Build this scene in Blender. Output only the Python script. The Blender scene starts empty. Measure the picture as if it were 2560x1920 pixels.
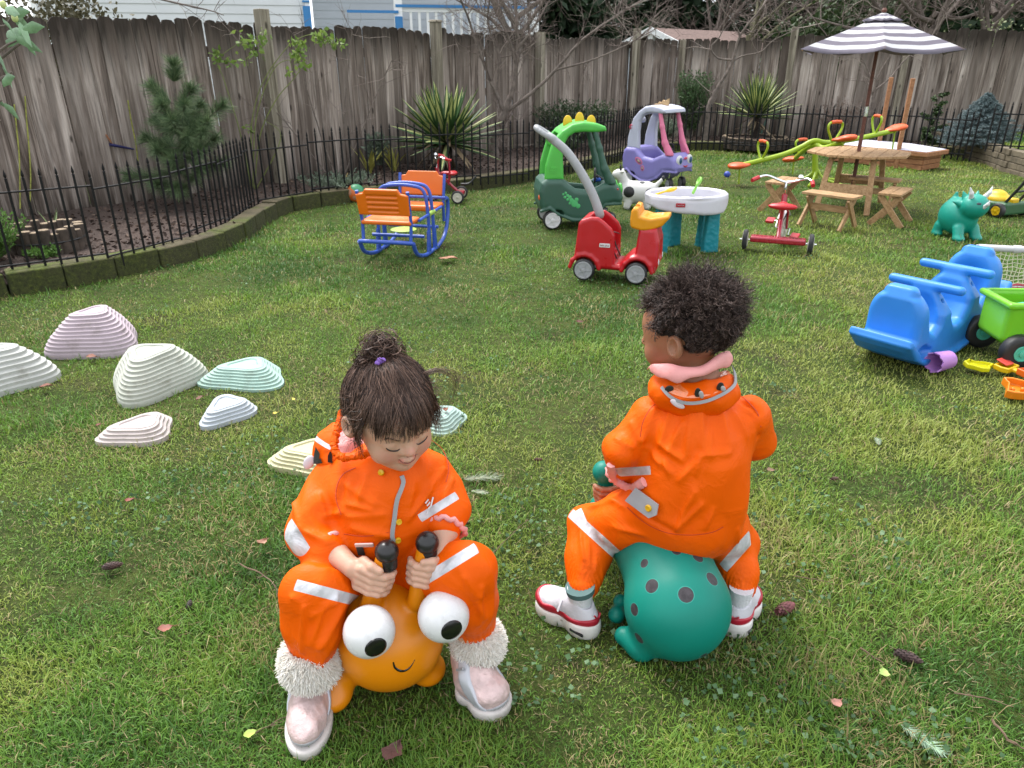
import bpy, math, random
import numpy as np
from math import radians as R, sin, cos, pi, sqrt, atan2, tan, degrees
from mathutils import Vector, Matrix, Euler, noise as mn

C = bpy.context.scene
random.seed(7); rng = np.random.default_rng(7)

# ---------------- camera, world, sun, exposure ----------------
CAM_H = 1.25; FPX = 1850.0; PITCH = R(23.8)
cd = bpy.data.cameras.new('camera'); cam = bpy.data.objects.new('camera', cd)
C.collection.objects.link(cam); C.camera = cam
cam.location = (0, 0, CAM_H); cam.rotation_euler = (R(90) - PITCH, 0, 0)
cd.sensor_width = 36; cd.lens = FPX / 2560 * 36
cd.clip_start = 0.02; cd.clip_end = 500
cd.dof.use_dof = True; cd.dof.focus_distance = 1.6; cd.dof.aperture_fstop = 15.0

W = bpy.data.worlds.new('World'); C.world = W; W.use_nodes = True
nt = W.node_tree; nt.nodes.clear()
sky = nt.nodes.new('ShaderNodeTexSky'); sky.sky_type = 'NISHITA'; sky.sun_disc = False
SUN_EL, SUN_AZ = R(58), R(-35)
sky.sun_elevation = SUN_EL; sky.sun_rotation = SUN_AZ; sky.air_density = 1.0; sky.dust_density = 4.0
hs = nt.nodes.new('ShaderNodeHueSaturation'); hs.inputs['Saturation'].default_value = 0.22
mixw = nt.nodes.new('ShaderNodeMix'); mixw.data_type = 'RGBA'; mixw.blend_type = 'MIX'
mixw.inputs[0].default_value = 0.60; mixw.inputs[7].default_value = (7.6, 7.9, 8.3, 1)
bg = nt.nodes.new('ShaderNodeBackground'); bg.inputs['Strength'].default_value = 0.088
wo = nt.nodes.new('ShaderNodeOutputWorld')
nt.links.new(sky.outputs[0], hs.inputs['Color']); nt.links.new(hs.outputs[0], mixw.inputs[6])
nt.links.new(mixw.outputs[2], bg.inputs[0]); nt.links.new(bg.outputs[0], wo.inputs[0])
sl = bpy.data.lights.new('sun', 'SUN'); so = bpy.data.objects.new('sun', sl); C.collection.objects.link(so)
sl.energy = 1.5; sl.angle = R(28); sl.color = (1, 0.975, 0.94)
sd = Vector((sin(SUN_AZ) * cos(SUN_EL), cos(SUN_AZ) * cos(SUN_EL), sin(SUN_EL)))
so.rotation_euler = sd.to_track_quat('Z', 'Y').to_euler(); so.location = (0, 0, 20)
C.view_settings.view_transform = 'Standard'; C.view_settings.look = 'None'
C.view_settings.gamma = 1; C.view_settings.exposure = 1.74
C.render.engine = 'CYCLES'; C.cycles.max_bounces = 6; C.cycles.diffuse_bounces = 3
C.cycles.transparent_max_bounces = 8; C.cycles.use_denoising = True
C.cycles.sample_clamp_indirect = 4

# ---------------- measuring: photo pixel (2560 wide) -> world point ----------------
def ray(u, v):
    x = (u - 1280) / FPX; up = (960 - v) / FPX
    return Vector((x, cos(PITCH) + up * sin(PITCH), -sin(PITCH) + up * cos(PITCH)))
def G(u, v, z=0.0):
    d = ray(u, v); t = (z - CAM_H) / d.z
    return Vector((d.x * t, d.y * t, z))
def A(u, v, y):
    d = ray(u, v); t = y / d.y
    return Vector((d.x * t, y, CAM_H + d.z * t))

# ---------------- tags and hierarchy ----------------
def tag(o, label=None, cat=None, group=None, kind=None):
    if label: o['label'] = label
    if cat: o['category'] = cat
    if group: o['group'] = group
    if kind: o['kind'] = kind
    return o
def thing(name, label, cat, loc=(0, 0, 0), rz=0, group=None, scale=1):
    o = bpy.data.objects.new(name, None); C.collection.objects.link(o)
    o.empty_display_size = 0.1
    o.location = loc; o.rotation_euler = (0, 0, rz); o.scale = (scale,) * 3
    return tag(o, label, cat, group)
def link(name, me, parent=None, loc=None):
    o = bpy.data.objects.new(name, me); C.collection.objects.link(o)
    if parent: o.parent = parent
    if loc is not None: o.location = loc
    return o
def copy_tree(o, parent=None):
    c = o.copy(); C.collection.objects.link(c)
    if parent is not None:
        c.parent = parent
    for ch in [x for x in bpy.data.objects if x.parent == o and x is not c]:
        copy_tree(ch, c)
    return c

# ---------------- materials ----------------
def S(r, g, b):
    f = lambda c: c / 12.92 if c <= 0.04045 else ((c + 0.055) / 1.055) ** 2.4
    return (f(r / 255), f(g / 255), f(b / 255))
_mc = {}
class NB:
    def __init__(s, name):
        s.m = bpy.data.materials.new(name); s.m.use_nodes = True
        s.t = s.m.node_tree; s.t.nodes.clear()
        s.out = s.t.nodes.new('ShaderNodeOutputMaterial')
        s.b = s.t.nodes.new('ShaderNodeBsdfPrincipled')
        s.t.links.new(s.b.outputs[0], s.out.inputs[0])
        s.tc = s.t.nodes.new('ShaderNodeTexCoord'); s.obj = s.tc.outputs['Object']
    def n(s, typ, **kw):
        x = s.t.nodes.new(typ)
        for k, v in kw.items(): setattr(x, k, v)
        return x
    def l(s, a, b): s.t.links.new(a, b)
    def noise(s, scale, detail=4, vec=None, rough=0.55, stretch=None, dist=0):
        x = s.n('ShaderNodeTexNoise'); x.inputs['Scale'].default_value = scale
        x.inputs['Detail'].default_value = detail; x.inputs['Roughness'].default_value = rough
        x.inputs['Distortion'].default_value = dist
        v = vec or s.obj
        if stretch:
            mp = s.n('ShaderNodeMapping'); mp.inputs['Scale'].default_value = stretch
            s.l(v, mp.inputs[0]); v = mp.outputs[0]
        s.l(v, x.inputs['Vector']); return x.outputs[0]
    def ramp(s, fac, stops):
        x = s.n('ShaderNodeValToRGB'); e = x.color_ramp.elements
        while len(e) < len(stops): e.new(0.5)
        for i, (p, c) in enumerate(stops):
            e[i].position = p; e[i].color = (*c, 1) if len(c) == 3 else c
        s.l(fac, x.inputs[0]); return x.outputs[0]
    def mix(s, fac, a, b, mode='MIX'):
        x = s.n('ShaderNodeMix', data_type='RGBA', blend_type=mode)
        for v, i in ((fac, 0), (a, 6), (b, 7)):
            if isinstance(v, (int, float)): x.inputs[i].default_value = v
            elif isinstance(v, tuple): x.inputs[i].default_value = (*v[:3], 1)
            else: s.l(v, x.inputs[i])
        return x.outputs[2]
    def math(s, op, a, b=None, c=None):
        x = s.n('ShaderNodeMath', operation=op)
        for i, v in enumerate((a, b, c)):
            if v is None: continue
            if isinstance(v, (int, float)): x.inputs[i].default_value = v
            else: s.l(v, x.inputs[i])
        return x.outputs[0]
    def vmath(s, op, a, b=None):
        x = s.n('ShaderNodeVectorMath', operation=op)
        for i, v in enumerate((a, b)):
            if v is None: continue
            if isinstance(v, (tuple, Vector)): x.inputs[i].default_value = tuple(v)
            else: s.l(v, x.inputs[i])
        return x.outputs['Value'] if op in ('DISTANCE', 'DOT_PRODUCT', 'LENGTH') else x.outputs[0]
    def bump(s, h, strength=0.3, dist=0.01, prev=None):
        x = s.n('ShaderNodeBump'); x.inputs['Strength'].default_value = strength
        x.inputs['Distance'].default_value = dist; s.l(h, x.inputs['Height'])
        if prev: s.l(prev, x.inputs['Normal'])
        return x.outputs[0]
    def spots(s, spots):
        acc = None
        for (p, r) in spots:
            d = s.math('LESS_THAN', s.vmath('DISTANCE', s.obj, Vector(p)), r)
            acc = d if acc is None else s.math('MAXIMUM', acc, d)
        return acc
    def band(s, p, nrm, w, c=None, rad=None):
        n_ = Vector(nrm).normalized(); k = n_.dot(Vector(p))
        d = s.math('ABSOLUTE', s.math('SUBTRACT', s.vmath('DOT_PRODUCT', s.obj, n_), k))
        m = s.math('LESS_THAN', d, w)
        if c is not None: m = s.math('MULTIPLY', m, s.math('LESS_THAN', s.vmath('DISTANCE', s.obj, Vector(c)), rad))
        return m
    def setp(s, **kw):
        for k, v in kw.items():
            i = s.b.inputs[k.replace('_', ' ')]
            if isinstance(v, (int, float)): i.default_value = v
            elif isinstance(v, tuple): i.default_value = (*v[:3], 1)
            else: s.l(v, i)
def mat(name, col, rough=0.5, var=0.1, scale=6, bump=0.0, bscale=80, metal=0, dirt=0.0, dcol=(0.06, 0.045, 0.03), coat=0, sss=0, trans=0, spec=None, stretch=None):
    if name in _mc: return _mc[name]
    b = NB(name); n1 = b.noise(scale, 5, stretch=stretch)
    c = b.ramp(n1, [(0.3, tuple(x * (1 - var) for x in col)), (0.7, tuple(min(1, x * (1 + var)) for x in col))])
    if dirt:
        dn = b.noise(14, 8, rough=0.7)
        f = b.ramp(dn, [(0.52, (0, 0, 0)), (0.75, (dirt,) * 3)])
        c = b.mix(f, c, dcol)
    b.setp(Base_Color=c, Metallic=metal)
    rr = b.ramp(b.noise(scale * 3, 3), [(0.3, (max(0, rough - .07),) * 3), (0.7, (min(1, rough + .1),) * 3)])
    b.l(rr, b.b.inputs['Roughness'])
    if bump: b.l(b.bump(b.noise(bscale, 4), bump, 0.004), b.b.inputs['Normal'])
    if coat: b.setp(Coat_Weight=coat)
    if sss: b.setp(Subsurface_Weight=sss); b.b.inputs['Subsurface Radius'].default_value = (0.012, 0.005, 0.003); b.b.inputs['Subsurface Scale'].default_value = 1
    if trans: b.setp(Transmission_Weight=trans)
    if spec is not None: b.b.inputs['Specular IOR Level'].default_value = spec
    _mc[name] = b.m; return b.m
def plastic(name, rgb, rough=0.42, dirt=0.2, **k):
    k.setdefault('var', 0.06); k.setdefault('bump', 0.05); k.setdefault('bscale', 220)
    return mat(name, tuple(x * .66 for x in S(*rgb)), rough, dirt=dirt, **k)

# ---------------- mesh builder ----------------
def frame(d):
    d = Vector(d).normalized(); a = Vector((0, 0, 1)) if abs(d.z) < 0.95 else Vector((1, 0, 0))
    x = d.cross(a).normalized(); return x, d.cross(x).normalized(), d
class MB:
    def __init__(s): s.v = []; s.f = []; s.mi = []; s.cur = 0
    def use(s, i): s.cur = i; return s
    def add(s, vs, fs):
        o = len(s.v); s.v += [tuple(p) for p in vs]
        for f in fs: s.f.append(tuple(i + o for i in f)); s.mi.append(s.cur)
        return s
    def box(s, c, sz, rot=None, M=None, taper=1):
        hx, hy, hz = (x / 2 for x in sz); vs = []
        for z in (-hz, hz):
            k = taper if z > 0 else 1
            for x, y in ((-hx, -hy), (hx, -hy), (hx, hy), (-hx, hy)): vs.append(Vector((x * k, y * k, z)))
        if rot is not None:
            m = rot if isinstance(rot, Matrix) else Euler(rot).to_matrix()
            vs = [m @ v for v in vs]
        vs = [v + Vector(c) for v in vs]
        if M is not None: vs = [M @ v for v in vs]
        return s.add(vs, [(0, 3, 2, 1), (4, 5, 6, 7), (0, 1, 5, 4), (1, 2, 6, 5), (2, 3, 7, 6), (3, 0, 4, 7)])
    def beam(s, a, b, w, t, up=(0, 0, 1)):
        a, b = Vector(a), Vector(b); d = (b - a).normalized(); u = Vector(up)
        x = d.cross(u).normalized(); u = x.cross(d).normalized(); vs = []
        for p in (a, b):
            for i, j in ((-1, -1), (1, -1), (1, 1), (-1, 1)): vs.append(p + x * i * w / 2 + u * j * t / 2)
        return s.add(vs, [(0, 3, 2, 1), (4, 5, 6, 7), (0, 1, 5, 4), (1, 2, 6, 5), (2, 3, 7, 6), (3, 0, 4, 7)])
    def tube(s, pts, r, seg=10, closed=False, caps=True, flat=1.0):
        pts = [Vector(p) for p in pts]; n = len(pts)
        rs = [r] * n if isinstance(r, (int, float)) else list(r)
        ds = []
        for i in range(n):
            if closed: d = pts[(i + 1) % n] - pts[i - 1]
            else: d = pts[min(i + 1, n - 1)] - pts[max(i - 1, 0)]
            ds.append(d.normalized() if d.length > 1e-9 else Vector((0, 0, 1)))
        x, y, _ = frame(ds[0]); vs = []
        for i in range(n):
            x = (x - ds[i] * x.dot(ds[i])).normalized(); y = ds[i].cross(x)
            for k in range(seg):
                a = 2 * pi * k / seg
                vs.append(pts[i] + x * cos(a) * rs[i] + y * sin(a) * rs[i] * flat)
        fs = []
        for i in range(n if closed else n - 1):
            j = (i + 1) % n
            for k in range(seg):
                k2 = (k + 1) % seg
                fs.append((i * seg + k, i * seg + k2, j * seg + k2, j * seg + k))
        if caps and not closed:
            fs.append(tuple(range(seg))[::-1]); fs.append(tuple((n - 1) * seg + k for k in range(seg)))
        return s.add(vs, fs)
    def lathe(s, prof, M=None, seg=24, sx=1, sy=1):
        vs = []; n = len(prof)
        for r_, z in prof:
            for k in range(seg):
                a = 2 * pi * k / seg; vs.append(Vector((r_ * cos(a) * sx, r_ * sin(a) * sy, z)))
        if M is not None: vs = [M @ v for v in vs]
        fs = [(i * seg + k, i * seg + (k + 1) % seg, (i + 1) * seg + (k + 1) % seg, (i + 1) * seg + k) for i in range(n - 1) for k in range(seg)]
        fs.append(tuple(range(seg))[::-1]); fs.append(tuple((n - 1) * seg + k for k in range(seg)))
        return s.add(vs, fs)
    def ball(s, c, r, M=None, seg=20, rings=12):
        rr = (r, r, r) if isinstance(r, (int, float)) else r
        vs = [Vector((0, 0, -1))]
        for i in range(1, rings):
            t = -pi / 2 + pi * i / rings
            for k in range(seg): vs.append(Vector((cos(t) * cos(2 * pi * k / seg), cos(t) * sin(2 * pi * k / seg), sin(t))))
        vs.append(Vector((0, 0, 1))); vs = [Vector((v.x * rr[0], v.y * rr[1], v.z * rr[2])) for v in vs]
        if M is not None: vs = [M @ v for v in vs]
        vs = [v + Vector(c) for v in vs]; L = len(vs) - 1
        fs = [(0, 1 + (k + 1) % seg, 1 + k) for k in range(seg)]
        for i in range(rings - 2):
            for k in range(seg):
                a = 1 + i * seg; fs.append((a + k, a + (k + 1) % seg, a + seg + (k + 1) % seg, a + seg + k))
        a = 1 + (rings - 2) * seg; fs += [(a + k, a + (k + 1) % seg, L) for k in range(seg)]
        return s.add(vs, fs)
    def prism(s, out, t, M=None):
        n = len(out); vs = [Vector((x, y, -t / 2)) for x, y in out] + [Vector((x, y, t / 2)) for x, y in out]
        if M is not None: vs = [M @ v for v in vs]
        fs = [tuple(range(n))[::-1], tuple(range(n, 2 * n))] + [(i, (i + 1) % n, n + (i + 1) % n, n + i) for i in range(n)]
        return s.add(vs, fs)
    def blade(s, base, d, L, w, droop=0.3, k=5, fold=0.3, side=None):
        base = Vector(base); d = Vector(d).normalized()
        sx = Vector(side).normalized() if side is not None else (d.cross(Vector((0, 0, 1))).normalized() if abs(d.z) < .99 else Vector((1, 0, 0)))
        p = base.copy(); vs = []
        for i in range(k + 1):
            t = i / k; ww = w * (0.6 + 0.8 * t if t < .5 else 2.0 * (1 - t) + 0.0) * 0.5 + w * 0.02
            up = sx.cross(d).normalized()
            vs += [p - sx * ww + up * ww * fold, p, p + sx * ww + up * ww * fold]
            d = (d + Vector((0, 0, -droop / k * (0.5 + t)))).normalized(); p = p + d * L / k
        fs = []
        for i in range(k):
            a = i * 3; fs += [(a, a + 1, a + 4, a + 3), (a + 1, a + 2, a + 5, a + 4)]
        return s.add(vs, fs)
    def build(s, name, mats, parent=None, smooth=40, bevel=0, sub=0, loc=None, recalc=True, seg=2):
        me = bpy.data.meshes.new(name); me.from_pydata(s.v, [], s.f)
        if not isinstance(mats, (list, tuple)): mats = [mats]
        for m in mats: me.materials.append(m)
        if len(mats) > 1: me.polygons.foreach_set('material_index', s.mi)
        if recalc:
            import bmesh
            bm = bmesh.new(); bm.from_mesh(me); bmesh.ops.recalc_face_normals(bm, faces=bm.faces); bm.to_mesh(me); bm.free()
        if smooth:
            me.polygons.foreach_set('use_smooth', [True] * len(me.polygons))
            me.set_sharp_from_angle(angle=R(smooth))
        o = link(name, me, parent, loc)
        if bevel:
            md = o.modifiers.new('bevel', 'BEVEL'); md.width = bevel; md.segments = seg; md.limit_method = 'ANGLE'; md.angle_limit = R(38); md.harden_normals = True
        if sub:
            md = o.modifiers.new('sub', 'SUBSURF'); md.levels = sub; md.render_levels = sub
        return o
def npmesh(name, V, F, mats, parent=None, smooth=True, attr=None, mi=None):
    me = bpy.data.meshes.new(name); V = np.asarray(V, np.float32); F = np.asarray(F, np.int32)
    k = F.shape[1]
    me.vertices.add(len(V)); me.vertices.foreach_set('co', V.ravel())
    me.loops.add(F.size); me.loops.foreach_set('vertex_index', F.ravel())
    me.polygons.add(len(F)); me.polygons.foreach_set('loop_start', np.arange(0, F.size, k, dtype=np.int32))
    me.polygons.foreach_set('loop_total', np.full(len(F), k, np.int32))
    if smooth: me.polygons.foreach_set('use_smooth', np.ones(len(F), bool))
    if not isinstance(mats, (list, tuple)): mats = [mats]
    for m in mats: me.materials.append(m)
    if mi is not None: me.polygons.foreach_set('material_index', np.asarray(mi, np.int32))
    me.update(calc_edges=True)
    if attr is not None:
        a = me.attributes.new('rnd', 'FLOAT', 'POINT'); a.data.foreach_set('value', np.asarray(attr, np.float32))
    return link(name, me, parent)
def strands(name, P, r0, mt, parent=None, tip=0.15, sides=3, rnd=None):
    """P (N,K,3) polylines -> thin tapered tubes in one mesh"""
    P = np.asarray(P, np.float32); N, K, _ = P.shape
    D = np.gradient(P, axis=1); D /= np.linalg.norm(D, axis=2, keepdims=True) + 1e-9
    ref = np.tile(np.array([0.3, 0.2, 1.0], np.float32), (N, 1)) + rng.normal(0, .4, (N, 3)).astype(np.float32)
    X = np.cross(D, ref[:, None, :]); X /= np.linalg.norm(X, axis=2, keepdims=True) + 1e-9
    Y = np.cross(D, X); r0 = np.broadcast_to(np.asarray(r0, np.float32), (N,))
    prof = np.linspace(1, tip, K)[None, :, None] * r0[:, None, None]
    vs = [P + (X * cos(2 * pi * k / sides) + Y * sin(2 * pi * k / sides)) * prof for k in range(sides)]
    V = np.stack(vs, 2).reshape(-1, 3)
    n, j, k = np.meshgrid(np.arange(N), np.arange(K - 1), np.arange(sides), indexing='ij')
    b = n * K * sides + j * sides; k2 = (k + 1) % sides
    F = np.stack([b + k, b + k2, b + sides + k2, b + sides + k], -1).reshape(-1, 4)
    rr = np.repeat(rng.random(N) if rnd is None else rnd, K * sides)
    return npmesh(name, V, F, mt, parent, True, rr)
def leaves(name, Cn, Dn, size, asp, mt, parent=None, fold=0.25):
    """diamond leaves: centres (N,3), directions (N,3)"""
    Cn = np.asarray(Cn, np.float32); N = len(Cn); Dn = np.asarray(Dn, np.float32)
    Dn = Dn / (np.linalg.norm(Dn, axis=1, keepdims=True) + 1e-9)
    rf = rng.normal(0, 1, (N, 3)); X = np.cross(Dn, rf); X /= np.linalg.norm(X, axis=1, keepdims=True) + 1e-9
    U = np.cross(X, Dn); s_ = (size * rng.uniform(.6, 1.3, N))[:, None]
    a = Cn; b = Cn + Dn * s_ * .45 + X * s_ * asp + U * s_ * fold * asp; c = Cn + Dn * s_; d = Cn + Dn * s_ * .45 - X * s_ * asp + U * s_ * fold * asp
    V = np.stack([a, b, c, d], 1).reshape(-1, 3); i = np.arange(N) * 4
    F = np.concatenate([np.stack([i, i + 1, i + 2], 1), np.stack([i, i + 2, i + 3], 1)])
    return npmesh(name, V, F, mt, parent, False, np.repeat(rng.random(N), 4))

# ---------------- signed-distance modelling ----------------
f32 = np.float32
def npv(v): return np.array(v, f32)
def sd_ball(c, r): c = npv(c); return lambda P: np.linalg.norm(P - c, axis=1) - r
def sd_ell(c, r, M=None):
    c = npv(c); r = npv(r); Mi = None if M is None else np.array(M.to_3x3().inverted(), f32)
    def f(P):
        Q = P - c
        if Mi is not None: Q = Q @ Mi.T
        k0 = np.linalg.norm(Q / r, axis=1); k1 = np.linalg.norm(Q / (r * r), axis=1)
        return k0 * (k0 - 1) / (k1 + 1e-9)
    return f
def sd_cap(a, b, ra, rb=None, fl=None):
    a = npv(a); b = npv(b); rb = ra if rb is None else rb; ab = b - a; L2 = float(ab @ ab) + 1e-12
    def f(P):
        h = np.clip((P - a) @ ab / L2, 0, 1); return np.linalg.norm(P - a - h[:, None] * ab, axis=1) - (ra + (rb - ra) * h)
    return f
def sd_box(c, h, r, M=None):
    c = npv(c); h = npv(h); Mi = None if M is None else np.array(M.to_3x3().inverted(), f32)
    def f(P):
        Q = P - c
        if Mi is not None: Q = Q @ Mi.T
        q = np.abs(Q) - (h - r); return np.linalg.norm(np.maximum(q, 0), axis=1) + np.minimum(q.max(1), 0) - r
    return f
def sd_poly(pts, hw, r=0.01, ax=(0, 2, 1), c0=0.0, inset=None):
    """side outline (in axes ax[0],ax[1]) extruded +-hw along ax[2], edges rounded r"""
    pts = np.array(pts, f32); n = len(pts)
    def f(P):
        q = P[:, [ax[0], ax[1]]]; d = np.full(len(q), 1e9, f32); s = np.ones(len(q), f32); j = n - 1
        for i in range(n):
            e = pts[j] - pts[i]; w = q - pts[i]
            b = w - e * np.clip((w @ e) / (e @ e + 1e-12), 0, 1)[:, None]
            d = np.minimum(d, (b * b).sum(1))
            c1 = q[:, 1] >= pts[i, 1]; c2 = q[:, 1] < pts[j, 1]; c3 = e[0] * w[:, 1] > e[1] * w[:, 0]
            fl = (c1 & c2 & c3) | (~c1 & ~c2 & ~c3); s = np.where(fl, -s, s); j = i
        d2 = s * np.sqrt(d) + r; h = hw(P) if callable(hw) else hw
        dz = np.abs(P[:, ax[2]] - c0) - h + r
        return np.minimum(np.maximum(d2, dz), 0) + np.sqrt(np.maximum(d2, 0) ** 2 + np.maximum(dz, 0) ** 2) - r
    return f
def smin(a, b, k):
    if k <= 0: return np.minimum(a, b)
    h = np.clip(0.5 + 0.5 * (b - a) / k, 0, 1); return b + (a - b) * h - k * h * (1 - h)
def U_(k, *fs):
    def f(P):
        d = fs[0](P)
        for g in fs[1:]: d = smin(d, g(P), k)
        return d
    return f
def Sub(f1, f2, k=0.005): return lambda P: -smin(-f1(P), f2(P), k)
def Int(f1, f2, k=0.005): return lambda P: -smin(-f1(P), -f2(P), k)
def chain(pts, rs, k=0.01):
    return U_(k, *[sd_cap(pts[i], pts[i + 1], rs[i], rs[i + 1]) for i in range(len(pts) - 1)])
def curve(pts, n=8):
    """Catmull-Rom"""
    P = [Vector(p) for p in pts]; P = [2 * P[0] - P[1]] + P + [2 * P[-1] - P[-2]]; out = []
    for i in range(1, len(P) - 2):
        for k in range(n):
            t = k / n; a, b, c, d = P[i - 1:i + 3]
            out.append(0.5 * ((2 * b) + (c - a) * t + (2 * a - 5 * b + 4 * c - d) * t * t + (3 * b - a - 3 * c + d) * t ** 3))
    out.append(P[-2]); return out
def sdf_verts(f, lo, hi, res, B=6):
    lo = npv(lo); hi = npv(hi); n = np.ceil((hi - lo) / res / B).astype(int) * B + 1
    nb = (n - 1) // B; cs = B * res
    bi = np.stack(np.meshgrid(*[np.arange(k) for k in nb], indexing='ij'), -1).reshape(-1, 3)
    cen = lo + (bi + .5) * cs; dc = np.concatenate([f(cen[i:i + 200000].astype(f32)) for i in range(0, len(cen), 200000)])
    V = np.empty(n, f32)
    V[:] = 1
    act = np.abs(dc) < cs * 1.25
    # fill inactive blocks
    Vc = np.sign(dc).reshape(nb).astype(f32) * 0.5 * cs
    V[:-1, :-1, :-1] = np.repeat(np.repeat(np.repeat(Vc, B, 0), B, 1), B, 2)
    ab = bi[act]; loc = np.stack(np.meshgrid(*[np.arange(B + 1)] * 3, indexing='ij'), -1).reshape(-1, 3)
    for i in range(0, len(ab), 1500):
        idx = (ab[i:i + 1500, None, :] * B + loc[None]).reshape(-1, 3)
        d = f((lo + idx * res).astype(f32)); V[idx[:, 0], idx[:, 1], idx[:, 2]] = d
    for ax in range(3):
        sl_ = [slice(None)] * 3
        for e in (0, -1):
            sl_[ax] = e; V[tuple(sl_)] = np.maximum(V[tuple(sl_)], 1e-4)
    neg = V < 0
    cn = np.zeros(tuple(k - 1 for k in n), np.int8)
    for dx in (0, 1):
        for dy in (0, 1):
            for dz in (0, 1): cn += neg[dx:n[0] - 1 + dx, dy:n[1] - 1 + dy, dz:n[2] - 1 + dz]
    cells = np.argwhere((cn > 0) & (cn < 8)); ids = -np.ones(cn.shape, np.int64); ids[tuple(cells.T)] = np.arange(len(cells))
    acc = np.zeros((len(cells), 3)); cnt = np.zeros(len(cells))
    corners = [(0, 0, 0), (1, 0, 0), (0, 1, 0), (1, 1, 0), (0, 0, 1), (1, 0, 1), (0, 1, 1), (1, 1, 1)]
    cv = [V[cells[:, 0] + a, cells[:, 1] + b, cells[:, 2] + c] for a, b, c in corners]
    for i in range(8):
        for j in range(i + 1, 8):
            a, b = np.array(corners[i]), np.array(corners[j])
            if np.abs(a - b).sum() != 1: continue
            m = (cv[i] < 0) != (cv[j] < 0); t = np.where(m, cv[i] / np.where(m, cv[i] - cv[j], 1), 0)
            acc += (a + (b - a) * t[:, None]) * m[:, None]; cnt += m
    P = lo + (cells + acc / cnt[:, None]) * res
    F = []
    for ax in range(3):
        o1, o2 = [(1, 2), (2, 0), (0, 1)][ax]
        s0 = [slice(0, -1)] * 3; s1 = [slice(0, -1)] * 3; s1[ax] = slice(1, None)
        a = neg[:, :, :]; A0 = a[tuple(slice(0, -1) if k == ax else slice(None) for k in range(3))]; A1 = a[tuple(slice(1, None) if k == ax else slice(None) for k in range(3))]
        e = np.argwhere(A0 != A1); e = e[(e[:, o1] > 0) & (e[:, o2] > 0) & (e[:, o1] < n[o1] - 1) & (e[:, o2] < n[o2] - 1)]
        fl = A0[tuple(e.T)]; q = []
        for d1, d2 in ((0, 0), (-1, 0), (-1, -1), (0, -1)):
            c = e.copy(); c[:, o1] += d1; c[:, o2] += d2; q.append(ids[tuple(c.T)])
        q = np.stack(q, 1); q[~fl] = q[~fl][:, ::-1]; F.append(q)
    F = np.concatenate(F); F = F[(F >= 0).all(1)]
    return P.astype(f32), F
def grad(f, P, e=1e-3):
    g = np.stack([f((P + npv(d) * e).astype(f32)) - f((P - npv(d) * e).astype(f32)) for d in ((1, 0, 0), (0, 1, 0), (0, 0, 1))], 1)
    return g / (np.linalg.norm(g, axis=1, keepdims=True) + 1e-9)
def sdf(name, f, lo, hi, res, mt, parent=None, disp=None, project=1):
    P, F = sdf_verts(f, lo, hi, res)
    for _ in range(project):
        d = f(P.astype(f32)); g = grad(f, P, res * .5); P = P - g * np.clip(d, -res, res)[:, None]
    if disp is not None:
        g = grad(f, P, res); P = P + g * disp(P)[:, None]
    v = P[F]; vol = np.einsum('ij,ij->i', v[:, 0], np.cross(v[:, 1], v[:, 2])).sum() + np.einsum('ij,ij->i', v[:, 0], np.cross(v[:, 2], v[:, 3])).sum()
    if vol < 0: F = F[:, ::-1]
    return npmesh(name, P, F, mt, parent)
def fbm(P, sc, oct=3, off=0.0, stretch=(1, 1, 1)):
    out = np.zeros(len(P)); st = stretch
    for i, p in enumerate(P):
        out[i] = mn.fractal(Vector((p[0] * sc * st[0] + off, p[1] * sc * st[1] + off, p[2] * sc * st[2] - off)), 0.8, 2.1, oct)
    return out
def vnoise(X, Y, sc, seed):
    """cheap value noise on arrays"""
    x = X * sc + seed * 13.7; y = Y * sc - seed * 7.1; xi = np.floor(x).astype(int); yi = np.floor(y).astype(int); fx = x - xi; fy = y - yi
    fx = fx * fx * (3 - 2 * fx); fy = fy * fy * (3 - 2 * fy)
    h = lambda a, b_: (np.sin(a * 127.1 + b_ * 311.7 + seed) * 43758.5453) % 1.0
    return (h(xi, yi) * (1 - fx) + h(xi + 1, yi) * fx) * (1 - fy) + (h(xi, yi + 1) * (1 - fx) + h(xi + 1, yi + 1) * fx) * fy
def rndmat(name, stops, rough=0.6, bump=0, trans=0.0, varscale=0, island=True):
    b = NB(name)
    if island:
        g = b.n('ShaderNodeNewGeometry'); f = g.outputs['Random Per Island']
    else:
        a = b.n('ShaderNodeAttribute'); a.attribute_name = 'rnd'; f = a.outputs['Fac']
    if varscale:
        f = b.math('ADD', b.math('MULTIPLY', f, 0.5), b.math('MULTIPLY', b.noise(varscale, 4, rough=.6), 0.55))
    c = b.ramp(f, stops); b.setp(Base_Color=c, Roughness=rough)
    b.b.inputs['Specular IOR Level'].default_value = 0.3
    if trans:
        t = b.n('ShaderNodeBsdfTranslucent'); b.l(c, t.inputs[0]); ms = b.n('ShaderNodeMixShader'); ms.inputs[0].default_value = trans
        b.l(b.b.outputs[0], ms.inputs[1]); b.l(t.outputs[0], ms.inputs[2]); b.l(ms.outputs[0], b.out.inputs[0])
    return b.m
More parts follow.
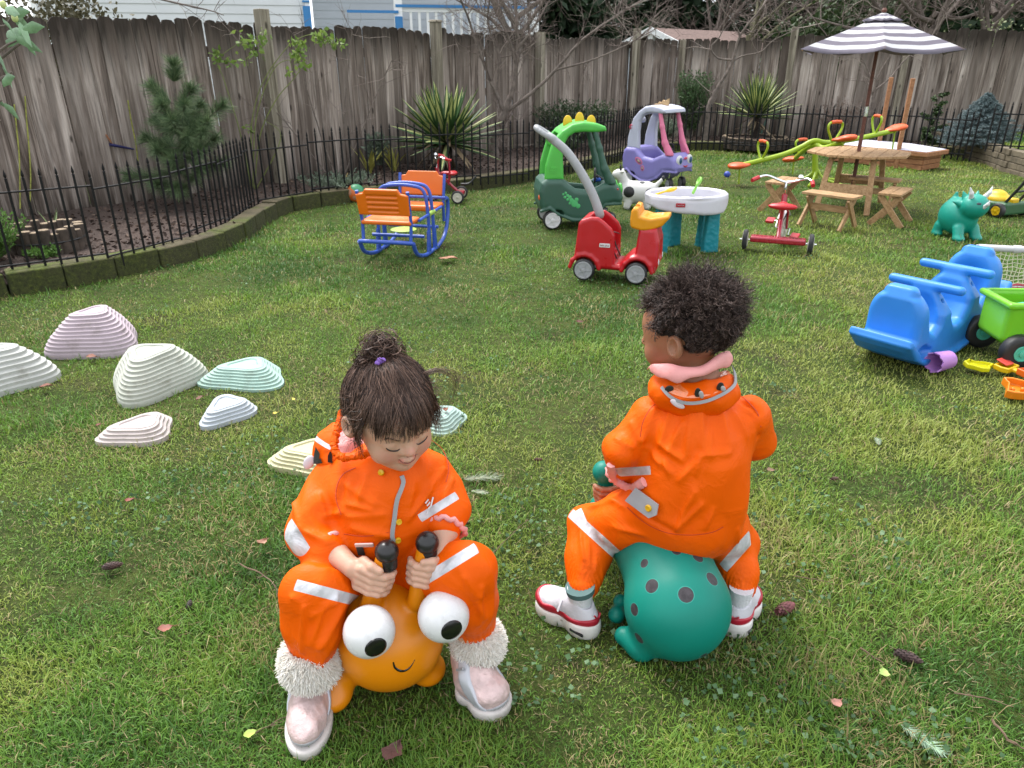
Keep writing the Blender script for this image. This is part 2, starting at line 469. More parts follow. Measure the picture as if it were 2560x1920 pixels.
# =================== SETTING ===================
# ground sheet reaching far away
def lawn_mat(name, green=1.0):
    b = NB(name)
    big = b.noise(0.9, 5, rough=0.6); mid = b.noise(3.2, 6, rough=0.65, dist=.4); fine = b.noise(26, 6, rough=0.75)
    c = b.ramp(mid, [(0.28, (0.035, 0.075, 0.012)), (0.45, (0.060, 0.105, 0.018)), (0.58, (0.10, 0.135, 0.028)), (0.74, (0.12, 0.125, 0.040))])
    c = b.mix(b.ramp(big, [(0.4, (0,) * 3), (0.7, (0.6,) * 3)]), c, (0.07, 0.11, 0.016))
    soil = b.noise(2.3, 7, rough=0.72)
    f = b.ramp(soil, [(0.55, (0,) * 3), (0.67, (0.9,) * 3)])
    c = b.mix(f, c, b.ramp(fine, [(0.3, (0.025, 0.018, 0.011)), (0.7, (0.11, 0.078, 0.046))]))
    c = b.mix(b.ramp(fine, [(0.3, (0.75,) * 3), (0.65, (0,) * 3)]), c, (0.012, 0.016, 0.006))
    b.setp(Base_Color=c, Roughness=0.95)
    b.b.inputs['Specular IOR Level'].default_value = 0.15
    c2_ = b.noise(140, 5, rough=.8); c = b.mix(b.ramp(c2_, [(.50, (0,) * 3), (.66, (.7,) * 3)]), c, (0.20, 0.19, 0.08)); b.setp(Base_Color=c)
    b.l(b.bump(c2_, 1.0, 0.012, b.bump(fine, 0.9, 0.02)), b.b.inputs['Normal']); return b.m
LAWN = lawn_mat('lawn_ground')
def gz(x, y):
    return 0.012 * (mn.noise(Vector((x * .7, y * .7, 3))) + 0.5 * mn.noise(Vector((x * 2.3, y * 2.3, 9)))) - 0.004
xs = np.concatenate([[-250, -60, -20, -9], np.arange(-7, 9.01, 0.14), [12, 25, 60, 250]])
ys = np.concatenate([[-60, -10, -2], np.arange(0.2, 14, 0.14), [16, 22, 40, 90, 300]])
GX, GY = np.meshgrid(xs, ys, indexing='ij'); nx_, ny_ = GX.shape
GZ = np.array([gz(a, b_) if abs(a) < 9.5 and -2 < b_ < 14.5 else -0.02 for a, b_ in zip(GX.ravel(), GY.ravel())])
ii, jj = np.meshgrid(np.arange(nx_ - 1), np.arange(ny_ - 1), indexing='ij'); q0 = (ii * ny_ + jj).ravel()
gobj = npmesh('lawn', np.stack([GX.ravel(), GY.ravel(), GZ], 1), np.stack([q0, q0 + ny_, q0 + ny_ + 1, q0 + 1], 1), LAWN)
tag(gobj, kind='structure')

# kerb line (lawn side), from the near left corner to the far right
KPX = [(-420, 860), (-150, 782), (0, 745), (169, 718), (304, 693), (434, 663), (542, 633), (620, 600), (668, 560), (738, 527), (859, 510), (1000, 495), (1150, 480), (1340, 452), (1470, 425), (1552, 405), (1625, 381), (1820, 377), (1990, 378), (2200, 385), (2383, 390), (2466, 403)]
KERB = curve([G(u, v) for u, v in KPX], 6)
BEDZ = 0.10
FA, FE, FF = Vector((-3.81, 5.95, 0)), Vector((1.85, 12.8, 0)), Vector((7.4, 11.2, 0))
FA0 = FA + (FA - FE).normalized() * 3.2
FF2 = FF + (FF - FE).normalized() * 3.0
def soilmat(name, a, b_, c3):
    b = NB(name); n1 = b.noise(5, 6, rough=.7); n2 = b.noise(60, 5, rough=.8)
    c = b.ramp(n1, [(0.3, a), (0.7, b_)]); c = b.mix(b.ramp(n2, [(0.5, (0,) * 3), (0.68, (.8,) * 3)]), c, c3)
    b.setp(Base_Color=c, Roughness=0.95); b.l(b.bump(n2, 1.0, 0.02), b.b.inputs['Normal']); return b.m
MULCH = soilmat('bark_mulch', (0.035, 0.022, 0.017), (0.085, 0.055, 0.043), (0.16, 0.11, 0.09))
# mulch bed: strip between kerb and fence (and beyond), fine enough for lumps
def lawn_side(p):
    bi = min(range(1, len(KERB)), key=lambda q: (KERB[q] - p).xy.length); best = None
    for q in (bi - 1, bi):
        if q + 1 >= len(KERB): continue
        a, c_ = KERB[q], KERB[q + 1]; d = c_ - a; t = max(0, min(1, (p - a).xy.dot(d.xy) / d.xy.length_squared)); r_ = (p - a.lerp(c_, t)).xy
        if best is None or r_.length < best[0]: nn = Vector((-d.y, d.x)); nn = nn if nn.dot(Vector((-.5, 1))) > 0 else -nn; best = (r_.length, r_.dot(nn.normalized()))
    return best[1] < .05
def bed():
    n = len(KERB); V = []; Fc = []; m = 26
    L = [FA0 + Vector((-.4, .2, 0))]
    path = [FA0, FE, FF2]; tot = [(FE - FA0).length, (FF2 - FE).length]
    for i, k in enumerate(KERB):
        # matching point on the fence line
        t = i / (n - 1)
        s_ = t * (tot[0] + tot[1] - 2.5) + 0.0
        e = FA0.lerp(FE, s_ / tot[0]) if s_ < tot[0] else FE.lerp(FF2, (s_ - tot[0]) / tot[1])
        for j in range(m + 1):
            p = (k + (e - k).normalized() * .09).lerp(e, j / m * 1.12); z = BEDZ + 0.018 * mn.noise(Vector((p.x * 3, p.y * 3, 0))) + 0.008 * mn.noise(Vector((p.x * 14, p.y * 14, 5)))
            if j == 0: z = 0.05
            if lawn_side(p): z = -0.06
            V.append((p.x, p.y, z))
    for i in range(n - 1):
        for j in range(m):
            a = i * (m + 1) + j; Fc.append((a, a + 1, a + m + 2, a + m + 1))
    return npmesh('planting_bed', V, Fc, MULCH)
tag(bed(), kind='structure')

# mulch chips scattered over the bed: uncountable
def scatter_bed(n):
    out = []
    K = KERB; tot = [(FE - FA0).length, (FF2 - FE).length]
    for _ in range(n):
        t = random.random(); i = t * (len(K) - 1); a = int(min(i, len(K) - 2)); k = K[a].lerp(K[a + 1], i - a)
        s_ = t * (tot[0] + tot[1] - 2.5); e = FA0.lerp(FE, s_ / tot[0]) if s_ < tot[0] else FE.lerp(FF2, (s_ - tot[0]) / tot[1])
        p = k.lerp(e, random.uniform(0.05, 1))
        if lawn_side(p): continue
        out.append((p.x, p.y, BEDZ + 0.012))
    return np.array(out)
sb = scatter_bed(9000)
chips = leaves('bark_chips', sb, rng.normal(0, 1, (len(sb), 3)) * [1, 1, .25], 0.035, 0.25, rndmat('bark_chip', [(0, (0.02, 0.013, 0.01)), (.6, (0.06, 0.038, 0.03)), (1, (0.17, 0.12, 0.09))], .9))
tag(chips, 'brown bark chips covering the planting bed', 'bark mulch', kind='stuff')

# kerb of mossy concrete blocks
b = NB('mossy_kerb'); n1 = b.noise(7, 6, rough=.7); n2 = b.noise(45, 6, rough=.8)
c = b.ramp(n1, [(0.35, (0.070, 0.058, 0.030)), (0.6, (0.12, 0.098, 0.055))])
mo = b.noise(2.2, 5, rough=.7); c = b.mix(b.ramp(mo, [(0.44, (0,) * 3), (0.58, (.9,) * 3)]), c, b.ramp(n2, [(.35, (0.028, 0.045, 0.006)), (.7, (0.13, 0.16, 0.015))]))
ge = b.n('ShaderNodeNewGeometry'); sx = b.n('ShaderNodeSeparateXYZ'); b.l(ge.outputs['Normal'], sx.inputs[0])
side = b.ramp(b.math('ADD', b.math('ABSOLUTE', sx.outputs[2]), b.math('MULTIPLY', n2, .25)), [(0.35, (0.8,) * 3), (0.65, (0,) * 3)])
c = b.mix(side, c, b.ramp(n2, [(.35, (0.012, 0.011, 0.005)), (.58, (0.045, 0.055, 0.010)), (.75, (0.13, 0.145, 0.02))]))
b.setp(Base_Color=c, Roughness=.95); b.l(b.bump(n2, .9, .015), b.b.inputs['Normal']); KM = b.m
def path_pts(P, step):
    out = [P[0].copy()]; acc = 0
    for i in range(1, len(P)):
        a, c_ = P[i - 1], P[i]; L = (c_ - a).length
        while acc + L >= step:
            t = (step - acc) / L; a = a.lerp(c_, t); out.append(a.copy()); L = (c_ - a).length; acc = 0
        acc += L
    return out
mb = MB(); kp = path_pts(KERB, 0.29)
for i in range(len(kp) - 1):
    a, c_ = kp[i], kp[i + 1]; d = (c_ - a).normalized(); nrm = Vector((-d.y, d.x, 0))
    nrm = nrm if nrm.y > 0 or nrm.x < 0 else nrm
    if nrm.dot(Vector((-0.5, 1, 0))) < 0: nrm = -nrm
    g_ = 0.0035; hz = 0.125 + random.uniform(-.006, .006); w = .15
    o_ = nrm * random.uniform(-.006, .006)
    p0, p1 = a + d * g_ + o_, c_ - d * g_ + o_
    mb.add([p0 + Vector((0, 0, -.1)), p1 + Vector((0, 0, -.1)), p1 + nrm * w + Vector((0, 0, -.1)), p0 + nrm * w + Vector((0, 0, -.1)),
            p0 + nrm * .012 + Vector((0, 0, hz)), p1 + nrm * .012 + Vector((0, 0, hz)), p1 + nrm * w + Vector((0, 0, hz)), p0 + nrm * w + Vector((0, 0, hz))],
           [(0, 3, 2, 1), (4, 5, 6, 7), (0, 1, 5, 4), (1, 2, 6, 5), (2, 3, 7, 6), (3, 0, 4, 7)])
ko = mb.build('garden_kerb', KM, bevel=.012)
tag(ko, 'low curving kerb of mossy concrete blocks between lawn and planting bed', 'kerb')

# ---- raised lawn with block retaining wall on the right ----
rw = [G(2462, 409), G(2517, 428), G(2560, 440), G(2680, 480)]
RWC = curve([rw[0] + Vector((.15, 1.6, 0))] + [rw[0]] + rw[1:] , 5)
def up(p, z): return Vector((p.x, p.y, z))
RZ = 0.26
mb = MB(); bk = path_pts(RWC, .21)
for lv in range(4):
    z0 = -.02 + lv * .07
    for i in range(len(bk) - 1):
        a, c_ = bk[i], bk[i + 1]; sh = .5 if lv % 2 else 0
        a2 = a.lerp(c_, sh); c2 = c_ + (c_ - a) * sh
        d = (c2 - a2).normalized(); m = (a2 + c2) / 2; ang = atan2(d.y, d.x)
        mb.box(up(m, z0 + .034) + Vector((random.uniform(-.004, .004), random.uniform(-.006, .006), 0)), ((c2 - a2).length - .006, .12, .066), (0, 0, ang))
tag(mb.build('retaining_wall', mat('wall_block', (0.13, 0.105, 0.07), .9, .35, 9, .7, 60), bevel=.008), 'low stacked block wall holding up the raised grass corner', 'retaining wall')
n = len(RWC); V = [up(p, RZ - .012) for p in RWC] + [up(p + Vector((3.5, 3.2, 0)), RZ + .02) for p in RWC]
ro = npmesh('raised_lawn', V, [(i, i + 1, n + i + 1, n + i) for i in range(n - 1)], LAWN); tag(ro, kind='structure')

# ---------------- weathered timber fence ----------------
def woodmat(name, dark, midc, light, moss=0.0, topstain=True):
    b = NB(name); g = b.n('ShaderNodeNewGeometry'); ri = g.outputs['Random Per Island']
    off = b.n('ShaderNodeCombineXYZ'); b.l(b.math('MULTIPLY', ri, 37.0), off.inputs[0]); b.l(b.math('MULTIPLY', ri, 11.0), off.inputs[2])
    v = b.vmath('ADD', b.obj, off.outputs[0])
    grain = b.noise(1, 6, v, .7, (60, 60, 2.2), .3); strk = b.noise(1, 5, v, .65, (14, 14, 0.9), .5); blot = b.noise(2.2, 5, v, .6)
    c = b.ramp(strk, [(0.36, dark), (0.50, midc), (0.66, light)])
    c = b.mix(b.ramp(grain, [(0.3, (.75,) * 3), (0.55, (0,) * 3)]), c, tuple(x * .35 for x in dark))
    c = b.mix(b.ramp(ri, [(0, (.75,) * 3), (.55, (0,) * 3), (1, (0.0,) * 3)]), c, tuple(x * .5 for x in midc))
    c = b.mix(b.ramp(ri, [(.75, (0,) * 3), (1, (.5,) * 3)]), c, light)
    kn = b.n('ShaderNodeTexVoronoi', feature='F1'); kn.inputs['Scale'].default_value = 1
    mp = b.n('ShaderNodeMapping'); mp.inputs['Scale'].default_value = (7, 7, 2.6); b.l(v, mp.inputs[0]); b.l(mp.outputs[0], kn.inputs['Vector'])
    c = b.mix(b.ramp(kn.outputs['Distance'], [(0.06, (.85,) * 3), (0.11, (0,) * 3)]), c, tuple(x * .3 for x in dark))
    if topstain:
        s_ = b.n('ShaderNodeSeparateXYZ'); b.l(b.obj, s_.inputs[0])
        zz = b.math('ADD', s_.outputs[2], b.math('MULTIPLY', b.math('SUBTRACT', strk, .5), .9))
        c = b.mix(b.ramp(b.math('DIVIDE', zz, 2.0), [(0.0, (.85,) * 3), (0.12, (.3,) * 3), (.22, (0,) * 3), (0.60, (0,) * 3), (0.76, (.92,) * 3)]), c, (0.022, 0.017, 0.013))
    b.setp(Base_Color=c, Roughness=.9); b.b.inputs['Specular IOR Level'].default_value = .2
    b.l(b.bump(grain, .5, .006), b.b.inputs['Normal']); return b.m
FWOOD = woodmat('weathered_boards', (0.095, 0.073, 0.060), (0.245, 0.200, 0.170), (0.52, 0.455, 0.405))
PWOOD = woodmat('fence_post_wood', (0.14, 0.12, 0.09), (0.27, 0.24, 0.185), (0.42, 0.38, 0.31), topstain=False)
def proj_on(u, v, A_, B_):
    d = ray(u, v); nrm = Vector((-(B_.y - A_.y), B_.x - A_.x, 0)); t = nrm.dot(Vector((A_.x, A_.y, 0))) / nrm.dot(d)
    return Vector((d.x * t, d.y * t, CAM_H + d.z * t))
def wood_fence(A_, B_, h0, h1, posts, label, seed, lean):
    rnd = random.Random(seed); d = (B_ - A_); L = d.length; d.normalize(); nrm = Vector((d.y, -d.x, 0))
    if nrm.dot(Vector((0, -1, 0))) < 0: nrm = -nrm
    root = thing('wooden_fence', label, 'fence', A_)
    ang = atan2(d.y, d.x); Mr = Matrix.Rotation(ang, 4, 'Z')
    yo = 1 if (Matrix.Rotation(-ang, 4, 'Z') @ nrm).y > 0 else -1
    root.rotation_euler = (0, 0, ang)
    ts = sorted([0] + [((p - A_).dot(d)) for p in [q[0] for q in posts]] + [L])
    x = 0; secs = []
    for i in range(len(ts) - 1):
        if ts[i + 1] - ts[i] < .05: continue
        mb = MB(); x = ts[i]
        while x < ts[i + 1] - .03:
            w = rnd.uniform(.105, .15); t = x / L; h = h0 + (h1 - h0) * t + rnd.gauss(0, .012) + .02 * sin(x * 3)
            h += (.05 if rnd.random() < .06 else 0); w = min(w, ts[i + 1] - x)
            yy = yo * ((.012 if rnd.random() < .5 else 0) + rnd.uniform(-.003, .003)); ln = rnd.gauss(0, .006) + lean
            z0 = .03; ww = w - (.009 if rnd.random() < .12 else .002); k = rnd.uniform(.008, .03); j = [rnd.uniform(-.012, .006) for _ in range(3)]
            o2 = [(0, z0), (ww, z0), (ww + ln, h - k + j[0]), (ww * .8 + ln, h + j[1]), (ww * .45 + ln, h + j[2]), (ww * .2 + ln, h + j[1] * .5), (ln, h - k * 1.3)]
            M_ = Matrix(((1, 0, 0, x), (0, 0, 1, yy), (0, 1, 0, 0), (0, 0, 0, 1)))
            mb.prism(o2, .018, M_ @ Matrix.Rotation(0, 4, 'Z')); x += w
        # rails behind the boards
        for z in (.35, .85, 1.3): mb.box(((ts[i] + ts[i + 1]) / 2, -yo * .045, z), (ts[i + 1] - ts[i] - .01, .04, .09))
        mb.build('fence_panel', FWOOD, root, smooth=0)
    for p, h, w, cap in posts:
        q = Matrix.Rotation(-ang, 4, 'Z') @ (p - A_); mb = MB()
        mb.box((q.x, yo * (.03 + w / 2), h / 2), (w, w, h))
        if cap: mb.box((q.x, yo * (.03 + w / 2), h + .012), (w * 1.25, w * 1.25, .024), taper=.8)
        mb.build('post', PWOOD, root, bevel=.006)
    return root
def onl(u, v, A_, B_): p = proj_on(u, v, A_, B_); return Vector((p.x, p.y, 0))
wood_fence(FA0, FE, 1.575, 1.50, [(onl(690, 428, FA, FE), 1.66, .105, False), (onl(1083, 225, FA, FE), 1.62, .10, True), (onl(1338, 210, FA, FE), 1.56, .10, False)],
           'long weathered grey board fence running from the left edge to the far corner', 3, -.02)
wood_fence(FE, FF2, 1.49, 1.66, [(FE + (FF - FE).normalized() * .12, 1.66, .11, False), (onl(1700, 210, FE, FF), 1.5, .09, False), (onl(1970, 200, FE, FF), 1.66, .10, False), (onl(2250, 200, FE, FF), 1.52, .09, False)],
           'weathered board fence along the far right behind the striped parasol', 8, .02)

# ---------------- low black iron fences ----------------
IRON = mat('black_iron', (0.006, 0.006, 0.0065), .6, .2, spec=.25)
def iron_fence(pts, label, z0, H=.55, sp=.083, hs=1):
    root = thing('iron_fence', label, 'fence', pts[0])
    P = curve(pts, 6) if len(pts) > 2 else pts; P = path_pts(P, sp); o = P[0]
    mb = MB(); nb = len(P); panel = 7; g_ = 0
    for i in range(0, nb, panel):
        mb = MB(); seg_ = P[i:i + panel + 1]
        for k, p in enumerate(seg_[:-1] if i + panel < nb else seg_):
            q = up(p, 0) - up(pts[0], 0); hh = H + (.0 if k else -.03)
            r = .0070 + .0006 * max(0, (p.y - 4.5))
            mb.tube([q + Vector((0, 0, z0 - .05)), q + Vector((0, 0, z0 + hh - .03))], r, 6)
            mb.lathe([(.004, 0), (.010, .006), (.004, .012), (.009, .02), (.007, .034), (.0005, .058)], Matrix.Translation(q + Vector((0, 0, z0 + hh - .035))), 6)
        for z in (.035, H - .11):
            if len(seg_) > 1:
                zs = .02 * ((i // panel) % 2) - .01
                mb.tube([up(s_, 0) - up(pts[0], 0) + Vector((0, 0, z0 + z + zs)) for s_ in (seg_[0], seg_[-1])], .006 + .0005 * max(0, seg_[0].y - 4.5), 6)
        mb.build('fence_panel', IRON, root, smooth=60)
    return root
root_ = G
iron_fence([G(u, v, .11) for u, v in [(-300, 755), (-140, 720), (0, 686), (150, 668), (304, 646), (412, 616), (521, 581), (590, 545), (640, 512)]], 'low black iron fence with spear tips along the left bed before the young pine', 0, .55)
iron_fence([G(u, v, .11) for u, v in [(646, 508), (750, 490), (859, 476), (1000, 462), (1138, 453), (1296, 443)]] + [G(u, v, .11) for u, v in [(1425, 420), (1549, 393), (1618, 368)]], 'low black iron fence behind the orange rocker and the green ride-in car', 0, .55)
iron_fence([G(u, v, .11) for u, v in [(1622, 366), (1792, 366), (2000, 372), (2200, 379), (2354, 386), (2440, 395)]], 'low black iron fence along the far bed behind the seesaw and sandbox', 0, .55)
iron_fence([G(2465, 368, RZ), G(2560, 372, RZ), G(2700, 378, RZ)], 'low black iron fence standing on the raised grass at the right edge', 0, .50)
# =================== GRASS ===================
KX = np.array([[p.x, p.y] for p in KERB])
def in_lawn(x, y):
    """true on the lawn side of the kerb"""
    X, Y = np.asarray(x), np.asarray(y)
    lim = np.interp(X, KX[:, 0][np.argsort(KX[:, 0])], KX[:, 1][np.argsort(KX[:, 0])])
    return Y < lim - 0.015
def grass_field(n, ylo, yhi, wexp, xs_=None, hmul=1.0):
    # sample y with density ~ y^-wexp * wedge width
    yy = np.linspace(ylo, yhi, 4000); pdf = yy ** (-wexp) * (yy * .86 + .35); cdf = np.cumsum(pdf); cdf /= cdf[-1]
    Y = np.interp(rng.random(n), cdf, yy); X = (rng.random(n) * 2 - 1) * (Y * .78 + .28)
    X += rng.normal(0, .004, n)
    return X, Y
def blades(X, Y, Z, wide, tall, patch=True):
    n = len(X); dist = np.sqrt(X ** 2 + Y ** 2 + CAM_H ** 2)
    pn = vnoise(X, Y, 1.4, 1) * .55 + vnoise(X, Y, 4.1, 2) * .45
    pn2 = vnoise(X, Y, 7.5, 5)
    h = tall * rng.gamma(6, 1 / 6, n) * (0.5 + 1.1 * pn ** 2.2 * 1.5) * (0.75 + .5 * pn2)
    w = wide * (0.5 + dist * .34) * rng.uniform(.6, 1.3, n)
    h *= (1 + dist * .035)
    az = rng.random(n) * 2 * pi + (vnoise(X, Y, 2.2, 9) * 3); lean = rng.uniform(.35, 1.5, n)
    dirx, diry = np.cos(az), np.sin(az)
    sxx, syy = -diry, dirx
    b0 = np.stack([X, Y, Z - .004], 1); sd_ = np.stack([sxx, syy, np.zeros(n)], 1); dr = np.stack([dirx, diry, np.zeros(n)], 1)
    upv = np.array([0, 0, 1.0]); w_ = w[:, None]; h_ = h[:, None]; l_ = lean[:, None]
    p1 = b0 + upv * h_ * .55 * np.cos(l_ * .5) + dr * h_ * .5 * np.sin(l_ * .6)
    p2 = p1 + (upv * np.cos(l_ * 1.25) + dr * np.sin(l_ * 1.25)) * h_ * .5
    V = np.stack([b0 - sd_ * w_ * .5, b0 + sd_ * w_ * .5, p1 - sd_ * w_ * .42, p1 + sd_ * w_ * .42, p2], 1).reshape(-1, 3)
    i = np.arange(n) * 5
    F = np.concatenate([np.stack([i, i + 1, i + 3], 1), np.stack([i, i + 3, i + 2], 1), np.stack([i + 2, i + 3, i + 4], 1)])
    # colour coordinate: patchy greens, straw, moss
    col = 0.62 * vnoise(X, Y, 1.1, 21) + .38 * vnoise(X, Y, 5.0, 22); col = np.clip((col - .5) * 1.7 + .46 + rng.normal(0, .12, n), 0, .86)
    dead = rng.random(n) < (.05 + .26 * (vnoise(X, Y, 3.0, 31) * .7 + vnoise(X, Y, 9.0, 32) * .3 > .62)); col = np.where(dead, rng.uniform(.88, 1.0, n), col)
    h2 = np.where(dead, .6, 1)
    return V, F, np.repeat(col, 5)
b = NB('grass_blade'); at_ = b.n('ShaderNodeAttribute'); at_.attribute_name = 'rnd'
c = b.ramp(at_.outputs['Fac'], [(0.0, (0.042, 0.118, 0.016)), (0.25, (0.090, 0.205, 0.024)), (0.5, (0.14, 0.255, 0.034)), (0.72, (0.215, 0.305, 0.042)), (0.86, (0.28, 0.325, 0.068)), (0.92, (0.38, 0.33, 0.15)), (1.0, (0.26, 0.18, 0.09))])
b.setp(Base_Color=c, Roughness=.5); b.b.inputs['Specular IOR Level'].default_value = .35
t = b.n('ShaderNodeBsdfTranslucent'); b.l(c, t.inputs[0]); ms = b.n('ShaderNodeMixShader'); ms.inputs[0].default_value = .3
b.l(b.b.outputs[0], ms.inputs[1]); b.l(t.outputs[0], ms.inputs[2]); b.l(ms.outputs[0], b.out.inputs[0]); GRASS = b.m
NG = 640000
X, Y = grass_field(NG, .55, 11.6, 1.55)
thin = vnoise(X, Y, 2.6, 41) * .6 + vnoise(X, Y, 8, 42) * .4
keep = in_lawn(X, Y) & (rng.random(len(X)) < np.clip((0.68 - thin) * 5.0, .50, 1)); 
# thinner where people and hoppers sit is not known from the photo, so only the noise decides
X, Y = X[keep], Y[keep]
Z = np.array([gz(a, b_) for a, b_ in zip(X, Y)])
V, F_, col = blades(X, Y, Z, .0021, .023)
go = npmesh('grass', V, F_, GRASS, None, False, col)
tag(go, 'short patchy green lawn grass with straw and moss', 'grass', kind='stuff')
# raised grass on the right
n = 9000; tq = rng.random(n) * (len(RWC) - 1.001); iq = tq.astype(int); pa = np.array([[p.x, p.y] for p in RWC]); base = pa[iq] + (pa[iq + 1] - pa[iq]) * (tq - iq)[:, None]
off = rng.random(n)[:, None] * np.array([2.6, 2.3]) + .1; P2 = base + off
V, F_, col = blades(P2[:, 0], P2[:, 1], np.full(n, RZ - .005), .0022, .04)
tag(npmesh('grass', V, F_, GRASS, None, False, col), 'green grass growing on the raised corner above the block wall', 'grass', kind='stuff')

# clover and small round weeds in the lawn
n = 5200; X, Y = grass_field(n * 3, .8, 7, 1.3); cl = vnoise(X, Y, 1.7, 61) * .5 + vnoise(X, Y, 6, 62) * .5; k = (cl > .60) & in_lawn(X, Y); X, Y = X[k], Y[k]
Cn = np.stack([X, Y, rng.uniform(.010, .024, len(X))], 1); a_ = rng.random(len(X)) * 2 * pi
co = leaves('clover', Cn, np.stack([np.cos(a_), np.sin(a_), rng.uniform(-.1, .5, len(X))], 1), .013, .5, rndmat('clover_leaf', [(0, (0.04, 0.09, 0.035)), (.6, (0.075, 0.15, 0.06)), (1, (0.12, 0.2, 0.10))], .55, trans=.2))
tag(co, 'small round clover and weed leaves scattered through the lawn', 'clover', kind='stuff')
# straw litter lying flat
n = 6000; X, Y = grass_field(n, .8, 6, 1.4); k = in_lawn(X, Y); X, Y = X[k], Y[k]; n = len(X); a_ = rng.random(n) * 2 * pi; L = rng.uniform(.008, .03, n)
P = np.stack([X, Y, rng.uniform(.006, .02, n)], 1)[:, None] + np.linspace(0, 1, 3)[None, :, None] * np.stack([np.cos(a_) * L, np.sin(a_) * L, rng.normal(0, .004, n)], 1)[:, None]
P[:, 1] += rng.normal(0, .002, (n, 3))
so_ = strands('dry_straw', P, .0009, rndmat('straw', [(0, (0.16, 0.11, 0.06)), (1, (0.34, 0.27, 0.16))], .8, varscale=0), rnd=rng.random(n))
tag(so_, 'dry straw and dead blades lying in the lawn', 'straw', kind='stuff')

# ---- small litter: leaves, cones, twigs, sprigs ----
def dead_leaf(u, v, L, rgb, label, ang, seed, curl=.3, z=.022):
    rnd = random.Random(seed); V = []; n = 9
    for i in range(n + 1):
        t = i / n; w = sin(pi * min(1, t * 1.02) ** .8) * .38 * (1 + .14 * sin(t * 17 + seed)); x = t - .5
        for j in range(-2, 3):
            y = w * j / 2; V.append(Vector((x * L, y * L, (abs(j) * .06 * curl + sin(t * 5 + seed) * .06 * curl + rnd.uniform(-.012, .012)) * L * 1.6)))
    Fq = [(i * 5 + j, i * 5 + j + 1, i * 5 + j + 6, i * 5 + j + 5) for i in range(n) for j in range(4)]
    mb = MB(); mb.add(V, Fq); mb.tube([(L * .5, 0, 0), (L * .62, .01 * L, .02 * L), (L * .78, .05 * L, .0)], .0008, 5)
    p = G(u, v); o = mb.build('fallen_leaf', mat('leaf_%d' % seed, S(*rgb), .7, .35, 30, .4, 200), loc=(p.x, p.y, z), smooth=80); o.rotation_euler = (rnd.uniform(-.15, .15), rnd.uniform(-.15, .15), ang)
    return tag(o, label, 'leaf', 'fallen leaves on the lawn')
LV = [((985, 1900), .055, (92, 62, 58), 'large dark brown fallen leaf at the bottom edge below the orange hopper', 1.2, .6),
      ((418, 1588), .035, (128, 78, 66), 'reddish brown leaf alone on the grass left of the fur-topped boot', .5, .3),
      ((2088, 1776), .028, (170, 120, 108), 'small pinkish leaf in the lower right grass above the silver fir sprig', .6, .3),
      ((1120, 655), .13, (150, 105, 80), 'tan leaf on the lawn between the orange rocker and red push car', -.2, .4),
      ((118, 978), .05, (120, 75, 60), 'brown leaf beside the white stepping stone at the left edge', .2, .5),
      ((232, 903), .045, (125, 80, 62), 'brown leaf below the tall pink stepping stone', .1, .5),
      ((1450, 815), .04, (86, 48, 40), 'dark red leaf in the middle of the lawn below the red push car', .3, .6),
      ((658, 1372), .035, (150, 110, 90), 'crumpled tan leaf left of the elbow of the child on the orange hopper', 1.1, .8),
      ((328, 1265), .03, (120, 60, 52), 'small red leaf on the left of the lawn below the pink mound', .2, .5),
      ((250, 1075), .022, (110, 60, 52), 'tiny red-brown leaf touching the small pinkish stepping stone', .2, .5),
      ((503, 1008), .035, (105, 68, 55), 'brown leaf tucked behind the pale blue stepping stone', .9, .7),
      ((1115, 1062), .028, (120, 72, 54), 'curled brown leaf lying on the green stepping stone right of the hair', 1.8, .9),
      ((1925, 1190), .03, (110, 85, 66), 'brown leaf right of the orange sleeve of the boy', .1, .5),
      ((630, 1853), .028, (140, 160, 70), 'yellow-green leaf at the lower left beside the boot', .4, .3),
      ((2205, 1700), .028, (150, 175, 95), 'pale green lobed leaf in the lower right grass', 1.4, .3),
      ((690, 1045), .018, (190, 170, 60), 'small yellow leaf above the cream stepping stone', .5, .2),
      ((735, 1010), .016, (200, 180, 70), 'tiny yellow leaf near the dark green weeds left of the girl', 2.1, .2)]
for i, ((u, v), L, c, lb, an, cu) in enumerate(LV): dead_leaf(u, v, L, c, lb, an, i + 1, cu, z=.022 if i != 11 else .062)
def cone(u, v, L, ang, label, rgb=(70, 40, 36)):
    mb = MB(); mb.ball((0, 0, 0), (L * .42, L * .16, L * .16), seg=12, rings=8); rnd = random.Random(int(u))
    for k in range(70):
        t = (k + .5) / 70; x = (t - .5) * L * .9; rr = L * .2 * sin(pi * (t * .85 + .12)) ** .7; a = k * 2.4
        M_ = Matrix.Translation((x, rr * cos(a), rr * sin(a))) @ Matrix.Rotation(a, 4, 'X') @ Matrix.Rotation(-.5, 4, 'Z')
        mb.add([M_ @ Vector(q) for q in ((-L * .05, -L * .02, -L * .055), (-L * .05, -L * .02, L * .055), (L * .07, L * .055, L * .03), (L * .07, L * .055, -L * .03))], [(0, 1, 2, 3)])
    p = G(u, v); o = mb.build('fir_cone', mat('cone_%d' % rgb[0], S(*rgb), .7, .5, 60, .5, 200), loc=(p.x, p.y, L * .2 + .004), smooth=30, recalc=False); o.rotation_euler = (0, .1, ang)
    return tag(o, label, 'cone', 'fir cones on the lawn')
cone(1960, 1535, .068, .6, 'reddish brown fir cone on the grass right of the teal hopper', (104, 58, 60))
cone(283, 1425, .050, .5, 'dark fir cone in the bright grass on the left, left of the sleeves', (66, 46, 42))
cone(2265, 1655, .060, -.45, 'dark slim fir cone near the lower right beside bare soil', (58, 40, 38))
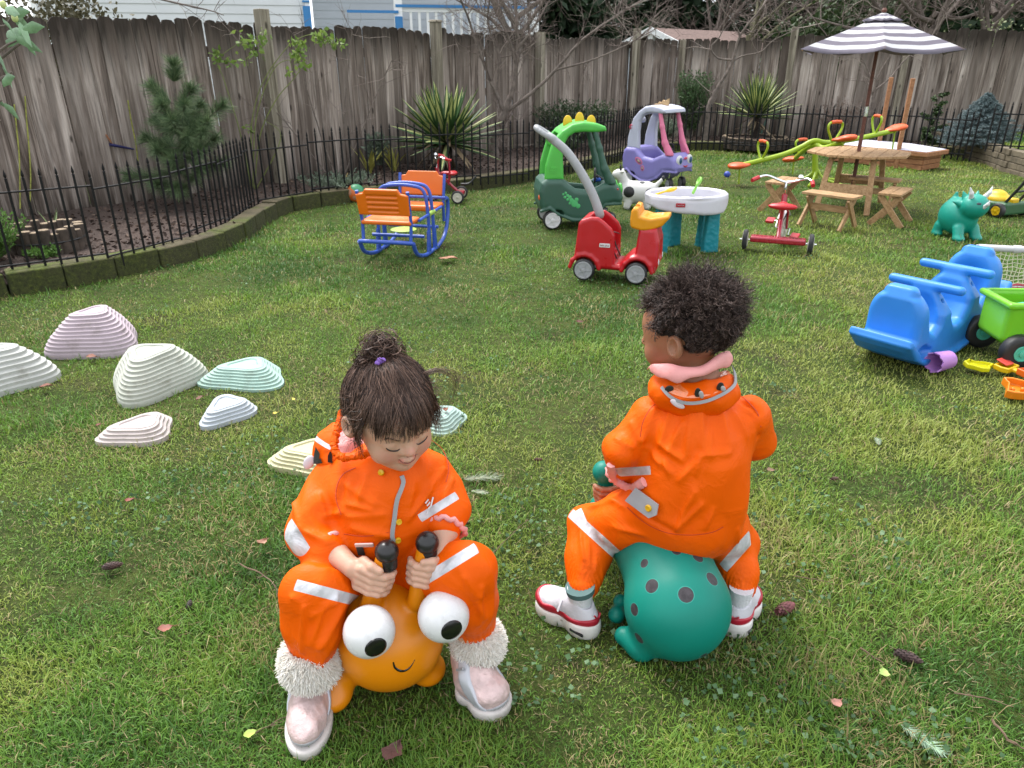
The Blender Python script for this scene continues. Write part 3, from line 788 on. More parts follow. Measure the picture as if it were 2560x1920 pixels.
cone(475, 1520, .034, 1.8, 'small black fir cone on the left near the orange trouser leg', (40, 28, 26))
cone(1345, 1155, .030, .2, 'small brown cone on the lawn left of the boy', (84, 54, 46)); cone(1168, 1312, .026, 1.2, 'tiny dark cone just right of the girl’s pink cuff', (60, 42, 36))
cone(2085, 1203, .030, .3, 'small brown cone on the lawn right of the boy’s elbow', (82, 58, 48)); cone(840, 668 + 500, .022, .2, 'tiny dark cone near the cream stepping stone', (60, 40, 36))
def twig(pts, label, r=.0022, rgb=(96, 78, 62)):
    P = curve([G(u, v, .016) for u, v in pts], 5); o0 = P[0].copy(); rnd = random.Random(int(pts[0][0]))
    mb = MB(); mb.tube([p - o0 + Vector((0, 0, rnd.uniform(-.002, .004))) for p in P], [r * (1 - .6 * i / len(P)) for i in range(len(P))], 6)
    for k in (len(P) // 3, 2 * len(P) // 3):
        a = P[k] - o0; mb.tube([a, a + Vector((rnd.uniform(-.02, .02), rnd.uniform(-.02, .02), .004))], [r * .5, r * .3], 5)
    o = mb.build('twig', mat('twig_bark', S(*rgb), .85, .3, 60), loc=o0); return tag(o, label, 'twig', 'twigs on the lawn')
twig([(1040 + 165, 1415), (1265, 1350), (1320, 1300)], 'pale bare twig on the grass right of the girl’s knee', .0018)
twig([(600, 1412), (660, 1440), (690, 1470), (692, 1492)], 'curved brown twig left of the orange trouser leg')
twig([(1985, 1440), (2050, 1452), (2110, 1468)], 'thin green-brown twig right of the reddish cone', .0014)
twig([(2120, 1385), (2175, 1411)], 'short pale twig above the thin twig on the right', .0014)
twig([(2385, 1735), (2460, 1745), (2535, 1768)], 'long brown twig near the lower right edge', .0018)
twig([(2480, 1800), (2520, 1848), (2575, 1880)], 'dark branching twig in the bottom right corner', .003, )
twig([(640, 1830), (720, 1790)], 'thin dark twig beside the lower left boot', .0014)
twig([(2150, 1620), (2210, 1658)], 'dark twig beside the slim cone on the lower right', .0022)
def sprig(u, v, L, ang, label, rgb):
    P = []; rnd = random.Random(int(u)); n = 90
    for k in range(n):
        t = k / n; s_ = 1 if k % 2 else -1; a = Vector((t * L, 0, .012)); ll = L * (.24 + .12 * sin(pi * t)) * rnd.uniform(.8, 1.1)
        d = Vector((.75 + rnd.uniform(-.1, .1), s_ * (.75 if t < .92 else .3), rnd.uniform(-.05, .35))).normalized(); P.append([a, a + d * ll * .5, a + d * ll])
    o = strands('fir_sprig', np.array([[list(q) for q in p] for p in P]), .0011, mat('sprig_%d' % int(u), S(*rgb), .5, .25, 60), rnd=np.full(n, .5))
    mb = MB(); mb.tube([(0, 0, .012), (L, 0, .012)], [.0016, .0008], 6); s2 = mb.build('stem', mat('twig_bark', (0.1, 0.08, 0.05)), o)
    o.location = G(u, v); o.rotation_euler = (0, 0, ang); return tag(o, label, 'fir sprig', 'fir sprigs on the lawn')
sprig(2250, 1822, .085, -.95, 'silvery green fir sprig lying in the lower right grass', (150, 178, 150))
sprig(1160, 1205, .11, .1, 'pale grey fir sprig on the grass right of the girl’s shoulder', (132, 142, 118)); sprig(1178, 1235, .05, -.3, 'short pale tuft of fir needles under the grey sprig', (140, 150, 126))
sprig(2195, 1120, .05, 1.2, 'small grey-green fir sprig on the lawn right of the boy', (120, 135, 110))

# =================== HOUSES BEYOND THE FENCE ===================
SID = mat('white_siding', (0.58, 0.60, 0.62), .6, .04, 1.5); SID2 = mat('grey_siding', (0.50, 0.54, 0.60), .6, .04, 1.5); WT = mat('white_trim', (0.8, 0.81, 0.82), .5, .03)
BLT = plastic('blue_tape', (60, 145, 215), .5, 0); DKG = mat('dark_window', (0.03, 0.035, 0.04), .12, .2)
def house():
    o0 = Vector((-8.6, 15.0, 0)); root = thing('neighbour_house', 'white sided house with a railed porch beyond the left fence', 'house', o0)
    D = Vector((1.0, .22, 0)).normalized(); N_ = Vector((D.y, -D.x, 0)); ang = atan2(D.y, D.x); root.rotation_euler = (0, 0, ang)
    # local: x along wall, -y towards the garden
    def siding(name, x0, x1, y, z0, z1, m):
        mb = MB(); z = z0; lap = .155
        while z < z1:
            mb.add([(x0, y, z), (x1, y, z), (x1, y + .016, z + lap), (x0, y + .016, z + lap), (x0, y + .03, z), (x1, y + .03, z)], [(0, 1, 2, 3), (4, 5, 1, 0)]); z += lap
        mb.box(((x0 + x1) / 2, y + .1, (z0 + z1) / 2), (x1 - x0, .13, z1 - z0)); return mb.build(name, m, root, smooth=0, recalc=False)
    siding('wall', 0, 4.72, 0, 0, 4.4, SID)
    mb = MB(); mb.box((4.76, .05, 2.2), (.09, .16, 4.4)); mb.build('corner_trim', WT, root); mb = MB(); mb.box((-.04, .05, 2.2), (.09, .16, 4.4)); mb.build('corner_trim', WT, root)
    siding('porch_wall', 4.82, 9.5, 1.6, 0, 4.4, SID2)
    tape = MB(); tape.box((4.74, -.05, 1.9), (.14, .03, .52)); tape.box((4.74, -.05, 2.24), (.14, .03, .035)); tape.build('blue_tape', BLT, root)
    for x in (6.5, 9.3): mb = MB(); mb.box((x, .1, 1.45), (.16, .16, 1.7)); mb.build('porch_post', WT, root)
    mb = MB(); x = 6.75
    while x < 9.2:
        mb.box((x, .1, 1.60), (.05, .05, 1.0)); x += .17
    mb.box((7.95, .1, 2.12), (2.8, .08, .07)); mb.box((7.95, .1, 1.25), (2.8, .08, .05)); mb.build('porch_railing', WT, root)
    mb = MB(); mb.box((7.9, .06, 2.19), (2.9, .1, .05)); mb.box((6.5, .0, 1.75), (.15, .04, .5)); mb.box((6.0, .0, 2.08), (1.0, .04, .05)); mb.build('blue_trim', BLT, root)
    for x in (6.55,):
        mb = MB(); mb.box((x, 1.56, 3.1), (1.3, .08, 1.3)); w = mb.build('window', WT, root)
        
        for sx_ in (-.31, .31): mb = MB(); mb.box((x + sx_, 1.51, 3.1), (.56, .02, 1.14)); mb.build('pane', DKG, w)
    mb = MB(); mb.add([(-.6, -.5, 4.4), (9.9, -.5, 4.4), (9.9, 4, 6.6), (-.6, 4, 6.6), (-.6, -.5, 4.3), (9.9, -.5, 4.3), (9.9, 4, 6.5), (-.6, 4, 6.5)], [(0, 1, 2, 3), (4, 5, 6, 7), (0, 1, 5, 4), (3, 2, 6, 7)])
    mb.build('roof', mat('roof_shingle', (0.12, 0.10, 0.09), .9, .3), root, smooth=0)
house()
def shed():
    c0 = A(1640, 80, 17.5); root = thing('garden_shed', 'shed with a brown shingle roof and white gable peeking over the fence', 'shed', (c0.x, c0.y, 0))
    ang = -.25; root.rotation_euler = (0, 0, ang)
    z0, w, L = 1.42, 1.06, 3.6; rg = 1.83
    mb = MB(); mb.box((.0 + L / 2, 0, .72), (L, 1.7, 1.44)); mb.build('wall', SID2, root)
    # gable end faces the camera: ridge runs away to the right
    RD = Matrix.Rotation(R(52), 4, 'Z')
    root.rotation_euler = (0, 0, R(46))
    mb = MB()
    for s_ in (-1, 1):
        mb.add([(-.2, 0, rg), (L, 0, rg), (L, s_ * w, z0), (-.2, s_ * w, z0), (-.2, 0, rg - .05), (L, 0, rg - .05), (L, s_ * w, z0 - .05), (-.2, s_ * w, z0 - .05)], [(0, 1, 2, 3), (4, 5, 6, 7), (0, 3, 7, 4), (1, 2, 6, 5), (2, 3, 7, 6)])
    mb.build('roof', mat('shed_shingle', (0.17, 0.115, 0.10), .9, .35, 20, .5, 40), root, smooth=0)
    mb = MB()
    for s_ in (-1, 1): mb.beam((-.22, s_ * .01, rg - .03), (-.22, s_ * (w + .02), z0 - .04), .03, .11, (1, 0, 0)) if 0 else mb.add([(-.24, 0, rg + .02), (-.24, s_ * (w + .03), z0), (-.24, s_ * (w + .03), z0 - .12), (-.24, 0, rg - .12), (-.203, 0, rg + .02), (-.203, s_ * (w + .03), z0), (-.203, s_ * (w + .03), z0 - .12), (-.203, 0, rg - .12)], [(0, 1, 2, 3), (4, 5, 6, 7), (0, 1, 5, 4), (2, 3, 7, 6), (1, 2, 6, 5)])
    mb.box((-.12, 0, rg - .2), (.14, .12, .22)); mb.build('gable_trim', WT, root, smooth=0)
shed()
# =================== VEGETATION ===================
BARK = mat('grey_bark', (0.13, 0.105, 0.09), .9, .4, 18, .6, 60); BARK2 = mat('mossy_bark', (0.115, 0.11, 0.06), .9, .5, 12, .6, 60)
TWG = rndmat('fine_twigs', [(0, (0.075, 0.055, 0.048)), (.6, (0.16, 0.125, 0.11)), (1, (0.26, 0.22, 0.19))], .85, varscale=0, island=False)
def grow(limbs, rs, n1, l1, n2, l2, seed, upb=.25, lo=.25, n3=0, l3=0):
    """side branches and twigs from limb polylines (numpy arrays)"""
    r_ = np.random.default_rng(seed); out1 = []; out2 = []; out3 = []
    def spray(P, cnt, L, k, lo_):
        n = len(P); res = []
        for _ in range(cnt):
            t = lo_ + (1 - lo_) * r_.random(); i = min(n - 2, int(t * (n - 1))); a = P[i] + (P[i + 1] - P[i]) * r_.random()
            d = P[i + 1] - P[i]; d = d / (np.linalg.norm(d) + 1e-9); d = d * .8 + r_.normal(0, .75, 3) + np.array([0, 0, upb]); d /= np.linalg.norm(d)
            ll = L * r_.uniform(.5, 1.2); q = [a]; dd = d.copy()
            for j in range(k - 1):
                dd = dd + r_.normal(0, .16, 3) + np.array([0, 0, upb * .15]); dd /= np.linalg.norm(dd); q.append(q[-1] + dd * ll / (k - 1))
            res.append(np.array(q))
        return res
    for P in limbs:
        s1 = spray(P, n1, l1, 7, lo); out1 += s1
        for q in s1:
            s2 = spray(q, n2, l2, 5, .15); out2 += s2
            if n3:
                for w in s2: out3 += spray(w, n3, l3, 5, .1)
    return out1, out2, out3
def bare_tree(label, base, limbs, rad, parms, seed, bark=BARK, tw=(.009, .0045, .003), group=None, name='bare_tree'):
    base = Vector(base); root = thing(name, label, 'tree', base, group=group); mb = MB(); LP = []
    for i, (pl, r0, r1) in enumerate(limbs):
        P = curve([Vector(p) - base for p in pl], 6); n = len(P); rr = random.Random(seed + i)
        P = [p + Vector((rr.uniform(-1, 1), rr.uniform(-1, 1), 0)) * r0 * .25 * (0 < j < n - 1) for j, p in enumerate(P)]
        mb.tube(P, [r0 + (r1 - r0) * (j / (n - 1)) ** .8 for j in range(n)], 9); LP.append(np.array([list(p) for p in P]))
    mb.build('trunk', bark, root, smooth=80)
    o1, o2, o3 = grow(LP, None, *parms, seed=seed) if len(parms) < 5 else grow(LP, None, parms[0], parms[1], parms[2], parms[3], seed, *parms[4:])
    strands('crown', np.array(o1), tw[0], TWG, root, tip=.35); strands('crown', np.array(o2), tw[1], TWG, root, tip=.3)
    if o3: strands('crown', np.array(o3), tw[2], TWG, root, tip=.3)
    return root
def pxs(y, *pts): return [A(u, v, y + (q[0] if q else 0)) for (u, v, *q) in pts]
y = 9.2
bare_tree('bare many-branched young tree before the fence left of the green ride-in car', G(1235, 388, .1), [
    (pxs(y, (1235, 392), (1240, 340), (1262, 282)), .055, .045), (pxs(y, (1262, 282), (1285, 210), (1296, 120), (1290, 40), (1300, -120, .3)), .036, .012),
    (pxs(y, (1262, 282), (1240, 232), (1205, 150), (1175, 60), (1130, -60, -.3)), .026, .009), (pxs(y, (1262, 282), (1320, 240), (1390, 175), (1450, 105), (1540, 40, .3), (1640, -20, .5)), .026, .007),
    (pxs(y, (1292, 170), (1270, 90), (1235, 20), (1220, -80)), .018, .007), (pxs(y, (1240, 232), (1248, 140), (1220, 60), (1230, -40, -.4)), .016, .006), (pxs(y, (1296, 120), (1340, 60), (1390, -30)), .016, .006), (pxs(y, (1390, 175), (1480, 150, -.2), (1580, 105, -.3), (1640, 60, -.3)), .012, .004)],
    0, (9, .55, 6, .32, .25, .3, 3, .16), 11, tw=(.006, .0034, .0022))
y = 11.2
bare_tree('slender bare tree with curving limbs behind the far spiky yucca', G(1760, 345, .1), [
    (pxs(y, (1762, 350), (1772, 270), (1792, 226)), .05, .035), (pxs(y, (1792, 226), (1830, 155), (1850, 88), (1900, 25), (1960, -60)), .024, .008),
    (pxs(y, (1792, 226), (1838, 150), (1900, 130), (1935, 100), (2000, 70)), .014, .005), (pxs(y, (1835, 150), (1795, 145), (1778, 118), (1800, 90), (1812, 40), (1790, -40)), .014, .006), (pxs(y, (1850, 88), (1835, 40), (1870, -60)), .012, .005)],
    0, (5, .6, 4, .3, .2, .35), 21, tw=(.006, .0035, .002))
y = 10.4
bare_tree('small bare tree with pale branches behind the striped parasol pole', G(2165, 330, .1), [
    (pxs(y, (2170, 340), (2178, 280), (2185, 228)), .022, .018), (pxs(y, (2185, 228), (2225, 195), (2262, 150), (2300, 118), (2330, 90)), .014, .004), (pxs(y, (2185, 228), (2200, 180), (2235, 125), (2260, 80)), .010, .004), (pxs(y, (2180, 240), (2172, 180), (2140, 120)), .009, .004)],
    0, (7, .4, 4, .22, .2, .3), 31, tw=(.004, .0026, .002))
y = 7.6
bare_tree('thin leafless shrub stems against the fence left of the yucca', G(850, 462, .1), [
    (pxs(y, (850, 460), (858, 340), (868, 200), (880, 80)), .012, .004), (pxs(y, (845, 460), (800, 330), (760, 190), (755, 80)), .010, .003), (pxs(y, (852, 460), (900, 340), (940, 240), (980, 150)), .008, .003), (pxs(y, (838, 460), (790, 400), (700, 290), (650, 250)), .007, .003)],
    0, (6, .35, 4, .2, .2, .2), 41, tw=(.003, .0022, .002), name='bare_shrub')
# overhanging twig across the house at the top left
y = 7.0
P = pxs(y, (150, -60), (330, -20), (430, 5), (520, 25), (560, 38)); LPx = [np.array([list(p) for p in curve(P, 5)])]
o1, o2, _ = grow(LPx, None, 12, .3, 3, .12, 5, .0, .2); rt = thing('overhanging_branch', 'bare dark branch hanging across the white house at the upper left', 'branch', P[0])
sh = np.array(list(P[0])); mb = MB(); mb.tube([p - P[0] for p in curve(P, 5)], [.012 - .009 * i / 20 for i in range(21)], 8); mb.build('limb', BARK, rt)
strands('twigs', np.array(o1) - sh, .003, TWG, rt, tip=.3); strands('twigs', np.array(o2) - sh, .0018, TWG, rt, tip=.3)

# ---- trees beyond the fence ----
def leafmat(name, a, b_, c_, tr=.15): return rndmat(name, [(0, a), (.5, b_), (1, c_)], .55, trans=tr, varscale=1.2)
CONI = leafmat('conifer_green', (0.008, 0.018, 0.008), (0.020, 0.042, 0.018), (0.050, 0.080, 0.035)); BROADL = leafmat('evergreen_leaf', (0.014, 0.030, 0.010), (0.035, 0.062, 0.020), (0.09, 0.12, 0.05))
def conifer(label, loc, H, Rr, seed, n=15000, m=CONI, z0=.3, group='dark conifers beyond the fence', size=.2, droop=.25, name='conifer_tree'):
    r_ = np.random.default_rng(seed); root = thing(name, label, 'tree', loc, group=group)
    mb = MB(); mb.tube([(0, 0, 0), (.03, 0, H * .5), (0, 0, H)], [H * .022, H * .014, .02], 9); mb.build('trunk', BARK, root)
    nb = int(H * 16); C_ = []; D_ = []
    for k in range(nb):
        t = (k + .5) / nb; z = z0 + (H - z0) * t; L = Rr * (1 - t) ** .8 * r_.uniform(.65, 1.15) + .08; a = r_.random() * 2 * pi; m_ = max(4, int(n / nb * (L / Rr + .2) * 1.2))
        s_ = r_.random(m_) ** .7; x = s_ * L; w = L * .22 * (1 - s_ * .5)
        off = r_.normal(0, 1, (m_, 3)) * np.stack([w * .8, w * .8, w * .35], 1)
        p = np.stack([np.cos(a) * x, np.sin(a) * x, z - droop * x * s_ + .1 * x], 1) + off; d = np.stack([np.cos(a) + r_.normal(0, .6, m_), np.sin(a) + r_.normal(0, .6, m_), r_.normal(-.2, .4, m_)], 1); C_.append(p); D_.append(d)
    leaves('crown', np.concatenate(C_), np.concatenate(D_), size, .22, m, root); return root
bgp = [(1395, 21, 7.5, 2.0, 'tall dark conifer beyond the fence between the bare tree and the shed'), (1560, 27, 9, 2.6, 'dark conifer directly behind the shed roof peak'), (1690, 24, 8, 2.0, 'dark conifer right of the shed roof'), (2020, 22, 8, 2.5, 'dark conifer left of the parasol top beyond the fence'),
       (2380, 19, 8, 2.8, 'dark conifer right of the parasol beyond the fence'), (2560, 17, 8, 2.6, 'dark conifer at the top right corner'), (1920, 32, 10, 2.6, 'farthest dark conifer in the gap left of the parasol')]
for i, (u, yy, H, Rr, lb) in enumerate(bgp):
    p = A(u, 100, yy); conifer(lb, (p.x, p.y, 0), H, Rr * 1.1, 50 + i, n=17000, size=.30)
def broad(label, u, yy, H, W_, seed, m=BROADL, n=7000, size=.12, name='evergreen_shrub', z0=.3, cat='shrub', grp='evergreens beyond the fence'):
    p = A(u, 100, yy); root = thing(name, label, cat, (p.x, p.y, 0), group=grp); r_ = np.random.default_rng(seed)
    mb = MB(); mb.tube([(0, 0, 0), (.05, 0, H * .6)], [.07, .03], 8)
    for k in range(5): a = k * 1.3; mb.tube([(0, 0, H * .3), (cos(a) * W_ * .5, sin(a) * W_ * .5, H * .7)], [.04, .015], 7)
    mb.build('trunk', BARK, root); q = []
    for k in range(26):
        c_ = r_.normal(0, .45, 3) * [W_, W_, H * .42] + [0, 0, H * .55]; q.append(c_ + r_.normal(0, 1, (n // 26, 3)) * r_.uniform(.12, .3) * W_)
    q = np.concatenate(q); q = q[q[:, 2] > z0]; leaves('crown', q, r_.normal(0, 1, (len(q), 3)) + [0, 0, .3], size, .3, m, root)
broad('leafy green shrub mass beyond the fence left of the parasol top', 2070, 15.5, 2.6, 1.1, 71)
broad('olive evergreen tree beyond the fence above the right fence post', 2230, 18, 3.4, 1.6, 72)
broad('brownish green hedge top behind the fence at the far left', 120, 8.6, 2.1, .7, 73, leafmat('brown_hedge', (0.03, 0.03, 0.015), (0.075, 0.068, 0.035), (0.14, 0.125, 0.07)), size=.06)
broad('pale variegated ivy spilling over the fence top at the right edge', 2520, 12.3, 1.62, .55, 74, leafmat('ivy_leaf', (0.09, 0.13, 0.05), (0.2, 0.24, 0.11), (0.42, 0.44, 0.28)), size=.05, name='ivy', z0=1.4, n=5000, cat='ivy', grp=None)
for i, (u, yy, H, lb, sd_) in enumerate([(1300, 15, 5.5, 'bare brown tree beyond the fence above the garden tree', 81), (1480, 22, 7, 'bare brown tree beyond the fence left of the shed peak', 82), (1790, 21, 7, 'bare tree beyond the fence right of the shed', 83), (1880, 18, 6.5, 'bare tree with mossy limbs beyond the fence left of the parasol', 84), (2200, 14.5, 5, 'tangled bare tree right behind the parasol top', 85), (2330, 14, 5, 'tangled bare tree beyond the fence right of the parasol', 86), (2480, 14, 5, 'bare tree with long arching twigs near the top right corner', 87), (2040, 19, 7, 'bare tree beyond the fence left above the parasol', 88)]):
    p = A(u, 100, yy); r_ = random.Random(sd_); limbs = [([(p.x, p.y, 0), (p.x + .05, p.y, 1.0), (p.x - .05, p.y, 1.7)], .13, .09)]
    for k in range(7):
        a = r_.random() * 2 * pi; w = r_.uniform(.7, 1.9); h_ = r_.uniform(1.9, 4.4)
        limbs.append(([(p.x - .05, p.y, 1.2 + .12 * k), (p.x + cos(a) * w * .4, p.y + sin(a) * w * .4, 1.6 + .4 * (h_ - 1.6)), (p.x + cos(a) * w, p.y + sin(a) * w, h_)], .05, .012))
    bare_tree(lb, (p.x, p.y, 0), limbs, 0, (6, .9, 5, .5, .1, .15, 2, .3), sd_, bark=BARK2 if i == 3 else BARK, tw=(.012, .007, .0045), group='bare trees beyond the fence')

# ---- young pine ----
def needles(P, cnt, L, r_, spread=.8, k=3, start=0.0):
    P = np.array([list(p) for p in P]); n = len(P) - 1; t = start + (1 - start) * r_.random(cnt); f = t * n; i = np.minimum(f.astype(int), n - 1); fr = (f - i)[:, None]
    a = P[i] * (1 - fr) + P[i + 1] * fr; d = P[i + 1] - P[i]; d /= np.linalg.norm(d, axis=1, keepdims=True) + 1e-9
    s_ = r_.normal(0, 1, (cnt, 3)); s_ -= d * (s_ * d).sum(1, keepdims=True); s_ /= np.linalg.norm(s_, axis=1, keepdims=True) + 1e-9
    v = d * r_.uniform(.35, 1.1, (cnt, 1)) + s_ * spread; v /= np.linalg.norm(v, axis=1, keepdims=True); ll = L * r_.uniform(.7, 1.15, (cnt, 1))
    return np.stack([a + v * ll * q + np.array([0, 0, -.06]) * ll * q * q for q in np.linspace(0, 1, k)], 1)
PINE = rndmat('pine_needles', [(0, (0.035, 0.070, 0.030)), (.5, (0.09, 0.155, 0.070)), (1, (0.24, 0.31, 0.15))], .5, varscale=0, island=False)
pb = G(476, 508, .1); yb = pb.y; root = thing('pine_sapling', 'young dark green pine with long needles in the left bed', 'pine', pb); r_ = np.random.default_rng(5)
tr = [pb] + pxs(yb, (462, 430), (448, 340), (438, 260), (433, 165)); mb = MB(); mb.tube([p - pb for p in curve(tr, 5)], [.022 * (1 - .75 * i / 20) for i in range(21)], 8); mb.build('trunk', BARK, root)
br = [((434, 210), (433, 158), 0, 0), ((440, 260), (378, 215), 0, .0), ((440, 265), (478, 222), -.1, 0), ((445, 300), (400, 262), -.25, 0), ((446, 300), (500, 262), .1, 0), ((448, 330), (560, 262), -.05, 0), ((450, 320), (520, 305), -.3, 0), ((450, 335), (430, 300), -.35, 0), ((452, 370), (365, 345), -.1, 0),
      ((455, 370), (540, 345), -.15, 0), ((455, 380), (470, 340), -.4, 0), ((458, 400), (390, 375), -.35, 0), ((460, 420), (320, 440), -.1, 0), ((462, 420), (560, 405), -.1, 0), ((460, 430), (430, 400), -.4, 0), ((465, 450), (500, 420), -.35, 0), ((466, 460), (390, 460), -.3, 0), ((466, 460), (440, 470), -.4, 0), ((450, 330), (470, 290), .3, 0), ((455, 390), (420, 350), .35, 0), ((447, 300), (462, 262), -.3, 0), ((458, 395), (500, 375), -.4, 0), ((448, 320), (390, 300), .1, 0), ((450, 350), (505, 330), -.35, 0)]
NP = []; mb = MB()
for a, b2, dy, _ in br:
    p0 = A(a[0], a[1], yb) - pb; p1 = A(b2[0], b2[1], yb + dy) - pb; pm = (p0 + p1) / 2 + Vector((0, 0, -.03)); c_ = curve([p0, pm, p1], 5); mb.tube(c_, [.006, ] * len(c_), 6); NP.append(needles(c_, 460, .115, r_, .8, 3, .2))
    NP.append(needles([p1 - (p1 - pm) * .3, p1], 160, .08, r_, .5))
mb.build('branches', BARK, root); strands('needles', np.concatenate(NP), .0015, PINE, root, tip=.4)

# ---- blue spruce, small conifer, upright shrub, low shrubs ----
SPR = rndmat('spruce_needles', [(0, (0.035, 0.060, 0.060)), (.5, (0.105, 0.155, 0.16)), (1, (0.32, 0.40, 0.42))], .5, varscale=0, island=False)
sbp = G(2437, 382, .1); root = thing('blue_spruce', 'low wide blue-grey spruce in the far right bed', 'spruce', sbp); r_ = np.random.default_rng(6); NP = []; mb = MB(); mb.tube([(0, 0, 0), (0, 0, .8)], [.03, .01], 8)
for k in range(120):
    t = (k + .5) / 120; z = .06 + .62 * t; a = k * 2.4; L = (.52 - .50 * t ** 1.1) * r_.uniform(.75, 1.1); p0 = Vector((0, 0, z * .95)); p1 = Vector((cos(a) * L, sin(a) * L, z + .05)); c_ = [p0, (p0 + p1) / 2 + Vector((0, 0, .02)), p1]; mb.tube(c_, .004, 5)
    NP.append(needles(c_, 150, .032, r_, .7, 2, .3))
    for q in range(5):
        tt = .35 + .13 * q; s_ = 1 if q % 2 else -1; m_ = p0.lerp(p1, tt); d = Vector((-sin(a) * s_ + cos(a) * .9, cos(a) * s_ + sin(a) * .9, .1)).normalized() * L * .42; NP.append(needles([m_, m_ + d * .5, m_ + d], 90, .03, r_, .7, 2))
mb.build('branches', BARK, root); strands('needles', np.concatenate(NP), .0017, SPR, root, tip=.5)
DKC = rndmat('cypress_green', [(0, (0.008, 0.022, 0.006)), (.5, (0.022, 0.05, 0.012)), (1, (0.06, 0.10, 0.025))], .6)
p = G(2318, 372, .1); c_ = conifer('small narrow dark green conifer left of the blue spruce', p, .72, .17, 91, n=5000, m=DKC, z0=.05, group=None, size=.035, droop=-.2, name='dwarf_conifer')
def upright(label, u, v, H, W_, n, seed, m, leaf=.03, name='leafy_shrub'):
    p = G(u, v, .1); root = thing(name, label, 'shrub', p); r_ = np.random.default_rng(seed); st = []; Cn = []; Dn = []
    for k in range(n):
        a = r_.random() * 2 * pi; w = W_ * sqrt(r_.random()); h = H * r_.uniform(.55, 1); q = np.array([[0, 0, 0], [cos(a) * w * .5, sin(a) * w * .5, h * .5], [cos(a) * w, sin(a) * w, h]]); st.append(q)
        m_ = 34; t = r_.uniform(.2, 1, m_); pp = q[0] * ((1 - t) ** 2)[:, None] + 2 * q[1] * (t * (1 - t))[:, None] + q[2] * (t * t)[:, None]; Cn.append(pp + r_.normal(0, .008, pp.shape)); Dn.append(r_.normal(0, .6, pp.shape) + [cos(a) * .3, sin(a) * .3, .8])
    strands('stems', np.array(st), .003, TWG, root); leaves('foliage', np.concatenate(Cn), np.concatenate(Dn), leaf, .2, m, root); return root
UPG = leafmat('rosemary_green', (0.02, 0.05, 0.018), (0.05, 0.10, 0.035), (0.11, 0.17, 0.07)); DKL = leafmat('dark_shrub_leaf', (0.012, 0.026, 0.01), (0.03, 0.055, 0.022), (0.09, 0.12, 0.06)); SAGE = leafmat('sage_leaf', (0.06, 0.085, 0.06), (0.13, 0.17, 0.12), (0.22, 0.27, 0.20)); BXL = leafmat('boxwood_leaf', (0.04, 0.09, 0.015), (0.09, 0.19, 0.035), (0.17, 0.29, 0.07))
upright('tall upright green shrub between the bare tree and the pink-roofed car', 1725, 345, .98, .27, 190, 101, UPG, .045)
upright('low dark leafy shrub behind the roof of the green ride-in car', 1430, 372, .62, .62, 260, 102, DKL, .045); upright('small sage green shrub seen through the white and pink pillars', 1655, 355, .34, .26, 90, 103, SAGE, .035)
upright('little dark shrub by the fence foot left of the green ride-in car', 1400, 400, .36, .3, 90, 104, DKL, .04); upright('pale sage plant left of the striped yucca leaves', 945, 425, .42, .14, 36, 105, SAGE, .05)
upright('low grey-green groundcover at the fence foot behind the toy ball', 845, 470, .12, .42, 90, 106, SAGE, .03); upright('bright green boxwood clump cut by the left edge', -5, 655, .30, .20, 150, 107, BXL, .024)
upright('small bright leafy weed in the log ring bed at the left', 110, 645, .06, .10, 30, 108, BXL, .025)
HYD = leafmat('dried_flower', (0.10, 0.065, 0.05), (0.18, 0.125, 0.10), (0.30, 0.23, 0.19)); upright('dried brown flower shrub against the fence left of the parasol pole', 2085, 352, .62, .34, 60, 109, HYD, .03, 'dry_shrub'); upright('dried brown flower shrub right of the parasol pole', 2235, 350, .5, .26, 40, 110, HYD, .03, 'dry_shrub')
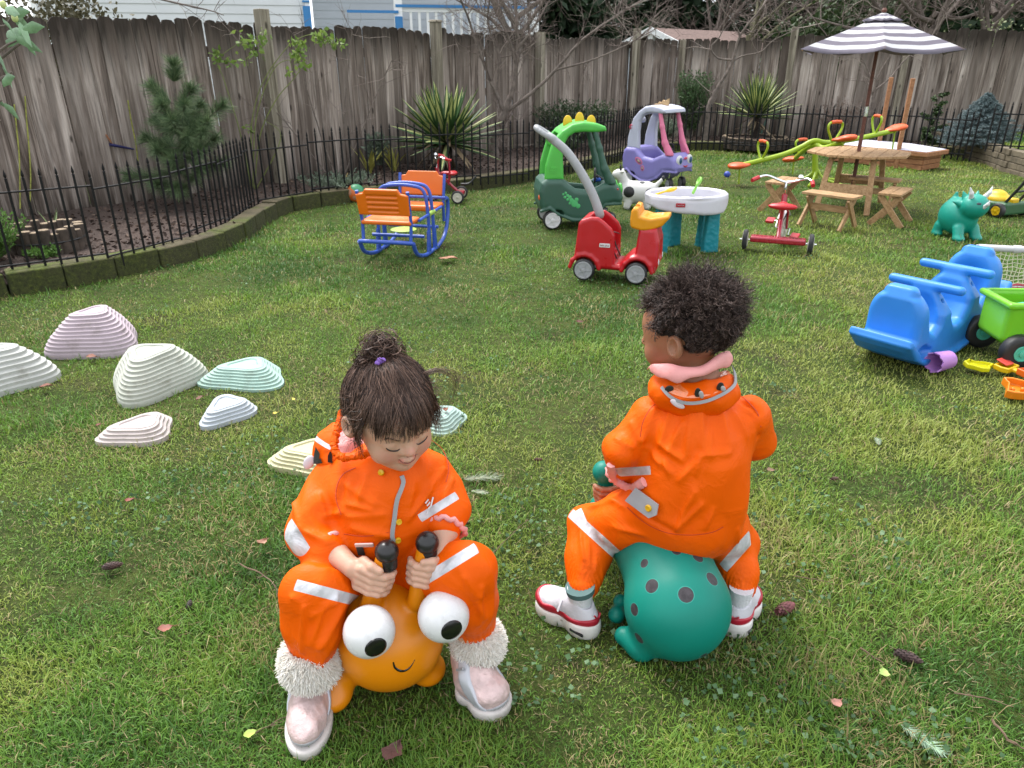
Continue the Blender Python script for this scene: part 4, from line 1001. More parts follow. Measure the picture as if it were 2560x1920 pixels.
# ---- yuccas with striped leaves ----
YG = mat('yucca_green', (0.035, 0.085, 0.028), .5, .35, 3, spec=.3); YY = mat('yucca_cream', (0.40, 0.42, 0.17), .5, .3, 3, spec=.3); YD = mat('yucca_dead', (0.20, 0.15, 0.09), .8, .4, 4)
def yucca(label, base, n, Lmin, Lmax, w, hz, seed, elev=(.0, 1.45), dead=10, ystr=.8):
    root = thing('yucca', label, 'yucca', base); rnd = random.Random(seed); mb = MB(); mb.tube([(0, 0, 0), (.01, 0, hz * .6), (0, 0, hz)], [.05, .055, .035], 10); mb.build('trunk', mat('yucca_trunk', (0.025, 0.018, 0.014), .95, .5, 30, 1, 60), root)
    for i in range(n):
        a = i * 2.39996 + rnd.uniform(-.2, .2); t = (i + .5) / n; e = elev[0] + (elev[1] - elev[0]) * t ** .75 + rnd.uniform(-.08, .08); L = Lmin + (Lmax - Lmin) * rnd.uniform(.5, 1) * (1 - .25 * t)
        d = Vector((cos(a) * cos(e), sin(a) * cos(e), sin(e))); mb = MB(); k = 7; p = Vector((cos(a) * .02, sin(a) * .02, hz - .05 + .05 * t)); sxv = Vector((-sin(a), cos(a), 0)); dd = d.copy(); rows = []
        sxv = (sxv + Vector((0, 0, rnd.uniform(-.5, .5)))).normalized()
        for j in range(k + 1):
            tt = j / k; ww = w * (.5 + 1.0 * min(tt * 3, 1) * .5) * (1 - tt ** 3) * .5 + .0015; upv = sxv.cross(dd).normalized(); rows.append([p + sxv * ww * q + upv * ww * abs(q) * .45 for q in (-1, -.42, .42, 1)])
            dd = (dd + Vector((0, 0, -.05 * (1.3 - e) * tt))).normalized(); p = p + dd * L / k
        for j in range(k):
            for q in range(3):
                mb.use(1 if (q == 1) == (rnd.random() < 2) and rnd.random() < 2 and ystr > .5 or (q != 1 and ystr <= .5) else 0); mb.add([rows[j][q], rows[j][q + 1], rows[j + 1][q + 1], rows[j + 1][q]], [(0, 1, 2, 3)])
        mb.build('leaf', [YG, YY], root, smooth=80, recalc=False)
    mb = MB()
    for i in range(dead):
        a = rnd.random() * 6.28; e = rnd.uniform(-.9, .15); mb.blade((0, 0, hz * rnd.uniform(.5, 1)), (cos(a) * cos(e), sin(a) * cos(e), sin(e)), Lmax * rnd.uniform(.4, .75), w * .7, .5, 5, .4)
    mb.build('dead_leaves', YD, root, smooth=80, recalc=False); return root
yucca('large yucca with cream-striped leaves behind the orange rocker', G(1118, 425, .1), 86, .40, .72, .094, .34, 3, (-.25, 1.3), 18)
yucca('spiky yucca on a dark stem in the far log ring planter', G(1883, 355, .1), 90, .42, .66, .058, .40, 4, (.05, 1.4), 10, .6)
def iris(label, u, v, n, L, w, seed, m, droop=1.2, name='iris_plant'):
    rnd = random.Random(seed); mb = MB()
    for k in range(n): a = rnd.random() * 6.28; e = rnd.uniform(.9, 1.4); mb.blade((rnd.uniform(-.02, .02), rnd.uniform(-.02, .02), 0), (cos(a) * cos(e), sin(a) * cos(e), sin(e)), L * rnd.uniform(.6, 1), w, droop * rnd.uniform(.3, 1), 7, .4)
    p = G(u, v, .1); o = mb.build(name, m, loc=p, smooth=80, recalc=False); return tag(o, label, 'plant')
YGL = mat('yellow_green_leaf', (0.28, 0.27, 0.06), .5, .4, 6)
iris('yellowing strappy plant left of the big yucca', 925, 435, 12, .36, .03, 1, YGL); iris('yellow-green strappy plant under the big yucca leaves', 985, 428, 14, .36, .03, 2, YGL); iris('pale green shoot standing in the log ring at the left', 140, 590, 4, .22, .016, 3, mat('shoot', (0.20, 0.28, 0.11), .5, .2), .9); iris('single withered yellow leaf upright behind the fence bars', 868, 455, 1, .17, .03, 4, mat('dry_yellow', (.4, .3, .12), .8, .2), .1)
# ---- climbing rose with green canes ----
cb = G(640, 474, .1); yc = cb.y; root = thing('climbing_rose', 'climbing rose with arching green canes and fresh leaves around the fence post', 'climber', cb); CANE = mat('green_cane', (0.14, 0.17, 0.045), .6, .3, 20)
cn = [[(640, 474), (628, 360), (632, 290), (655, 210), (700, 140), (740, 100), (790, 85), (850, 100)], [(636, 474), (650, 340), (690, 250), (740, 190), (760, 150), (745, 110)], [(630, 474), (600, 330), (560, 200), (545, 150), (600, 105)], [(640, 474), (690, 380), (700, 330), (660, 300)], [(632, 470), (640, 300), (680, 180), (720, 150), (730, 170)]]
mb = MB(); LPn = []
for c_ in cn: P = curve([A(u, v, yc) - cb for u, v in c_], 6); mb.tube(P, [.006 - .004 * i / len(P) for i in range(len(P))], 6); LPn.append(P)
mb.build('canes', CANE, root); r_ = np.random.default_rng(9); Cn = []
for (u, v, s_, n_) in [(545, 140, 14, 30), (575, 150, 12, 20), (620, 102, 16, 40), (655, 95, 14, 30), (640, 125, 12, 16), (750, 112, 12, 30), (745, 140, 14, 36), (760, 155, 12, 20), (725, 178, 10, 14), (805, 92, 14, 40), (830, 105, 12, 30), (850, 108, 8, 16), (735, 100, 8, 14), (790, 100, 10, 16), (612, 155, 8, 8), (620, 322, 12, 10)]:
    for _ in range(n_): Cn.append(list(A(u + r_.normal(0, s_ * .7), v + r_.normal(0, s_ * .6), yc + r_.normal(0, .05)) - cb))
Cn = np.array(Cn); leaves('leaves', Cn, r_.normal(0, 1, Cn.shape) + [0, 0, -.3], .05, .33, leafmat('rose_leaf', (0.06, 0.11, 0.02), (0.14, 0.22, 0.045), (0.30, 0.38, 0.10), .3), root)
# yellow-green mossy vine on the left boards
for i, pl_ in enumerate([[(62, 240), (66, 300), (72, 370), (76, 440), (74, 520)], [(35, 260), (42, 330), (48, 400), (50, 520)], [(318, 250), (326, 300), (338, 360), (345, 420)]]):
    P = [proj_on(u, v, FA, FE) + Vector((.02, -.03, 0)) for u, v in pl_]; mb = MB(); mb.tube([p - P[0] for p in curve(P, 5)], .005, 6); tag(mb.build('vine', mat('mossy_vine', (0.24, 0.25, 0.05), .8, .4, 30), loc=P[0]), ['yellow-green vine stem climbing the left boards, right of the other', 'mossy vine stem nearest the left edge of the fence', 'thin yellow vine stem on the boards left of the pine'][i], 'vine')
# ---- camellia twigs entering at the top left ----
cbp = A(-330, 520, 3.3); cbp.z = .05; root = thing('camellia', 'glossy light green camellia leaves reaching in at the top left corner', 'shrub', cbp); CAM = mat('camellia_leaf', (0.16, 0.27, 0.15), .28, .35, 14)
mb = MB(); tips = [(20, 60), (45, 100), (30, 180), (10, 190), (5, 250), (8, 30), (70, 100), (0, 300)]
for (u, v) in tips + [(-120, 150), (-90, 300), (-160, 60)]: mb.tube([p - cbp for p in curve([cbp, A(-220, 350, 3.3), A(u - 60, v + 40, 3.3), A(u, v, 3.3)], 5)], [.012 - .009 * i / 16 for i in range(16)], 6)
mb.build('stems', BARK, root); rnd = random.Random(4); mb = MB()
for (u, v) in [(8, 55), (30, 40), (45, 62), (15, 85), (58, 78), (40, 98), (15, 110), (38, 55), (6, 170), (5, 210), (10, 265), (-30, 100), (-50, 60), (-60, 180), (-30, 240), (-80, 120), (-100, 60), (-90, 220), (12, 25), (52, 90), (-10, 140)]:
    a = rnd.uniform(-1.2, .6); mb.blade(A(u, v, 3.3 + rnd.uniform(-.15, .15)) - cbp, (cos(a), rnd.uniform(-.5, .3), sin(a)), rnd.uniform(.07, .10), .042, .5, 6, .35, side=(rnd.uniform(-.4, .4), rnd.uniform(-.4, .4), 1))
mb.build('leaves', CAM, root, smooth=80, recalc=False)
for (u, v) in [(8, 12), (37, 45)]: mb = MB(); mb.ball(A(u, v, 3.25) - cbp, (.012, .012, .016)); mb.build('flower_bud', mat('bud', (0.45, 0.5, 0.2), .5), root)
# ---- log ring planters ----
LOG = mat('log_bark', (0.06, 0.045, 0.035), .9, .5, 14, .9, 50); LEND = mat('log_top', (0.24, 0.18, 0.12), .9, .3, 30, .4, 80)
def ring(label, c_, r0, h, n, seed, lr=.034, plank=False):
    root = thing('log_planter', label, 'planter', (c_.x, c_.y, .09)); rnd = random.Random(seed)
    for k in range(n):
        a = 2 * pi * k / n; mb = MB(); hh = h * rnd.uniform(.85, 1.1); x, y_ = r0 * cos(a), r0 * sin(a); rr = lr * rnd.uniform(.85, 1.1)
        mb.tube([(x, y_, -.05), (x, y_, hh)], [rr * 1.05, rr], 10); mb.use(1); mb.tube([(x, y_, hh + .001), (x, y_, hh + .004)], rr * .85, 10); mb.build('log', [LOG, LEND], root)
    mb = MB(); mb.tube([(0, 0, -.02), (0, 0, h * .7)], r0 - lr * .9, 28); mb.build('soil', MULCH, root)
    mb = MB(); mb.tube([((r0 + lr * .9) * cos(a * .2), (r0 + lr * .9) * sin(a * .2), h * .55) for a in range(32)], .006, 5, closed=True); mb.build('band', mat('rubber_band', (.012, .012, .012), .5), root); return root
ring('round log-edged planter behind the iron fence at the left', G(112, 625, .1) + Vector((0, .05, 0)), .20, .15, 24, 1)
ring('log-edged planter ring under the far yucca', G(1885, 358, .1), .43, .10, 44, 2); ring('smaller log-edged ring behind the seesaw centre', G(1995, 362, .1), .16, .08, 18, 3, .03)
for u, v, dx, lb in [(1925, 240, 26, 'dark green garden stake leaning on the fence right of the far yucca'), (2165, 180, 40, 'dark green garden stake behind the parasol pole')]:
    a = G(u - dx, 345, .1); t_ = A(u + 30, v - 55, a.y + .15); mb = MB(); mb.tube([(0, 0, 0), t_ - a], .012, 8); tag(mb.build('garden_stake', mat('stake_green', (0.03, 0.09, 0.065), .5), loc=a), lb, 'stake')
# dragonfly ornament on the left fence
q = proj_on(278, 362, FA, FE) + Vector((.03, -.03, 0)); root = thing('dragonfly_ornament', 'dark blue dragonfly ornament with an orange wing fixed to the left fence', 'ornament', q); fd = (FE - FA).normalized(); W_ = proj_on(262, 338, FA, FE) - proj_on(278, 362, FA, FE); T_ = proj_on(322, 370, FA, FE) - proj_on(270, 360, FA, FE)
mb = MB(); mb.tube([-T_ * .15, T_], [.014, .007], 8)
for k in range(7): mb.tube([T_ * (.2 + .1 * k), T_ * (.22 + .1 * k)], .011 - .0005 * k, 8)
mb.build('body', mat('dragonfly_blue', (0.02, 0.02, 0.09), .4), root); mb = MB(); nn = W_.cross(T_).normalized(); mb.tube([(0, 0, 0), W_ * .5, W_ * 1.0, W_ * 1.15], [.006, .022, .02, .004], 8, flat=.15); mb.build('wing', mat('dragonfly_orange', (0.4, 0.17, 0.08), .4), root)
# =================== TOYS ===================
def wheel(parent, c, r, w, tm, hm, rz=0, spokes=0, ax='y', cap=None, hubr=.68, tilt=0):
    """tyre mesh with a rim child; axle along local y"""
    M_ = Matrix.Rotation(rz, 4, 'Z') @ Matrix.Rotation(R(90), 4, 'X')
    mb = MB(); mb.lathe([(r * .55, -w * .48), (r * .86, -w / 2), (r * .96, -w * .4), (r, -w * .22), (r, w * .22), (r * .96, w * .4), (r * .86, w / 2), (r * .55, w * .48)], M_, 28)
    o = mb.build('wheel', tm, parent, smooth=50, loc=c)
    mb = MB()
    for s_ in (-1, 1):
        z = s_ * w * .5
        mb.lathe([(r * hubr, z - s_ * .004), (r * hubr, z + s_ * .002), (r * hubr * .86, z + s_ * .003), (r * hubr * .8, z - s_ * .0002), (r * .2, z - s_ * .0002), (r * .18, z + s_ * .006), (r * .05, z + s_ * .008)], M_, 28)
        for k in range(spokes):
            a = 2 * pi * k / spokes; mb.box((0, 0, 0), (r * .5, r * .10, .006), M=M_ @ Matrix.Rotation(a, 4, 'Z') @ Matrix.Translation((r * .42, 0, z + s_ * .001)))
    mb.build('rim', hm, o, smooth=35)
    if cap: mb = MB(); mb.lathe([(r * .14, -w * .62), (r * .14, w * .62)], M_, 14); mb.build('hub', cap, o)
    return o
BLKP = plastic('black_plastic', (40, 40, 42), .5, .1); GREYP = plastic('grey_plastic', (176, 178, 182)); WHP = plastic('white_plastic', (238, 238, 240), .4, .16)
REDP = plastic('red_plastic', (205, 24, 38), .33, .06); ORP = plastic('orange_plastic', (250, 128, 12), .4, .06); YEL = plastic('yellow_plastic', (250, 205, 20), .4, .05)
DGR = plastic('dark_green_plastic', (58, 100, 84), .45, .1); LGR = plastic('bright_green_plastic', (88, 200, 78), .42, .05); LIL = plastic('lilac_plastic', (150, 142, 215), .42, .08); PNK = plastic('pink_plastic', (240, 128, 165), .42, .05)
TEALP = plastic('teal_plastic', (20, 155, 165), .42, .08); LIME = plastic('lime_paint', (175, 205, 45), .35, .05); ORED = plastic('orange_red_plastic', (245, 100, 40), .42, .05); CHR = mat('chrome', (0.75, 0.76, 0.78), .18, .05, metal=1); REDM = plastic('red_paint', (180, 28, 55), .25, .03, coat=.5)
WOODT = None
def cedar(name, a, b_, c_):
    b = NB(name); g = b.n('ShaderNodeNewGeometry'); off = b.n('ShaderNodeCombineXYZ'); b.l(b.math('MULTIPLY', g.outputs['Random Per Island'], 20), off.inputs[2]); v = b.vmath('ADD', b.obj, off.outputs[0])
    n1 = b.noise(3, 5, v, .65, (3, 14, 14), .4); n2 = b.noise(1, 5, v, .7, (20, 130, 130))
    c = b.ramp(n1, [(.3, a), (.5, b_), (.72, c_)]); c = b.mix(b.ramp(n2, [(.35, (.45,) * 3), (.6, (0,) * 3)]), c, tuple(x * .5 for x in a))
    b.setp(Base_Color=c, Roughness=.65); b.l(b.bump(n2, .2, .003), b.b.inputs['Normal']); return b.m
CEDAR = cedar('cedar_wood', (0.25, 0.135, 0.055), (0.40, 0.235, 0.108), (0.54, 0.345, 0.18)); RCEDAR = cedar('red_cedar', (0.21, 0.085, 0.035), (0.35, 0.155, 0.068), (0.47, 0.24, 0.115)); MAHOG = cedar('pole_wood', (0.07, 0.022, 0.014), (0.12, 0.04, 0.025), (0.17, 0.06, 0.04))

# ---- two ride-in cars ----
def coupe(name, label, loc, rz, sc, body, rear, front, kind, hub):
    t = thing(name, label, 'toy car', loc, rz, 'ride-in toy cars', sc)
    out = [(-.33, .37), (-.345, .30), (-.34, .20), (-.32, .14), (-.26, .165), (-.20, .125), (-.07, .068), (.03, .068), (.13, .115), (.20, .185), (.28, .20), (.345, .19), (.36, .235), (.335, .315), (.26, .37), (.17, .36), (.07, .312), (-.05, .325), (-.11, .365), (-.16, .405), (-.29, .405)]
    f = sd_poly(out, lambda P: .2 - .05 * np.clip((P[:, 0] - .1) * 4, 0, 1), .045)
    f = Sub(f, sd_box((.015, 0, .42), (.155, .145, .26), .05), .02)
    for s_ in (-1, 1):
        f = Sub(f, sd_box((-.235, s_ * .2, .06), (.095, .06, .10), .05), .01)
        f = U_(.012, f, chain([(-.33, s_ * .185, .15), (-.26, s_ * .195, .175), (-.19, s_ * .195, .125), (-.07, s_ * .195, .075), (.04, s_ * .19, .075), (.13, s_ * .18, .12), (.2, s_ * .165, .19), (.34, s_ * .13, .19)], [.012] * 8, .01))
    sdf('body', f, (-.38, -.23, .04), (.4, .23, .44), .0085, body, t)
    g_ = sd_poly([(-.30, .39), (-.295, .50), (-.262, .62), (-.24, .69), (-.17, .765), (-.09, .815), (0, .83), (.10, .818), (.175, .795), (.185, .76), (.1, .752), (0, .757), (-.07, .75), (-.12, .72), (-.15, .66), (-.158, .56), (-.145, .39)], .175, .022)
    g_ = Sub(g_, sd_box((0, 0, .55), (.6, .12, .185), .04), .015); g_ = Sub(g_, sd_box((-.24, 0, .60), (.2, .095, .1), .04), .01)
    if kind == 'dino': g_ = U_(.02, g_, sd_cap((-.24, 0, .66), (-.262, 0, .735), .028, .022))
    else: g_ = U_(.02, g_, sd_cap((-.235, 0, .67), (-.25, 0, .70), .03, .022))
    sdf('roof', g_, (-.34, -.2, .37), (.22, .2, .86), .008, rear, t)
    for s_ in (-1, 1):
        p_ = chain([(.095, s_ * .145, .76), (.135, s_ * .15, .63), (.185, s_ * .148, .47), (.245, s_ * .135, .36)], [.021, .023, .03, .044], .02)
        sdf('front_pillar', Int(p_, sd_box((.2, s_ * .15, .56), (.3, .032, .21), .01), .006), (.05, s_ * .15 - .06, .33), (.32, s_ * .15 + .06, .8), .008, front, t)
    for s_ in (-1, 1): wheel(t, (-.235, s_ * .175, .078), .078, .055, BLKP, WHP if kind == 'dino' else GREYP, 0, 5, cap=LGR if kind == 'dino' else None, hubr=.8)
    for s_ in (-1, 1): w_ = wheel(t, (.25, s_ * .11, .062), .062, .045, BLKP, GREYP, -.5 if kind != 'dino' else .3, 6, hubr=.72); mb = MB(); mb.tube([(0, 0, 0), (-.01, 0, .07), (0, 0, .13)], .008, 8); mb.build('fork', CHR, w_)
    mb = MB(); mb.tube([(.14 + .02 * cos(a) * .5, .055 * cos(a), .40 + .055 * sin(a)) for a in [2 * pi * k / 18 for k in range(18)]], .009, 8, closed=True); mb.tube([(.15, 0, .40), (.22, 0, .36)], .012, 8); mb.box((.145, 0, .40), (.012, .09, .014)); mb.build('steering_wheel', BLKP, t)
    mb = MB(); mb.ball((.04, 0, .17), (.11, .12, .05)); mb.build('seat', body, t)
    if kind == 'dino':
        for x, z, h in ((-.10, .80, .058), (-.005, .815, .066), (.09, .80, .058)):
            mb = MB(); mb.ball((0, 0, 0), (.038, .014, h), seg=20); mb.build('roof_spike', YEL, t, loc=(x, 0, z + .012))
        for s_ in (-1, 1): mb = MB(); mb.ball((0, 0, 0), (.022, .05, .052)); e = mb.build('headlight', LGR, t, loc=(.335, s_ * .085, .30)); mb = MB(); mb.ball((.012, 0, 0), (.014, .03, .032)); mb.build('lens', WHP, e)
        mb = MB(); mb.ball((0, 0, 0), (.012, .02, .024)); mb.build('tail_light', ORED, t, loc=(-.338, -.15, .255)); mb = MB(); mb.ball((0, 0, 0), (.008, .012, .008)); mb.build('side_light', REDP, t, loc=(.30, -.152, .31))
        mb = MB()
        for x, z, r_ in ((-.155, .285, .009), (-.135, .295, .011), (-.12, .275, .013), (-.14, .262, .012), (-.10, .26, .017), (-.118, .243, .012), (-.085, .235, .02), (-.06, .21, .03), (-.045, .24, .018), (-.10, .212, .01), (-.03, .19, .02)): mb.ball((x, 0, z), (r_, .003, r_), seg=12, rings=8)
        mb.build('footprint_decal', plastic('decal_green', (90, 200, 120), .5, 0), t, loc=(0, -.199, 0))
        mb = MB(); mb.box((-.235, -.176, .47), (.05, .006, .05)); mb.box((-.235, -.179, .485), (.04, .006, .005)); mb.box((-.235, -.179, .465), (.04, .006, .005)); mb.build('vent', LGR, t)
        mb = MB(); mb.ball((.155, .03, .36), .02); mb.ball((.17, -.03, .37), .016); mb.build('dashboard_key', plastic('mixed_blue', (30, 90, 200)), t)
    else:
        for s_ in (-1, 1):
            mb = MB(); mb.ball((0, 0, 0), (.025, .047, .052)); e = mb.build('headlight', WHP, t, loc=(.335, s_ * .085, .305)); mb = MB(); mb.ball((.012, 0, 0), (.0165, .031, .036)); ir = mb.build('iris', plastic('eye_blue', (45, 95, 140), .3, 0), e)
        mb = MB(); mb.ball((0, 0, 0), (.008, .03, .014)); mb.build('nose_badge', plastic('badge_pink', (225, 80, 110), .4, 0), t, loc=(.352, 0, .325))
        mb = MB(); mb.tube([(.362 - abs(y_) * .25, y_, .262 - .02 * cos(y_ * 30)) for y_ in (-.04, -.03, -.015, 0, .015, .03, .04)], [.003, .006, .008, .009, .008, .006, .003], 8); mb.build('smile', REDP, t)
        for k, (x, z, rx, rz_, an) in enumerate(((-.10, .275, .065, .035, .5), (-.045, .205, .035, .028, 1.4))):
            mb = MB(); mb.ball((0, 0, 0), (rx, .004, rz_), Matrix.Rotation(an, 4, 'Y'), 20, 10); mb.use(1); mb.ball((0, -.003, 0), (rx * .72, .004, rz_ * .6), Matrix.Rotation(an, 4, 'Y'), 20, 10); mb.use(2); mb.ball((0, -.006, 0), (rx * .3, .003, rz_ * .3), Matrix.Rotation(an, 4, 'Y'), 14, 8); mb.build('wing_decal', [PNK, plastic('decal_mauve', (150, 105, 150), .5, 0), plastic('decal_sand', (205, 180, 150), .5, 0)], t, loc=(x, -.198, z))
        mb = MB(); mb.tube([(-.27, -.178, .60), (-.25, -.178, .63), (-.235, -.178, .62)], .006, 6); mb.tube([(-.26, -.178, .585), (-.24, -.178, .60)], .005, 6); mb.build('star_decal', plastic('decal_red', (210, 70, 95), .5, 0), t)
        # tan wavy comb on the roof
        o2 = [(-.12, 0), (.06, 0), (.065, .07), (.035, .055), (.015, .045), (-.01, .055), (-.03, .03), (-.06, .035), (-.08, .012), (-.11, .015)]; mb = MB(); mb.prism(o2, .02, Matrix.Translation((.02, 0, .822)) @ Matrix.Rotation(R(90), 4, 'X')); mb.build('roof_crest', cedar('crest_wood', (.35, .22, .10), (.48, .32, .16), (.6, .42, .22)), t, bevel=.003)
    return t
coupe('ride_in_car', 'dark green ride-in toy car with bright green roof and three yellow spikes', G(1441, 561) , R(6), .97, DGR, LGR, DGR, 'dino', WHP)
coupe('ride_in_car', 'lilac ride-in toy car with pink pillars, white roof and big blue eyes', G(1640, 466), R(-48), .98, LIL, plastic('pearl_white', (212, 216, 236), .42, .06), PNK, 'pink', GREYP)

# ---- red push car with grey handle ----
t = thing('push_car', 'red push car with yellow tray, grey wheels and long curved grey handle', 'toy car', G(1532, 692), R(-17), scale=.86)
f = sd_poly([(-.255, .10), (-.262, .17), (-.252, .26), (-.238, .40), (-.22, .425), (-.15, .45), (-.10, .45), (-.06, .425), (-.03, .40), (.0, .375), (.022, .33), (.025, .10)], .15, .022)
f = Sub(f, sd_box((.02, 0, .42), (.19, .118, .25), .05), .02)
f2 = sd_poly([(-.26, .085), (-.26, .13), (.0, .13), (.06, .13), (.12, .19), (.165, .215), (.18, .39), (.30, .39), (.325, .30), (.33, .14), (.31, .08)], lambda P: .145 - .02 * np.clip((P[:, 2] - .2) * 5, 0, 1), .03)
f2 = Sub(f2, sd_box((.34, 0, .22), (.035, .07, .07), .03), .015)
f = U_(.015, f, f2)
for s_ in (-1, 1):
    for cx in (-.185, .185):
        f = Sub(f, sd_cap((cx, s_ * .12, .08), (cx, s_ * .2, .08), .094), .008)
        f = U_(.012, f, chain([(cx + .105 * cos(a), s_ * .142, .08 + .105 * sin(a)) for a in [R(q) for q in (5, 35, 65, 90, 115, 145, 175)]], [.014] * 7, .01))
f = Sub(f, sd_box((0, -.152, .272), (.02, .003, .001), .001), 0) if 0 else f
sdf('body', f, (-.30, -.18, .05), (.36, .18, .48), .0075, REDP, t)
for s_ in (-1, 1):
    for cx in (-.185, .185): wheel(t, (cx, s_ * .145, .078), .078, .05, BLKP, GREYP, 0, 5, cap=CHR, hubr=.8)
f = sd_poly([(.13, .385), (.12, .40), (.115, .44), (.12, .50), (.135, .525), (.165, .52), (.18, .47), (.25, .455), (.37, .475), (.375, .455), (.33, .40), (.26, .375), (.2, .37)], lambda P: .13 - .05 * np.clip((P[:, 0] - .22) * 6, 0, 1), .018)
f = Sub(f, sd_box((.27, 0, .50), (.06, .085, .05), .025), .01); f = Sub(f, sd_box((.14, 0, .50), (.02, .05, .03), .015), .01)
sdf('tray', f, (.09, -.15, .35), (.4, .15, .55), .006, ORP if 0 else plastic('amber_plastic', (250, 165, 15), .4, .05), t)
cl = curve([(-.115, 0, .44), (-.175, 0, .58), (-.26, 0, .72), (-.36, 0, .85), (-.46, 0, .93), (-.50, 0, .955)], 6)
f = U_(.012, chain([tuple(p) for p in cl], [.030 - .005 * i / len(cl) for i in range(len(cl))], .01)); lp = [(-.49 - .075 * cos(a) * .85, .036 * sin(a), .945 + .075 * cos(a) * .5) for a in [2 * pi * k / 16 for k in range(17)]]
f = Sub(f, sd_ell((-.55, 0, .985), (.05, .018, .1), Matrix.Rotation(R(-38), 3, 'Y')), .008); f = U_(.012, f, chain([tuple(Vector(q) + Vector((-.035, 0, .03))) for q in lp], [.017] * 17, .01))
sdf('handle', f, (-.68, -.07, .40), (-.07, .07, 1.08), .0065, GREYP, t)
mb = MB(); mb.box((0, 0, 0), (.075, .004, .028)); o = mb.build('label_plate', WHP, t, bevel=.006, loc=(-.045, -.152, .26)); 
def text(s_, size, m, parent, loc, rot, name='lettering', ext=.0006):
    cu = bpy.data.curves.new(name, 'FONT'); cu.body = s_; cu.size = size; cu.extrude = ext; cu.align_x = 'CENTER'; cu.align_y = 'CENTER'; o = bpy.data.objects.new('tmp', cu); C.collection.objects.link(o)
    dg = bpy.context.evaluated_depsgraph_get(); me = bpy.data.meshes.new_from_object(o.evaluated_get(dg)); bpy.data.objects.remove(o); me.materials.clear(); me.materials.append(m); q = link(name, me, parent, loc); q.rotation_euler = rot; return q
text('little tikes', .016, plastic('label_red', (170, 60, 60), .5, 0), o, (0, -.0028, 0), (R(90), 0, 0))
mb = MB(); P = curve([(-.06, -.07, .33), (-.03, -.075, .30), (.0, -.07, .22), (.03, -.05, .15)], 6); mb.tube(P, .010, 6, flat=.4); mb.tube([p + Vector((.01, .09, 0)) for p in P], .010, 6, flat=.4); mb.tube(curve([(-.06, -.07, .335), (0, -.02, .33), (.02, .03, .31)], 5), .008, 6, flat=.4); mb.build('seat_belt', BLKP, t)
for s_ in (-1, 1): mb = MB(); mb.ball((0, 0, 0), (.012, .018, .03)); mb.build('headlight', WHP, t, loc=(.322, s_ * .11, .16))

# ---- water table ----
t = thing('water_table', 'white oval water play table on teal legs behind the red push car', 'play table', G(1704, 620), R(8))
f = sd_poly([(-.28, .32), (-.24, .30), (.05, .27), (.22, .27), (.285, .32), (.295, .385), (-.295, .385)], .235, .03); cap_ = lambda P: (np.sqrt((P[:, 0] / .292) ** 2 + (P[:, 1] / .24) ** 2) - 1) * .23
f = Int(f, cap_, .02); inn = lambda P: np.maximum((np.sqrt((P[:, 0] / .255) ** 2 + (P[:, 1] / .205) ** 2) - 1) * .2, .325 - P[:, 2]); f = Sub(f, inn, .012)
f = U_(.012, f, lambda P: np.abs(np.sqrt((P[:, 0] / .272) ** 2 + (P[:, 1] / .222) ** 2) - 1) * .24 + np.abs(P[:, 2] - .385) - .014); f = U_(.01, f, sd_ell((.0, .02, .33), (.06, .045, .03)))
sdf('basin', f, (-.32, -.26, .24), (.32, .26, .42), .007, plastic('basin_white', (232, 230, 240), .4, .1), t)
for x, y_, a in ((.17, -.09, 0), (-.02, .14, .4), (-.19, -.06, 0), (.2, .1, .2)):
    f = sd_poly([(-.058, -.02), (.058, -.02), (.042, .31), (-.038, .31)], .03, .012); o = sdf('leg', f, (-.08, -.05, -.03), (.08, .05, .33), .007, plastic('teal_rock', (18, 150, 165), .5, .1, bump=.8, bscale=28), t, disp=lambda P: .003 * fbm(P, 40, 2)); o.location = (x, y_, 0); o.rotation_euler = (0, 0, a)
mb = MB(); mb.box((0, 0, 0), (.062, .004, .026)); o = mb.build('badge', plastic('badge_red', (190, 40, 60), .4, 0), t, bevel=.003, loc=(-.12, -.222, .345)); o.rotation_euler = (0, 0, -.3); text('Fisher-Price', .010, WHP, o, (0, -.003, 0), (R(90), 0, 0))
def shovel(label, a, b_, m, w=.04, r=.010):
    a, b_ = Vector(a), Vector(b_); d = (b_ - a); L = d.length; f = U_(.01, sd_cap((0, 0, 0), (L * .6, 0, 0), r, r * .9), sd_ell((L * .78, 0, 0), (L * .27, w, .016)))
    f = Sub(f, sd_ell((L * .78, 0, .014), (L * .22, w * .8, .016)), .004); o = sdf('toy_shovel', f, (-.03, -w - .01, -.03), (L + .03, w + .01, .03), .004, m)
    x = d.normalized(); y_ = Vector((0, 0, 1)).cross(x).normalized(); z = x.cross(y_); z2 = z; M_ = Matrix((x, y_, z)).transposed().to_4x4(); M_.translation = a; o.matrix_world = M_; return tag(o, label, 'toy shovel')
sp = A(1648, 480, 5.3); shovel('yellow toy shovel lying across the left rim of the water table', A(1640, 486, 5.16) , A(1690, 470, 5.22), YEL, .022, .007)
shovel('green toy shovel standing on the back rim of the water table', A(1733, 482, 5.30), A(1752, 444, 5.30), plastic('spoon_green', (150, 220, 90), .4, 0), .036)

